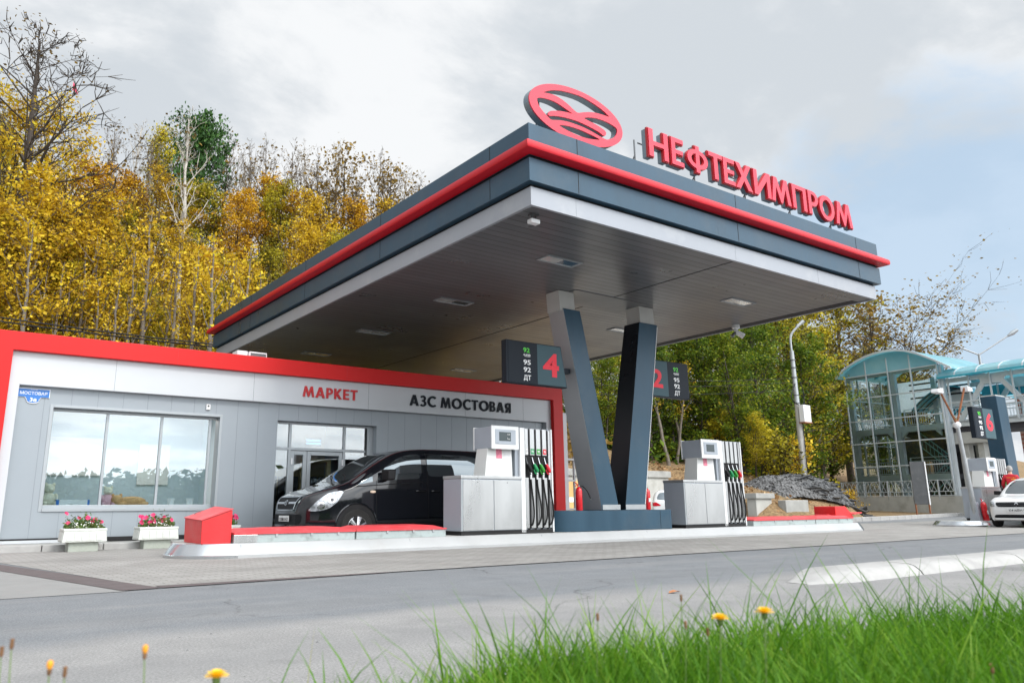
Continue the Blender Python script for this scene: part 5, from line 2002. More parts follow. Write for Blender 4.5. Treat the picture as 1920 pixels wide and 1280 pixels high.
MB().tube([(.6, .05, 1.44), (.72, .05, 1.56)], [.02, .008], 6).build('antenna', 'gap_black', hb)
hb.location = (24.88, 21.4, -.12)
hb.rotation_euler = (0, 0, math.radians(38))


# ------------------------------------------------------------------ person in red
def person():
    t = thing('person', 'person with grey hair in a red jacket seen from behind at the distant pump', 'person', (0, 0, 0), local=True)
    J = {'pelvis': (0, 0, .93), 'spine': (0, .01, 1.12), 'chest': (0, .0, 1.32), 'neck0': (0, .0, 1.46), 'neck': (0, -.03, 1.53), 'head': (0, -.05, 1.61),
         'shl': (-.17, 0, 1.41), 'ell': (-.25, -.02, 1.13), 'wrl': (-.22, -.20, .98), 'shr': (.17, 0, 1.41), 'elr': (.25, -.03, 1.14), 'wrr': (.20, -.22, 1.03),
         'hil': (-.10, 0, .90), 'knl': (-.11, -.02, .49), 'anl': (-.11, .03, .08), 'tol': (-.12, -.14, .04), 'hir': (.10, 0, .90), 'knr': (.11, -.02, .49), 'anr': (.11, .03, .08), 'tor': (.12, -.14, .04)}
    Rr = {'pelvis': .15, 'spine': .145, 'chest': .165, 'neck0': .075, 'neck': .055, 'head': .06, 'shl': .075, 'ell': .055, 'wrl': .036, 'shr': .075, 'elr': .055, 'wrr': .036,
          'hil': .10, 'knl': .066, 'anl': .045, 'tol': .04, 'hir': .10, 'knr': .066, 'anr': .045, 'tor': .04}
    E = [('pelvis', 'spine'), ('spine', 'chest'), ('chest', 'neck0'), ('neck0', 'neck'), ('neck', 'head'), ('chest', 'shl'), ('shl', 'ell'), ('ell', 'wrl'), ('chest', 'shr'), ('shr', 'elr'), ('elr', 'wrr'),
         ('pelvis', 'hil'), ('hil', 'knl'), ('knl', 'anl'), ('anl', 'tol'), ('pelvis', 'hir'), ('hir', 'knr'), ('knr', 'anr'), ('anr', 'tor')]
    for s, sx in (('l', -1), ('r', 1)):
        w = Vector(J['wr' + s])
        for i in range(5):
            if i < 4:
                a = w + Vector((sx * (.022 - .016 * i), -.06, -.005))
                b = a + Vector((0, -.035, -.02)) * (1 - .08 * abs(i - 1.5))
                c = b + Vector((0, -.012, -.03))
            else:
                a = w + Vector((-sx * .03, -.025, .0))
                b = a + Vector((-sx * .015, -.03, -.005))
                c = b + Vector((0, -.02, -.012))
            ks = [f'f{s}{i}{q}' for q in 'abc']
            for k_, p_, r_ in zip(ks, (a, b, c), (.011, .009, .008)):
                J[k_] = tuple(p_)
                Rr[k_] = r_
            E.append(('wr' + s, ks[0]))
            E.append((ks[0], ks[1]))
            E.append((ks[1], ks[2]))
    names = list(J)
    me = bpy.data.meshes.new('body')
    me.from_pydata([J[n] for n in names], [(names.index(a), names.index(b)) for a, b in E], [])
    o = bpy.data.objects.new('body', me)
    COL.objects.link(o)
    md = o.modifiers.new('skin', 'SKIN')
    for i, n_ in enumerate(names):
        sv = me.skin_vertices[0].data[i]
        sv.radius = (Rr[n_], Rr[n_] * (.72 if n_ in ('pelvis', 'spine', 'chest') else 1))
        sv.use_root = n_ == 'pelvis'
    o.modifiers.new('sub', 'SUBSURF').levels = 2
    o.modifiers['sub'].render_levels = 2
    dg = bpy.context.evaluated_depsgraph_get()
    m2 = bpy.data.meshes.new_from_object(o.evaluated_get(dg))
    bpy.data.objects.remove(o)
    V = [tuple(v.co) for v in m2.vertices]
    F = [tuple(p.vertices) for p in m2.polygons]
    hd = MB()
    hd.add(V, F)
    mi = []
    for f in F:
        c = sum((Vector(V[i]) for i in f), Vector()) / len(f)
        if c.z > 1.50:
            mi.append(0)
        elif c.z > .88 and not (c.y < -.185 and c.z < 1.1):
            mi.append(1)
        elif c.z > .88:
            mi.append(0)
        elif c.z > .1:
            mi.append(2)
        else:
            mi.append(3)
    hd.mi = mi
    hd.ball((0, -.045, 1.655), (.078, .098, .112), 18, 14, 0)
    hd.ball((0, -.150, 1.645), (.016, .022, .022), 8, 6, 0)
    for sx in (-1, 1):
        hd.ball((sx * .08, -.035, 1.65), (.014, .022, .032), 8, 6, 0)
        hd.ball((sx * .031, -.132, 1.672), (.012, .010, .009), 8, 6, 3)
    hd.box(-.025, .025, -.142, -.13, 1.588, 1.594, 1)
    hd.build('body', ['skin', 'jacket_red', 'trousers', 'rubber'], t, smooth=60)
    hr = MB().ball((0, -.025, 1.69), (.088, .10, .092), 16, 10)
    hr.ball((0, .015, 1.645), (.078, .072, .075), 14, 8)
    hr.build('hair', 'hair_grey', t, smooth=60)
    tx = MB()
    vs, fs = text_geo('МОНТАЖ', .01)
    xs = [p[0] for p in vs]
    a, b = min(xs), max(xs)
    tx.add([(-.13 + (p[0] - a) / (b - a) * .26, .128 - .6 * (-.13 + (p[0] - a) / (b - a) * .26) ** 2, 1.36 + p[1] * .045) for p in vs], fs)
    for i in range(4):
        tx.box(-.02 + i * .035, .008 + i * .035, .128, .131, 1.305, 1.33)
    tx.v = [(-p[0], p[1], p[2]) for p in tx.v]
    tx.build('jacket_lettering', 'jacket_yellow', t)
    return t


pr = person()
pr.location = (30.1, 11.25, .165)
pr.rotation_euler = (0, 0, math.radians(118))

# ------------------------------------------------------------------ trees
YEL = [(0.1, (.06, .035, .012)), (0.3, (.26, .15, .015)), (0.50, (.66, .43, .022)), (0.75, (.84, .62, .04)), (0.95, (.60, .56, .04))]
ORA = [(0.1, (.06, .03, .010)), (0.3, (.28, .13, .012)), (0.55, (.62, .34, .012)), (0.95, (.72, .48, .03))]
OLV = [(0.1, (.04, .035, .012)), (0.3, (.16, .14, .014)), (0.55, (.48, .42, .025)), (0.95, (.80, .62, .04))]
GRN = [(0.1, (.016, .028, .006)), (0.3, (.05, .10, .010)), (0.6, (.14, .22, .016)), (0.95, (.42, .42, .03))]
GRD = [(0.08, (.012, .03, .008)), (0.5, (.03, .09, .02)), (0.95, (.08, .18, .035))]
BRN = [(0.08, (.05, .03, .015)), (0.5, (.20, .13, .03)), (0.95, (.42, .27, .05))]
leafmat('leaf_yellow', YEL)
leafmat('leaf_orange', ORA)
leafmat('leaf_olive', OLV)
leafmat('leaf_green', GRN)
leafmat('leaf_dark', GRD, .15)
leafmat('leaf_brown', BRN)


def skeleton(rg, H, t0, reach, nb, up, sub=4, twig=0, shape='dome', wob=.03, multi=1):
    """returns branch polylines [(pts, radii, sides)] and leaf anchor points"""
    br, anchors = [], []
    for mtr in range(multi):
        base = np.array([rg.normal(0, .12), rg.normal(0, .12), -.3]) if multi > 1 else np.array([0, 0, -.3])
        lean = rg.normal(0, .09 if multi > 1 else .025, 2)
        n = 9
        pts = []
        p = base.copy()
        for i in range(n + 1):
            t = i / n
            pts.append(np.array([base[0] + lean[0] * H * t + rg.normal(0, wob) * H * .12 * (t > 0), base[1] + lean[1] * H * t + rg.normal(0, wob) * H * .12 * (t > 0), -.3 + (H * .97 + .3) * t]))
        r0 = (H * .0125 + .02) / (multi ** .5)
        rad = [r0 * (1 - .93 * (i / n)) + .006 for i in range(n + 1)]
        br.append((pts, rad, 7))
        az = rg.uniform(0, 6.28)
        for b in range(nb // multi):
            t = t0 + (0.97 - t0) * (b + rg.uniform(0, 1)) / (nb // multi)
            k = min(n - 1, int(t * n))
            f = t * n - k
            o = pts[k] * (1 - f) + pts[k + 1] * f
            az += 2.4 + rg.normal(0, .4)
            u = (t - t0) / (1 - t0)
            if shape == 'dome':
                ln = reach * (0.55 + .75 * math.sin(math.pi * min(1, u * .9 + .12))) * rg.uniform(.7, 1.2) * (1 - .35 * u)
            elif shape == 'cone':
                ln = reach * (1.05 - .9 * u) * rg.uniform(.8, 1.15)
            else:
                ln = reach * (.5 + .9 * u) * rg.uniform(.7, 1.25)
            el = up + rg.normal(0, .15) + .35 * u
            d = np.array([math.cos(az) * math.cos(el), math.sin(az) * math.cos(el), math.sin(el)])
            q = [o]
            m = 4
            for j in range(m):
                d = d + np.array([0, 0, .10]) + rg.normal(0, .12, 3)
                d /= np.linalg.norm(d)
                q.append(q[-1] + d * ln / m)
            rb = max(.016, rad[k] * .5)
            br.append((q, [rb * (1 - .8 * j / m) for j in range(m + 1)], 4))
            for j in range(1, m + 1):
                anchors.append(q[j])
            for s_ in range(sub):
                j = rg.integers(1, m + 1)
                o2 = q[j]
                d2 = d + rg.normal(0, .55, 3) + np.array([0, 0, .2])
                d2 /= np.linalg.norm(d2)
                l2 = ln * rg.uniform(.25, .5)
                q2 = [o2, o2 + d2 * l2 * .5, o2 + d2 * l2 + rg.normal(0, .08, 3) * l2]
                br.append((q2, [rb * .35, rb * .25, .006], 3))
                anchors += [q2[1], q2[2]]
                for w in range(twig):
                    o3 = q2[rg.integers(1, 3)]
                    d3 = d2 + rg.normal(0, .6, 3)
                    d3 /= np.linalg.norm(d3)
                    l3 = l2 * rg.uniform(.35, .7)
                    q3 = [o3, o3 + d3 * l3 * .5 + rg.normal(0, .04, 3), o3 + d3 * l3 + np.array([0, 0, .06])]
                    br.append((q3, [.012, .009, .005], 3))
                    anchors.append(q3[2])
    return br, np.array(anchors)


def tubes(br):
    vs, fs = [], []
    for pts, rad, n in br:
        o = len(vs)
        P = np.array(pts)
        for i in range(len(P)):
            t = P[min(i + 1, len(P) - 1)] - P[max(i - 1, 0)]
            t = t / (np.linalg.norm(t) + 1e-9)
            a = np.array([0, 0, 1.]) if abs(t[2]) < .8 else np.array([1., 0, 0])
            s = np.cross(t, a)
            s /= np.linalg.norm(s)
            w = np.cross(t, s)
            for k in range(n):
                an = 2 * math.pi * k / n
                vs.append(P[i] + (s * math.cos(an) + w * math.sin(an)) * rad[i])
        for i in range(len(P) - 1):
            for k in range(n):
                fs.append((o + i * n + k, o + i * n + (k + 1) % n, o + (i + 1) * n + (k + 1) % n, o + (i + 1) * n + k))
    return vs, fs


PROTO = {}


def proto(key, H, t0, reach, nb, up, leaf, bark, n, lo=.16, hi=.30, sig=.25, seed=1, **k):
    """build one tree of a kind (kept as that kind's first tree)"""
    rg = np.random.default_rng(seed)
    br, an = skeleton(rg, H, t0, reach, nb, up, **k)
    t = thing('tree', None, 'tree', (0, 0, 0), local=True)
    vs, fs = tubes(br)
    raw('trunk', vs, fs, bark, t, smooth=True)
    if n:
        # leaves gather in clumps round the branch ends; some clumps are thin, so gaps stay
        wgt = rg.gamma(.6, 1, len(an))
        wgt /= wgt.sum()
        idx = rg.choice(len(an), n, p=wgt)
        c = an[idx] + rg.normal(0, 1, (n, 3)) * np.array([sig, sig, sig * .62])
        c = c[c[:, 2] > .1]
        lv, lf = leaf_quads(c, rg, lo, hi, .3, (.5, .85))
        raw('crown', lv, lf, leaf, t)
    PROTO[key] = [t, H, False]


proto('yellow_a', 11, .10, 2.5, 46, .35, 'leaf_yellow', 'bark_grey', 15000, .085, .18, seed=11, sub=5)
proto('yellow_b', 11, .16, 2.0, 42, .5, 'leaf_yellow', 'bark_grey', 14000, .085, .17, seed=12, sub=5, multi=2)
proto('orange_a', 11, .14, 2.3, 44, .4, 'leaf_orange', 'bark_dark', 13500, .085, .18, seed=13, sub=5)
proto('olive_a', 11, .10, 2.4, 46, .35, 'leaf_olive', 'bark_grey', 15000, .085, .17, seed=14, sub=5)
proto('olive_b', 11, .2, 1.9, 40, .6, 'leaf_olive', 'bark_dark', 10500, .085, .17, seed=15, sub=5, multi=2)
proto('green_a', 11, .12, 2.7, 48, .3, 'leaf_green', 'bark_dark', 16000, .09, .19, seed=16, sub=5)
proto('green_b', 11, .08, 2.3, 46, .45, 'leaf_green', 'bark_dark', 15000, .09, .19, seed=17, sub=5, multi=2)
proto('brown_a', 11, .25, 2.2, 36, .55, 'leaf_brown', 'bark_dark', 1500, .12, .22, seed=18, sub=5, twig=2)
proto('bare_a', 11, .35, 1.7, 30, .7, 'leaf_brown', 'bark_grey', 240, .12, .2, seed=19, sub=5, twig=3)
proto('bare_b', 11, .45, 1.3, 22, .9, 'leaf_brown', 'bark_birch', 90, .12, .2, seed=20, sub=4, twig=2)
proto('bare_c', 11, .3, 2.0, 36, .6, 'leaf_brown', 'bark_dark', 700, .045, .09, .16, seed=29, sub=6, twig=4)
proto('evergreen', 11, .42, 2.4, 60, .15, 'leaf_dark', 'bark_dark', 11000, .14, .26, .26, seed=21, sub=6)
proto('old_yellow', 14, .22, 4.2, 44, .45, 'leaf_yellow', 'bark_dark', 13000, .10, .20, .28, seed=22, sub=6, twig=2, wob=.07)
proto('half_bare', 14, .25, 3.6, 44, .55, 'leaf_brown', 'bark_dark', 5200, .12, .20, .32, seed=23, sub=6, twig=4, shape='vase', wob=.05)


def put(key, px, d, slope, label, group=None, rz=None, wid=1.0):
    """px: bearing given as a picture column of the survey; d: ground distance; slope: rise of the top over the eye"""
    az = 0.6167 + math.atan((px - 886.1) / 1453.6)
    x, y = d * math.sin(az), d * math.cos(az)
    g = max(-.05, hill(x, y))
    top = .75 + slope * d
    t, H, used = PROTO[key]
    s = max(.3, (top - g) / H)
    rz = rz if rz is not None else (px * 1.7 + d) % 6.28
    sw = s * wid
    if not used:
        t.location = (x, y, g)
        t.rotation_euler = (0, 0, rz)
        t.scale = (sw, sw, s)
        t['label'] = label
        if group:
            t['group'] = group
        PROTO[key][2] = True
        return t
    return copy_tree(t, (x, y, g), rz, label, group, (sw, sw, s), KM)


KM = build_kidmap()
G1 = 'autumn trees covering the hillside behind the shop'
G2 = 'green and olive trees on the slope right of the pylons'
# skyline of the hillside, left to right
put('bare_c', -12, 32, .57, 'tall bare tree whose twigs reach highest at the left picture edge', None, .9, 1.5)
put('old_yellow', -45, 33, .46, 'tall old ochre tree with dark bare limbs at the left picture edge', None, 2.4, .95)
put('orange_a', 92, 36, .41, 'rounded golden tree beside the tall old tree at the left', None, .4, .95)
put('bare_a', 165, 48, .47, 'dark bare multi-branched tree left of the evergreen', None, .2)
put('bare_b', 205, 50, .475, 'thin pale bare tree with forked top between golden tree and evergreen')
put('olive_b', 245, 52, .475, 'olive leafy treetop touching the left side of the evergreen', None, 1.1, .7)
put('evergreen', 336, 52, .505, 'dark green round-topped evergreen rising over the autumn hillside', None, .5, .62)
put('bare_b', 316, 37, .50, 'white-barked birch with a long bare tip in front of the evergreen', None, 2.0)
put('bare_a', 395, 53, .475, 'bare twiggy tree just right of the evergreen', None, 1.9)
put('orange_a', 455, 49, .425, 'orange-leaved round treetop on the skyline right of the evergreen', None, .9, 1.15)
put('bare_a', 480, 50, .475, 'grey bare treetop above the orange-leaved round tree', None, .7)
put('bare_b', 560, 50, .48, 'slender bare tree with a long slanting tip on the skyline', None, 1.2)
put('brown_a', 625, 48, .47, 'dark-trunked tree with few leaves standing above the canopy edge', None, .3)
put('brown_a', 715, 49, .455, 'nearly leafless dark tree last before the canopy hides the skyline', None, 2.2)
put('bare_a', 775, 50, .435, 'pale bare treetop peeping over the canopy fascia', None, 2.8)
put('bare_b', 660, 52, .45, 'thin bare tree between the two dark sparse trees')
BT = 'slender bare treetop standing on the skyline between the leafy trees'
for px_, s_, k_ in ((425, .45, 'bare_b'), (440, .47, 'bare_a'), (530, .47, 'bare_a'), (585, .46, 'bare_a'), (605, .49, 'bare_b'), (690, .47, 'bare_a'), (745, .45, 'bare_b'), (235, .46, 'bare_a')):
    put(k_, px_, 49, s_, BT, 'bare treetops on the skyline')
SL = 'one of the mixed yellow trees filling the hillside below the skyline'
rs = random.Random(31)
# upper fill
for i, (px, s) in enumerate([(-60, .44), (40, .40), (140, .385), (215, .40), (280, .41), (350, .405), (420, .395), (500, .415), (560, .405), (610, .42), (680, .40), (740, .405), (800, .40), (860, .39), (930, .36)]):
    put(['olive_b', 'yellow_a', 'brown_a', 'orange_a', 'yellow_b', 'olive_a', 'orange_a'][i % 7], px, 46 + rs.uniform(-2, 3), s, SL, G1, None, 1.0)
# middle
ml = ['yellow_a', 'orange_a', 'yellow_b', 'olive_a', 'yellow_a', 'olive_b', 'yellow_b']
for i in range(17):
    px = -90 + i * 58 + rs.uniform(-14, 14)
    put(ml[i % 7], px, 38 + rs.uniform(-2, 2), .335 + rs.uniform(-.03, .03), SL, G1, None, 1.05)
# front row above the shop roof
for i in range(19):
    px = -120 + i * 52 + rs.uniform(-12, 12)
    put(['yellow_b', 'olive_a', 'olive_b', 'yellow_a', 'olive_b', 'olive_a'][i % 6], px, 31 + rs.uniform(-1.5, 1.5), .255 + rs.uniform(-.03, .03) + (.06 if px < 150 else 0), SL, G1, None, 1.0)
put('yellow_a', 160, 30, .36, 'bright golden leafy tree low on the slope above the shop window', None, .8, 1.2)
put('yellow_a', 30, 29.5, .38, 'broad yellow leafy tree above the left end of the red parapet', None, .1, 1.2)
# right of the pylons
RL = 'one of the green to olive trees crowding the slope behind the pumps'
for i, (k, px, d, s) in enumerate([('green_a', 1080, 44, .17), ('green_b', 1130, 41, .20), ('olive_a', 1170, 46, .24), ('green_a', 1215, 42, .22), ('green_b', 1262, 43, .23), ('green_a', 1310, 44, .235), ('olive_a', 1352, 48, .26),
                                ('green_b', 1385, 43, .215), ('green_a', 1425, 46, .225), ('olive_a', 1470, 52, .235), ('green_b', 1492, 52, .19), ('olive_a', 1530, 64, .255), ('green_a', 1100, 52, .26), ('green_b', 1200, 54, .28),
                                ('green_a', 1290, 55, .27), ('green_b', 1360, 56, .26), ('green_a', 1440, 58, .235), ('olive_a', 1500, 60, .22)]):
    put(k, px, d, s, RL, G2, None, 1.05)
put('olive_b', 1405, 42, .10, 'small bright yellow-green tree beside the right pump hoses', None, .5, 1.3)
put('olive_a', 1580, 70, .255, 'ochre half-leafless tree above the left eave of the glass tower', None, .9, 1.3)
put('half_bare', 1715, 66, .19, 'broad half-bare tree with brown leaves rising behind the glass tower', None, .6, 1.5)
put('brown_a', 1640, 68, .235, 'brown sparse tree between the ochre tree and the broad half-bare tree', None, 1.5, 1.3)
put('green_a', 1545, 66, .15, 'dark green tree low beside the left edge of the glass tower', None, 1.0, 1.2)
put('green_b', 1640, 66, .12, 'green tree seen through the lower panes of the glass tower', None, .2, 1.2)
put('olive_a', 1700, 68, .14, 'olive tree seen through the middle panes of the glass tower', None, 1.2, 1.2)
put('half_bare', 1800, 74, .125, 'bare spreading tree to the right behind the tower roof', None, 2.6, .8)

# trees too dense to count further up and along the hill
def wood(name, rows, leaf, seed, n, sz=(.22, .42)):
    rg = np.random.default_rng(seed)
    cs = []
    for _ in range(n):
        a = rows[rg.integers(len(rows))]
        x = rg.uniform(a[0], a[1])
        y = rg.uniform(a[2], a[3])
        h = a[4] * rg.uniform(.5, 1)
        c0 = np.array([x, y, max(0, hill(x, y)) + h * rg.uniform(.1, 1)])
        cs.append(c0 + rg.normal(0, 1, (26, 3)) * np.array([.6, .6, .4]))
    c = np.concatenate(cs)
    vs, fs = leaf_quads(c, rg, sz[0], sz[1], .3)
    o = raw(name, vs, fs, leaf)
    o['kind'] = 'stuff'
    return o


wood('undergrowth', [(-8, 27, 26.5, 33, 2.0), (-8, 30, 33, 44, 3.0), (-10, 30, 44, 52, 3.2)], 'leaf_brown', 5, 1500)
wood('ground_cover', [(30, 44, 27, 33, .7), (33, 47, 31, 40, 3.6), (40, 60, 34, 50, 4.0)], 'leaf_green', 6, 900)
o = wood('distant_woods', [(-70, 70, -50, -46, 4.6), (-70, 70, -46, -43, 3.0)], 'leaf_dark', 8, 3000, (.5, .95))
# slim pale stems standing above the shop roof
rs = random.Random(77)
GS = 'slim pale saplings behind the shop roof'
sap0 = None
for i in range(16):
    px = 20 + i * 30 + rs.uniform(-9, 9)
    az = 0.6167 + math.atan((px - 886.1) / 1453.6)
    d = rs.uniform(27.5, 29.5)
    x, y = d * math.sin(az), d * math.cos(az)
    if sap0 is None:
        rg = np.random.default_rng(60)
        br, an = skeleton(rg, 7, .4, .8, 12, .9, sub=2)
        sap0 = thing('sapling', 'slim pale-stemmed sapling rising behind the red shop parapet', 'sapling', (0, 0, 0), local=True, group=GS)
        vs, fs = tubes(br)
        raw('trunk', vs, fs, 'bark_grey', sap0)
        lv, lf = leaf_quads(an[rg.choice(len(an), 420)] + rg.normal(0, .2, (420, 3)), rg, .07, .15, .3)
        raw('crown', lv, lf, 'leaf_yellow', sap0)
        sap0.location = (x, y, hill(x, y))
        KM = build_kidmap()
    else:
        sc = rs.uniform(.75, 1.2)
        copy_tree(sap0, (x, y, hill(x, y)), rs.uniform(0, 6), None, None, (sc, sc, sc), KM)
# leaning thin trunks on the leaf slope
for px, d, sc, lb in ((1246, 41, .95, 'leaning grey sapling on the dry leaf slope nearest the right pylon'), (1262, 42, .8, 'thin leaning sapling on the leaf slope above the right pump cabinet'), (1278, 42.5, .9, 'thin straight sapling on the leaf slope left of the pump display')):
    az = 0.6167 + math.atan((px - 886.1) / 1453.6)
    x, y = d * math.sin(az), d * math.cos(az)
    o = copy_tree(sap0, (x, y, hill(x, y)), px, lb, 'saplings on the leaf slope', (sc, sc, sc), KM)
    o.rotation_euler = (0, .18, px)

# bushes
rg = np.random.default_rng(90)
def make_bush(leaf, label, seed, n=1500, group=None):
    rg = np.random.default_rng(seed)
    t = thing('bush', label, 'bush', (0, 0, 0), local=True, group=group)
    br, an = skeleton(rg, 1.6, .1, .8, 20, .6, sub=3, multi=4)
    vs, fs = tubes(br)
    raw('stem', vs, fs, 'bark_dark', t)
    lv, lf = leaf_quads(an[rg.choice(len(an), n)] + rg.normal(0, .16, (n, 3)), rg, .08, .16, .3)
    raw('foliage', lv, lf, leaf, t)
    return t


GB = 'bushes at the foot of the wooded slope'
b1 = make_bush('leaf_olive', 'yellow-green bush behind the asphalt heap', 1, group=GB)
b2 = make_bush('leaf_yellow', 'yellow bush at the slope foot left of the glass tower', 2, group=GB)
KM = build_kidmap()


def at_px(o, px, d, sc, first=False, lb=None, rz=0):
    az = 0.6167 + math.atan((px - 886.1) / 1453.6)
    x, y = d * math.sin(az), d * math.cos(az)
    loc = (x, y, max(0, hill(x, y)) - .05)
    if first:
        o.location = loc
        o.scale = (sc,) * 3
        return o
    return copy_tree(o, loc, rz, lb, GB, (sc, sc, sc), KM)


at_px(b1, 1455, 41, 1.3, True)
at_px(b2, 1568, 47, .75, True)
at_px(b1, 1420, 43, 1.5, lb='yellow-green bush above the right pump nozzles', rz=1)
at_px(b2, 1485, 43, 1.3, lb='yellow bush between the asphalt heap and the lamp pole', rz=2)
at_px(b1, 1535, 47, 1.0, lb='olive bush behind the right end of the asphalt heap', rz=3)
at_px(b1, 1345, 44, 1.7, lb='green bush behind the right pump display', rz=4)
at_px(b1, 1130, 44, 1.6, lb='green bush seen between the two pylons', rz=5)

# ------------------------------------------------------------------ walls, heap, poles on the right
t = thing('retaining_wall', 'white retaining wall with a grey coping below the leaf slope', 'wall', (25, 25.2, 0))
MB().box(14.0, 29.1, 25.15, 25.55, -.1, 1.95).build('wall', 'concrete_light', t)
MB().box(14.0, 29.2, 25.05, 25.65, 1.95, 2.25).build('coping', 'concrete', t, bev=.02)
GW = 'concrete blocks holding the leaf slope'
t = thing('concrete_block', 'tall capped concrete block behind the pump hoses', 'block', (29.5, 20.6, 0), group=GW)
MB().box(28.9, 30.0, 20.35, 20.8, -.1, .95).build('block', 'concrete_light', t, bev=.02)
MB().box(28.8, 30.1, 20.25, 20.9, .95, 1.17).build('cap', 'concrete', t, bev=.02)
t = thing('concrete_block', 'lower plain concrete block left of the lamp pole foot', 'block', (30.7, 20.1, 0), group=GW)
MB().box(30.05, 31.7, 19.72, 20.1, -.1, .88).build('block', 'concrete', t, bev=.03)

# heap of broken asphalt
def heap():
    rg = np.random.default_rng(3)
    t = thing('asphalt_heap', 'dark heap of broken asphalt slabs on the slope behind the right island', 'rubble heap', (34, 21, 0))
    X = np.linspace(0, 1, 150)
    Y = np.linspace(0, 1, 70)
    vs = []
    for v in Y:
        for u in X:
            x = 31.0 + 5.8 * u
            y = 20.6 + 2.6 * v - 1.0 * u
            prof = math.sin(math.pi * min(1, max(0, v * .9 + .05))) ** .5
            hgt = .98 * sstep(u, -.12, .25) * (1 - .75 * sstep(u, .55, 1.02)) * prof
            k = sstep(u, .3, .5)
            r = k * (abs(math.sin(7 * u + 14 * v + 2 * math.sin(5 * v + 3 * u))) * .13 + abs(math.sin(17 * u + 33 * v)) * .05) + rg.normal(0, .028)
            vs.append((x + rg.normal(0, .03), y + rg.normal(0, .03), max(0, hill(x, y)) * .8 + hgt + r * prof - .1))
    n = len(X)
    fs = [(j * n + i, j * n + i + 1, (j + 1) * n + i + 1, (j + 1) * n + i) for j in range(len(Y) - 1) for i in range(n - 1)]
    mi = [0 if (f[0] % n) / n < .40 + .08 * math.sin(f[0] // n * .4) else 1 for f in fs]
    raw('mound', vs, fs, ['gravel_grey', 'debris'], t, mi=mi)
    t.location = (0, 0, 0)
    sl = MB()
    for i in range(46):
        u, v = rg.uniform(.35, 1), rg.uniform(0, .5)
        x, y = 31.0 + 5.8 * u, 20.5 + 2.6 * v - 1.0 * u
        z = max(0, hill(x, y)) * .8 + .98 * sstep(u, -.12, .25) * (1 - .75 * sstep(u, .55, 1.02)) * math.sin(math.pi * min(1, v * .9 + .05)) ** .5 - .03
        a = -.45 + rg.normal(0, .25)
        s1, s2, th = rg.uniform(.15, .55), rg.uniform(.05, .14), rg.uniform(.02, .05)
        tx, ty = rg.normal(-.25, .2), rg.normal(-.35, .2)
        c, s_ = math.cos(a), math.sin(a)
        q = []
        for dx, dy in ((-s1, -s2), (s1 * .8, -s2), (s1, s2 * .7), (-s1 * .7, s2)):
            px, py = dx * c - dy * s_, dx * s_ + dy * c
            q.append((x + px, y + py, z + px * tx + py * ty))
        sl.hexa(q, [(p[0], p[1], p[2] + th) for p in q])
    sl.build('broken_slabs', 'debris', t, org=Vector((0, 0, 0)))


heap()
# litter of dry leaves
rg = np.random.default_rng(17)
c = []
while len(c) < 5200:
    x, y = rg.uniform(24.5, 47), rg.uniform(17.9, 34)
    g = hill(x, y)
    if g > .03 or (y > 18.4 + (x - 30) * .13 and x > 31 and rg.random() < .35):
        c.append((x, y, max(0, g) + .03))
vs, fs = leaf_quads(np.array(c), rg, .10, .20, .75)
leafmat('leaf_litter', [(0.1, (.10, .05, .02)), (0.4, (.32, .17, .07)), (0.7, (.50, .34, .18)), (0.95, (.60, .48, .28))], .1)
o = raw('leaf_litter', vs, fs, 'leaf_litter')
o['kind'] = 'stuff'
# verge soil between far kerb and tower
struct('roadside_soil', MB().add([(31.5, 18.0, .06), (37.6, 18.75, .10), (45.8, 20.55, .10), (52, 21.6, .1), (75, 24.1, .1), (75, 30, .3), (48, 27.5, .3), (38, 27, .3), (31.7, 20.2, .12)], [tuple(range(9))]), 'leaf_slope')

t = thing('utility_pole', 'concrete lamp pole with a white meter box and curved lamp arm', 'pole', (35.75, 22.3, 0))
MB().tube([(35.75, 22.3, -.2), (35.75, 22.3, 5.6)], [.17, .13], 10).build('shaft', 'pole_conc', t, smooth=40)
MB().tube([(35.75, 22.3, 5.5), (35.75, 22.3, 8.3)], [.13, .10], 10).build('upper_shaft', 'galv', t, smooth=40)
MB().tube(spline([(35.75, 22.3, 8.2), (35.75, 22.3, 8.9), (35.85, 22.22, 9.25), (36.1, 22.0, 9.6)], 5), .055, 8).build('lamp_arm', 'galv', t, smooth=40)
MB().tube([(36.05, 22.05, 9.55), (36.35, 21.85, 9.85)], [.06, .10], 8).build('lamp_head', 'galv', t, smooth=40)
bx = MB().box(35.55, 36.15, 21.85, 22.12, 4.65, 5.5).build('meter_box', 'alu_white', t, bev=.02)
MB().box(35.5, 36.18, 21.82, 22.14, 4.60, 4.65).build('box_tray', 'rust', bx)
for cpts in (spline([(35.6, 22.2, 6.6), (35.3, 22.2, 6.2), (35.15, 22.2, 5.85), (35.4, 22.15, 5.6), (35.65, 22.1, 5.5)], 5), spline([(35.9, 22.1, 6.7), (36.1, 22.1, 6.1), (36.0, 22.1, 5.5)], 5), [(35.8, 22.12, 5.2), (35.72, 22.1, 2.5), (35.8, 22.1, .2)]):
    MB().tube(cpts, .028, 6).build('cable', 'gap_black', t)
for z in (5.6, 6.0, 6.9, 7.4, 7.8):
    MB().lathe([(.145, z), (.145, z + .05)], (35.75, 22.3, 0), 10).build('clamp', 'steel_dark', t)


def wires(name, label, lines, r=.012):
    m = MB()
    for a, b, sag in lines:
        pts = []
        for i in range(13):
            u = i / 12
            pts.append((a[0] + (b[0] - a[0]) * u, a[1] + (b[1] - a[1]) * u, a[2] + (b[2] - a[2]) * u - sag * 4 * u * (1 - u)))
        m.tube(pts, r, 4, cap=False)
    return tag(m.build(name, 'gap_black'), label, 'cable')


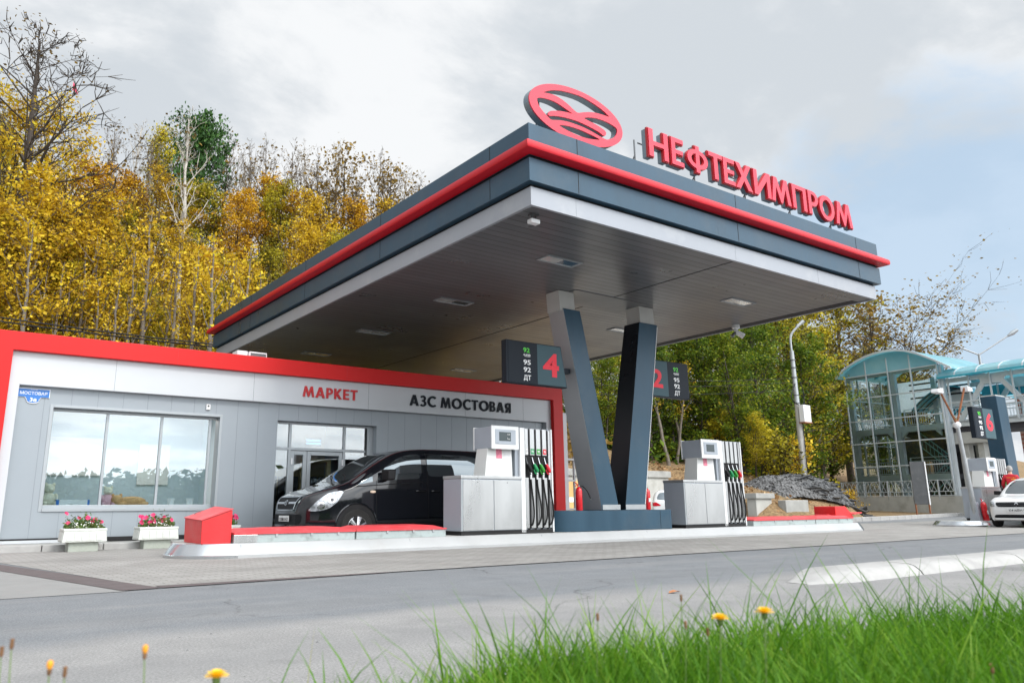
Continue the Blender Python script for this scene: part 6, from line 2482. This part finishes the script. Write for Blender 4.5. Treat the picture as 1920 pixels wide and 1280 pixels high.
wires('overhead_cable', 'thin overhead wires running from the lamp pole behind the right pylon', [((35.75, 22.3, 6.9), (14, 27.5, 6.6), .5), ((35.75, 22.3, 6.7), (14, 27.5, 6.35), .55), ((35.75, 22.3, 6.3), (14, 27.5, 5.6), .4)])
wires('overhead_cable', 'dark sagging cable above the red shop parapet in front of the trees', [((-12, 24.6, 6.9), (9.5, 25.8, 6.05), .35), ((-12, 24.6, 6.85), (9.5, 25.8, 6.0), .42)], .022)

t = thing('street_lamp', 'twin-armed street lamp rising behind the footbridge roof', 'street lamp', (68.4, 26.4, 0))
MB().tube([(68.4, 26.4, 0), (68.4, 26.4, 12.3)], [.13, .09], 8).build('post', 'galv', t, smooth=40)
for e, nm in (((65.9, 27.7, 13.2), 0), ((70.1, 24.7, 13.7), 1)):
    a = MB().tube([(68.4, 26.4, 12.2), e], .055, 6).build('lamp_arm', 'galv', t)
    d = (Vector(e) - Vector((68.4, 26.4, 12.2))).normalized()
    MB().tube([Vector(e) - d * .1, Vector(e) + d * .35, Vector(e) + d * .8], [.08, .18, .12], 8).build('lamp_head', 'alu', a, smooth=40)

t = thing('floodlight_pole', 'leaning grey pole with two rusty arms carrying floodlights', 'floodlight pole', (28.3, 11.75, .165))
MB().tube([(28.3, 11.75, .15), (27.85, 11.72, 3.2)], [.085, .065], 10).build('shaft', 'galv', t, smooth=40)
MB().hexa([(28.18, 11.6, .16), (28.5, 11.6, .16), (28.5, 11.9, .16), (28.18, 11.9, .16)], [(28.2, 11.66, .75), (28.38, 11.66, .75), (28.38, 11.86, .75), (28.2, 11.86, .75)]).build('foot', 'steel_side', t, bev=.01)
MB().ball((27.84, 11.72, 3.22), .12, 10, 8).build('junction_box', 'alu_white', t, smooth=60)
for e in ((26.95, 11.72, 4.30), (28.25, 11.5, 4.45)):
    a = MB().tube([(27.84, 11.72, 3.25), e], .035, 6).build('arm', 'rust', t)
    d = 1 if e[0] > 27.5 else -1
    fl = MB().hexa([(e[0] - .02 * d, e[1] - .12, e[2] - .12), (e[0] + .36 * d, e[1] - .12, e[2] - .10), (e[0] + .36 * d, e[1] + .12, e[2] - .10), (e[0] - .02 * d, e[1] + .12, e[2] - .12)],
                   [(e[0] - .02 * d, e[1] - .12, e[2] + .06), (e[0] + .30 * d, e[1] - .12, e[2] + .02), (e[0] + .30 * d, e[1] + .12, e[2] + .02), (e[0] - .02 * d, e[1] + .12, e[2] + .06)])
    fl.build('floodlight', 'alu_white', a, bev=.02)

t = thing('pylon', 'tall dark blue-grey box pylon behind the distant fuel pump', 'pylon', (33.4, 12.5, 0))
MB().hexa([(32.7, 12.2, 0), (33.5, 12.2, 0), (33.5, 12.75, 0), (32.7, 12.75, 0)], [(32.5, 12.2, 4.6), (33.3, 12.2, 4.6), (33.3, 12.75, 4.6), (32.5, 12.75, 4.6)]).build('shaft', 'panel_dark', t, bev=.02)
MB().box(32.52, 33.28, 12.22, 12.73, 4.6, 4.64).build('cap', 'cap_grey', t)

t = thing('metal_board', 'blank grey metal board on rusty legs before the glass tower', 'board', (42.4, 19.9, 0))
MB().prism([(42.05, 20.25), (42.52, 19.75), (42.56, 19.79), (42.09, 20.29)], .65, 2.80, 'z').build('panel', 'board_grey', t, bev=.01)
MB().prism([(42.50, 19.72), (42.56, 19.70), (42.60, 19.76), (42.54, 19.80)], .63, 2.80, 'z').build('edge', 'alu_white', t)
MB().box(42.07, 42.13, 20.2, 20.26, 0, .68).box(42.5, 42.56, 19.74, 19.80, 0, .68).build('leg', 'rust', t)

# orange banner and gate behind the pylons
t = thing('banner', 'orange and white banner on the retaining wall behind the left pylon', 'banner', (20.5, 24.9, .3))
MB().box(17.6, 23.2, 24.85, 24.9, .2, 1.75).build('sheet', 'banner_orange', t)
MB().box(17.6, 23.2, 24.84, 24.848, .85, 1.05).box(18.2, 23.2, 24.84, 24.848, .45, .52).build('stripe', 'letter_white', t)

t = thing('flag_pole', 'thin pole with a small red flag on the hilltop', 'flag', (6.9, 70, 12))
zf = 37.2
MB().tube([(6.9, 70, 14), (6.9, 70, zf)], [.10, .05], 6).build('pole', 'galv', t)
MB().add([(6.9 + a * .55, 70 + b, zf - .15 - c * .55) for b in (0, .03) for a, c in ((0, 0), (.43, .7), (.83, 1.7), (.98, 2.15), (.4, 1.7), (0, 1.55))],
         [(0, 1, 2, 3, 4, 5), (11, 10, 9, 8, 7, 6)] + [(i, i + 6, (i + 1) % 6 + 6, (i + 1) % 6) for i in range(6)]).build('flag', 'flag_red', t)

t = thing('brick_building', 'red brick building seen under the footbridge at the right edge', 'building', (76, 22, 0))


def brick_mat():
    m, nt, b = nodes_of('brick')
    tc = nt.nodes.new('ShaderNodeTexCoord')
    mp = nt.nodes.new('ShaderNodeMapping')
    mp.inputs['Rotation'].default_value = (math.pi / 2, 0, 0)
    nt.links.new(tc.outputs['Object'], mp.inputs[0])
    br = nt.nodes.new('ShaderNodeTexBrick')
    br.inputs['Scale'].default_value = 1
    br.inputs['Brick Width'].default_value = .5
    br.inputs['Row Height'].default_value = .16
    br.inputs['Mortar Size'].default_value = .015
    br.inputs['Color1'].default_value = (.30, .085, .05, 1)
    br.inputs['Color2'].default_value = (.22, .07, .045, 1)
    br.inputs['Mortar'].default_value = (.28, .2, .17, 1)
    nt.links.new(mp.outputs[0], br.inputs['Vector'])
    nt.links.new(br.outputs['Color'], b.inputs['Base Color'])
    b.inputs['Roughness'].default_value = .9
    MATS['brick'] = m


brick_mat()
MB().box(68, 100, 19.5, 24.3, -.2, 9.5).build('wall', 'brick', t)
for y in (20.3, 21.9, 23.5):
    MB().box(67.8, 68.0, y - .25, y + .25, -.2, 9.5).build('pilaster', 'brick', t)
for y in (21.1, 22.7):
    for z in (1.5, 4.6):
        w = MB().box(67.97, 68.02, y - .42, y + .42, z, z + 1.7).build('window', 'rust', t)
        MB().box(67.955, 67.968, y - .36, y + .36, z + .06, z + 1.64).build('pane', 'car_glass', w)

# ------------------------------------------------------------------ glass stair tower and footbridge
ROT = math.radians(-94.59)
tw = thing('stair_tower', 'glazed steel stair tower with a curved blue roof', 'tower', (0, 0, 0), local=True)
U = 6.0
fr = MB()
for u in (0, 2.95, 5.9):
    fr.box(u - .02, u + .28, .12, .42, 1.1, 8.75)
    fr.box(u - .02, u + .28, 4.7, 5.0, 1.1, 8.75)
for z in (2.05, 4.95):
    fr.box(.26, 5.9, .16, .40, z, z + .36)
    fr.box(.26, 5.9, 4.72, 4.98, z, z + .36)
fr.box(0, 6.1, .14, .40, 8.6, 8.76)
for u in (.28, 2.65, 3.25, 5.6):
    for z in (4.95, 2.05):
        s = 1 if u in (.28, 3.25) else -1
        fr.prism([(u, z), (u + s * .35, z), (u, z - .35)], .2, .36, 'y')
fr.build('frame', 'tower_steel', tw)
mu = MB()
for u in (0, 1.5, 2.95, 4.4, 6.0):
    mu.box(u - .035, u + .035, -.05, .05, 1.1, 8.75 + (.9 if 1 < u < 5 else 0))
for z in (2.95, 4.40, 5.85, 7.30, 8.75):
    mu.box(-.03, 6.05, -.04, .04, z - .035, z + .035)
for v in (1.3, 2.6, 3.9):
    mu.box(-.05, .05, v - .03, v + .03, 1.1, 8.75)
for z in (2.95, 4.40, 5.85, 7.30):
    mu.box(-.04, .04, .0, 5.0, z - .03, z + .03)
for z in [1.4 + i * .45 for i in range(16)]:
    mu.box(-.10, .0, -.03, .03, z, z + .03)
mu.build('glazing_bars', 'tower_steel', tw)
gl = MB().add([(0, -.01, 1.2), (6, -.01, 1.2), (6, -.01, 8.75), (0, -.01, 8.75)], [(0, 1, 2, 3)])
gl.add([(-.01, 0, 1.2), (-.01, 5, 1.2), (-.01, 5, 8.75), (-.01, 0, 8.75)], [(0, 1, 2, 3)])
gl.build('pane', 'tower_glass', tw)
AR = [(-.42, 8.74), (.0, 9.06), (.53, 9.38), (1.1, 9.62), (1.75, 9.83), (2.4, 9.94), (3.05, 9.985), (3.74, 9.95), (4.42, 9.80), (5.1, 9.52), (5.75, 9.15), (6.4, 8.75), (7.0, 8.35)]
rf = MB()
top = [(p[0], p[1] + .07) for p in AR]
rf.prism(AR + top[::-1], -.35, 5.6, 'y')
rf.build('roof', 'cyan_sheet', tw)
ed = MB()
ed.prism([(p[0], p[1] - .03) for p in AR] + [(p[0], p[1] + .10) for p in AR][::-1], -.42, -.35, 'y')
ed.build('roof_edge', 'tower_steel', tw)
gb = MB()
gp = [p for p in AR if 0 <= p[0] <= 6]
gb.prism([(0.02, 8.79)] + gp + [(6.0, 8.98), (6.0, 8.79)], .0, .02, 'y')
gb.build('gable', 'cyan_sheet', tw)
rb = MB()
for v in (.9, 2.1, 3.3, 4.5):
    rb.prism([(p[0], p[1] - .16) for p in AR[1:-2]] + [(p[0], p[1] - .01) for p in AR[1:-2]][::-1], v, v + .1, 'y')
rb.build('roof_rib', 'cyan_deep', tw)
sl = MB()
sl.box(.3, 5.8, .42, 3.0, 5.05, 5.28)
sl.box(.3, 5.8, .42, 3.0, 2.12, 2.36)
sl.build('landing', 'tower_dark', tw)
sk = MB()
sk.hexa([(1.0, 3.0, 2.3), (2.6, 3.0, 2.3), (2.6, 4.6, 2.3), (1.0, 4.6, 2.3)], [(3.9, 3.0, 4.9), (5.4, 3.0, 5.1), (5.4, 4.6, 5.1), (3.9, 4.6, 4.9)])
sk.hexa([(3.0, 1.0, 4.75), (5.8, 1.0, 4.75), (5.8, 4.5, 4.2), (3.0, 4.5, 4.2)], [(3.0, 1.0, 5.0), (5.8, 1.0, 5.0), (5.8, 4.5, 4.45), (3.0, 4.5, 4.45)])
sk.build('stair_flight', 'tower_dark', tw)
hr = MB()
for o in (0, .35, .9):
    hr.tube([(3.9, .9, 4.95 - o), (5.7, .9, 3.3 - o)], .03, 6)
    hr.tube([(5.75, .8, 3.4 - o), (4.1, .8, 1.9 - o)], .03, 6)
for i in range(8):
    u = 4.0 + i * .22
    z = 4.9 - i * .2
    hr.tube([(u, .9, z), (u, .9, z - .9)], .014, 4)
hr.build('stair_rail', 'tower_teal', tw)


def rail(mb, u0, u1, v, z, h=1.02, step=.14):
    for zz in (z + .1, z + h * .8, z + h):
        mb.box(u0, u1, v - .02, v + .02, zz - .02, zz + .02)
    n = int((u1 - u0) / step)
    for i in range(n + 1):
        u = u0 + (u1 - u0) * i / n
        mb.box(u - .009, u + .009, v - .009, v + .009, z + .1, z + h * .8)
    for i in range(int((u1 - u0) / 1.3) + 1):
        u = u0 + i * (u1 - u0) / max(1, int((u1 - u0) / 1.3))
        mb.box(u - .03, u + .03, v - .03, v + .03, z, z + h)


for z in (5.31, 2.38):
    r = MB()
    rail(r, .45, 2.85, .55, z)
    rail(r, 3.35, 5.75, .55, z)
    r.build('railing', 'tower_steel', tw)
ip = MB()
ip.box(3.3, 3.7, 2.0, 2.3, 2.35, 3.2)
ip.build('inner_panel', 'plush_tan', tw)
# vaulted inner roof seen through the upper panes
iv = MB()
arc2 = [(2.2 + 3.9 * i / 14, 5.9 + 2.0 * math.sin(math.pi * (.12 + .62 * i / 14))) for i in range(15)]
iv.prism(arc2 + [(p[0], p[1] - .08) for p in arc2][::-1], 3.4, 9.0, 'y')
iv.build('inner_vault', 'cyan_deep', tw)
il = MB()
for k in range(10):
    il.prism([(p[0], p[1] - .14) for p in arc2] + [(p[0], p[1] - .085) for p in arc2][::-1], 3.4 + k * .55, 3.46 + k * .55, 'y')
il.build('vault_ribs', 'tower_dark', tw)
MB().box(.3, 5.85, 4.99, 5.03, 6.7, 8.7).build('rear_glazing', 'rear_white', tw)
MB().box(.3, 5.85, 4.6, 4.64, 1.1, 4.9).build('rear_wall', 'tower_dark', tw)  # dark sheet added to stand in for shade inside the lower floors
tb = MB()
for z in (7.55, 8.05, 8.45):
    tb.box(1.4, 5.9, 4.85, 4.95, z - .05, z + .05)
tb.build('rear_rails', 'tower_dark', tw)
bs = MB().box(-.2, 8.2, -.12, .25, -.4, 1.10).box(-.2, 6.1, .25, 5.2, -.4, 1.05).build('base_wall', 'concrete_light', tw)
tw.location = (49.53, 27.27, .0)
tw.rotation_euler = (0, 0, ROT)

fe = thing('fence', 'light grey lattice fence along the foot of the glass tower', 'fence', (0, 0, 0), local=True)
fb = MB()
for z in (1.14, 1.38, 2.02):
    fb.box(-2.6, 6.3, -.10, -.07, z - .02, z + .02)
u = -2.6
while u < 6.3:
    fb.box(u - .035, u + .035, -.12, -.06, .9, 2.05)
    if u < 4.5:
        fb.box(u + .1, u + .13, -.1, -.07, 1.14, 2.02)
    k = u + .22
    while k < u + 1.38 and k < 6.2:
        fb.hexa([(k, -.095, 1.38), (k + .025, -.095, 1.38), (k + .025, -.075, 1.38), (k, -.075, 1.38)], [(k + .30, -.095, 2.02), (k + .325, -.095, 2.02), (k + .325, -.075, 2.02), (k + .30, -.075, 2.02)])
        fb.hexa([(k + .30, -.095, 1.38), (k + .325, -.095, 1.38), (k + .325, -.075, 1.38), (k + .30, -.075, 1.38)], [(k, -.094, 2.02), (k + .025, -.094, 2.02), (k + .025, -.074, 2.02), (k, -.074, 2.02)])
        fb.box(k + .14, k + .16, -.095, -.075, 1.14, 1.38)
        k += .30
    u += 1.55
fb.build('lattice', 'tower_steel', fe)
fe.location = (49.53, 27.27, 0)
fe.rotation_euler = (0, 0, ROT)

bg = thing('footbridge', 'grey steel covered footbridge with a curved cyan roof crossing at the right', 'footbridge', (0, 0, 0), local=True)
B0, B1 = 6.1, 26
dk = MB()
dk.box(B0, B1, .3, 3.3, 5.22, 5.34)
for v in (.3, 3.2):
    dk.box(B0, B1, v, v + .12, 5.02, 5.36)
dk.build('deck', 'tower_steel', bg)
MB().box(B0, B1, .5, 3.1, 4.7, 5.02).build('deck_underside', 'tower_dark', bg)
tr = MB()
for v in (.3, 3.2):
    tr.box(B0, B1, v, v + .14, 7.62, 7.86)
    n = int((B1 - B0) / 3.55) + 1
    for i in range(n):
        a = 6.75 + i * 4.6
        for (u0, z0), (u1, z1) in (((a, 5.35), (a + 1.65, 7.62)), ((a + 2.35, 7.62), (a + 4.0, 5.35))):
            w = .16
            tr.hexa([(u0 - w, v + .01, z0), (u0 + w, v + .01, z0), (u0 + w, v + .13, z0), (u0 - w, v + .13, z0)] if z0 < z1 else [(u1 - w, v + .01, z1), (u1 + w, v + .01, z1), (u1 + w, v + .13, z1), (u1 - w, v + .13, z1)],
                    [(u1 - w, v + .01, z1), (u1 + w, v + .01, z1), (u1 + w, v + .13, z1), (u1 - w, v + .13, z1)] if z0 < z1 else [(u0 - w, v + .01, z0), (u0 + w, v + .01, z0), (u0 + w, v + .13, z0), (u0 - w, v + .13, z0)])
        tr.prism([(a + 1.3, 7.62), (a + 2.7, 7.62), (a + 2.45, 7.3), (a + 1.55, 7.3)], v + .005, v + .135, 'y')
tr.build('truss', 'tower_steel', bg)
ps = MB()
u = B0 + .3
while u < B1:
    for v in (.2, 3.4):
        ps.box(u - .04, u + .04, v - .04, v + .04, 5.2, 7.9)
    u += 1.15
for z in (6.42,):
    ps.box(B0, B1, .17, .23, z - .035, z + .035)
    ps.box(B0, B1, 3.37, 3.43, z - .035, z + .035)
ps.build('posts', 'tower_steel', bg)
r = MB()
rail(r, B0 + .1, B1, .4, 5.3, 1.0, .16)
rail(r, B0 + .1, B1, 3.15, 5.3, 1.0, .16)
r.build('railing', 'tower_steel', bg)
ra = [(-.15 + 3.9 * (.5 - .5 * math.cos(math.pi * i / 12)), 7.92 + .62 * math.sin(math.pi * i / 12)) for i in range(13)]
rr = MB().prism(ra + [(p[0], p[1] + .05) for p in ra][::-1], B0 - .15, B1, 'x')
rr.build('roof', 'cyan_sheet', bg)
rj = MB()
u = B0 + .9
while u < B1:
    rj.prism([(p[0], p[1] - .01) for p in ra] + [(p[0] * 1.0, p[1] + .07) for p in ra][::-1], u - .04, u + .04, 'x')
    u += 1.2
rj.build('roof_ribs', 'tower_steel', bg)
MB().box(B0 - .1, B1, -.2, -.14, 7.86, 7.96).build('gutter', 'cyan_deep', bg)
MB().box(B0 + .5, B1, 3.45, 3.48, 6.9, 7.6).build('rear_screen', 'cyan_deep', bg)
bg.location = (49.53, 27.27, 0)
bg.rotation_euler = (0, 0, ROT)

pi_ = thing('bridge_pier', 'pale concrete pier with a cap beam carrying the footbridge', 'pier', (0, 0, 0), local=True)
MB().box(6.05, 7.95, .5, 3.2, 4.05, 4.80).build('cap_beam', 'concrete_light', pi_, bev=.02)
MB().box(6.25, 6.75, .7, 1.25, -.3, 4.05).box(7.25, 7.6, .7, 1.25, -.3, 4.05).box(6.25, 6.75, 2.4, 2.95, -.3, 4.05).box(7.25, 7.6, 2.4, 2.95, -.3, 4.05).build('column', 'concrete_light', pi_, bev=.02)
pi_.location = (49.53, 27.27, 0)
pi_.rotation_euler = (0, 0, ROT)

# ------------------------------------------------------------------ grass verge in the foreground
EDGE = [(0.5, 1.78), (1.5, 1.72), (2.25, 1.55), (3.4, 1.22), (5.2, .72), (8.0, -.1)]


def edge_y(x):
    return Hull.lin(EDGE, x)


def verge_z(x, y):
    d = edge_y(x) - y
    z = (.285 + .012 * x) * sstep(d, -.42, .18)
    z *= sstep(x, .26, .66)
    return z


def verge():
    X = np.arange(.3, 8.0, .07)
    Yr = np.arange(-.6, 2.3, .07)
    rg = np.random.default_rng(12)
    vs = [(x, y, verge_z(x, y) - .012 + (rg.normal(0, .006) if verge_z(x, y) > .02 else 0)) for y in Yr for x in X]
    n = len(X)
    fs = [(j * n + i, j * n + i + 1, (j + 1) * n + i + 1, (j + 1) * n + i) for j in range(len(Yr) - 1) for i in range(n - 1)]
    o = raw('grass_verge', vs, fs, 'turf_soil', smooth=True)
    o['kind'] = 'structure'


verge()
leafmat('grass_blade', [(0.05, (.018, .06, .005)), (0.35, (.055, .17, .009)), (0.7, (.13, .31, .016)), (0.9, (.27, .42, .05)), (0.99, (.50, .40, .18))], .45)


def blades(n, seed):
    rg = np.random.default_rng(seed)
    P = []
    while len(P) < n:
        m = 4000
        x = .45 + 6.4 * rg.random(m) ** 1.5
        ey = np.array([edge_y(q) for q in x])
        y = ey + .30 - 1.5 * rg.random(m) ** 1.2
        d = np.hypot(x, y)
        ok = (d > 1.05)
        side = (x - .35) > .12
        clump = np.sin(x * 9 + 2 * np.sin(y * 7)) * np.cos(y * 11 + x * 3) * .5 + .5
        dens = np.clip((x - .48) / .75, .10, 1) * (.45 + .55 * clump)
        dens *= np.where(y > ey + .05, .35, 1)
        keep = ok & side & (rg.random(m) < dens)
        for a, b in zip(x[keep], y[keep]):
            P.append((a, b))
    P = np.array(P[:n])
    z = np.array([verge_z(a, b) for a, b in P]) - .015
    h = np.abs(rg.normal(.105, .035, n)) + .03
    tall = rg.random(n) < .05
    h[tall] *= rg.uniform(1.35, 2.1, tall.sum())
    thin = np.clip((P[:, 0] - .5) / .8, .65, 1)
    h *= thin
    w = rg.uniform(.0012, .0036, n)
    az = rg.uniform(0, 2 * math.pi, n)
    lean = np.abs(rg.normal(.28, .2, n))
    bend = rg.uniform(.1, .6, n)
    f = az + rg.normal(0, .8, n) + math.pi / 2
    sx, sy = np.cos(f), np.sin(f)
    V = []
    ts = (0, .35, .7, 1.0)
    ws = (1.0, .95, .65, .06)
    for t, k in zip(ts, ws):
        o = lean * t + bend * t * t
        cx_ = P[:, 0] + np.cos(az) * h * o
        cy_ = P[:, 1] + np.sin(az) * h * o
        cz_ = z + h * t * (1 - .22 * bend * t)
        V.append(np.stack([cx_ - sx * w * k, cy_ - sy * w * k, cz_], 1))
        V.append(np.stack([cx_ + sx * w * k, cy_ + sy * w * k, cz_], 1))
    V = np.stack(V, 1).reshape(-1, 3)
    b = np.arange(n)[:, None] * 8
    F = np.concatenate([b + np.array([0, 1, 3, 2]), b + np.array([2, 3, 5, 4]), b + np.array([4, 5, 7, 6])], 0)
    o = raw('grass', V, F, 'grass_blade')
    o['kind'] = 'stuff'


blades(34000, 44)


def dandelion(label, pos, kind, s=1.0, lean=(0, 0)):
    x, y, z = pos
    g = verge_z(x, y) - .01
    t = thing('dandelion', label, 'flower', (x, y, g), group='yellow weeds in the grass verge')
    rg = random.Random(int(x * 1000) + int(z * 977))
    MB().tube(spline([(x + lean[0], y + lean[1], g), (x + lean[0] * .45, y + lean[1] * .45, g + (z - g) * .5), (x, y, z - .01)], 4), [.0016 * s] * 9, 6).build('stem', 'stalk', t)
    if kind == 'open':
        pt = MB()
        for ring, (rr, up, n) in enumerate(((.020, .002, 22), (.015, .007, 18), (.009, .010, 12))):
            for k in range(n):
                a = 2 * math.pi * (k + rg.random() * .5) / n
                ca, sa = math.cos(a), math.sin(a)
                r = rr * s * rg.uniform(.85, 1.1)
                w = .0022 * s
                pt.add([(x + ca * .002 - sa * w * .4, y + sa * .002 + ca * w * .4, z), (x + ca * .002 + sa * w * .4, y + sa * .002 - ca * w * .4, z),
                        (x + ca * r + sa * w, y + sa * r - ca * w, z + up * s), (x + ca * r - sa * w, y + sa * r + ca * w, z + up * s)], [(0, 1, 2, 3)])
        pt.build('petals', 'petal_yellow', t)
        MB().lathe([(.002 * s, -.014 * s), (.006 * s, -.010 * s), (.007 * s, 0)], (x, y, z), 10).build('calyx', 'stalk', t, smooth=50)
    elif kind == 'bud':
        MB().lathe([(.002 * s, -.016 * s), (.005 * s, -.011 * s), (.0052 * s, -.004 * s), (.0048 * s, 0)], (x, y, z), 10).build('calyx', 'bud_brown', t, smooth=50)
        MB().lathe([(.0048 * s, -.001), (.0072 * s, .006 * s), (.0066 * s, .013 * s), (.003 * s, .017 * s)], (x, y, z), 10).build('petals', 'petal_orange', t, smooth=50)
    else:
        MB().lathe([(.0015 * s, -.014 * s), (.0042 * s, -.010 * s), (.0050 * s, -.003 * s), (.0040 * s, .004 * s), (.0050 * s, .009 * s), (.002 * s, .011 * s)], (x, y, z), 10).build('seed_head', 'bud_brown', t, smooth=50)
    return t


dandelion('open yellow dandelion at the bottom left above the road', (0.44, 1.341, 0.484), 'open', 1.0, (0.03, -0.02))
dandelion('half-open orange-yellow bud on a straight stem left of the open dandelion', (0.341, 1.4, 0.523), 'bud', .68, (0.03, -0.02))
dandelion('short half-open orange bud at the bottom left corner', (0.21, 1.434, 0.509), 'bud', .68, (0.03, -0.02))
dandelion('closed brown seed head second from the left picture edge', (0.164, 1.521, 0.538), 'seed', .68, (0.03, -0.02))
dandelion('closed brown seed head cut by the left picture edge', (0.152, 1.533, 0.526), 'seed', .68, (0.03, -0.02))
dandelion('dark closed bud leaning right beside the short orange bud', (0.23, 1.421, 0.504), 'seed', .68, (0.03, -0.02))
dandelion('larger open yellow dandelion above the grass on the right', (1.424, 1.006, 0.538), 'open', 1.0, (0.0, 0.02))
dandelion('smaller open yellow dandelion left of the larger one in the grass', (1.397, 1.094, 0.519), 'open', 1.0, (0.0, 0.02))
dandelion('pale brown fading head left of the two yellow flowers in the grass', (1.34, 1.137, 0.508), 'seed', .68, (0.0, 0.02))
dandelion('brown fading head just below the smaller yellow dandelion', (1.379, 1.113, 0.494), 'seed', .68, (0.0, 0.02))
dandelion('small brown head standing highest against the grey road', (1.574, 1.344, 0.527), 'seed', .68, (0.0, 0.02))
dandelion('brown closed head low in the grass at the right', (1.576, 0.666, 0.469), 'seed', .68, (0.0, 0.02))
dandelion('tiny dark head on a thin stem at the left of the grass', (1.264, 1.316, 0.511), 'seed', .68, (0.0, 0.02))
t = thing('fallen_leaf', 'single orange fallen leaf lying on the grey road', 'leaf', (5.519, 4.78, 0))
MB().add([(x + 5.519, y + 4.78, z) for x, y, z in [(-.075, 0, .004), (-.03, -.035, .016), (.02, -.02, .02), (.08, .0, .006), (.02, .03, .024), (-.03, .035, .014), (0, 0, .012)]], [(0, 1, 6), (1, 2, 6), (2, 3, 6), (3, 4, 6), (4, 5, 6), (5, 0, 6)]).build('blade', 'dead_leaf', t)
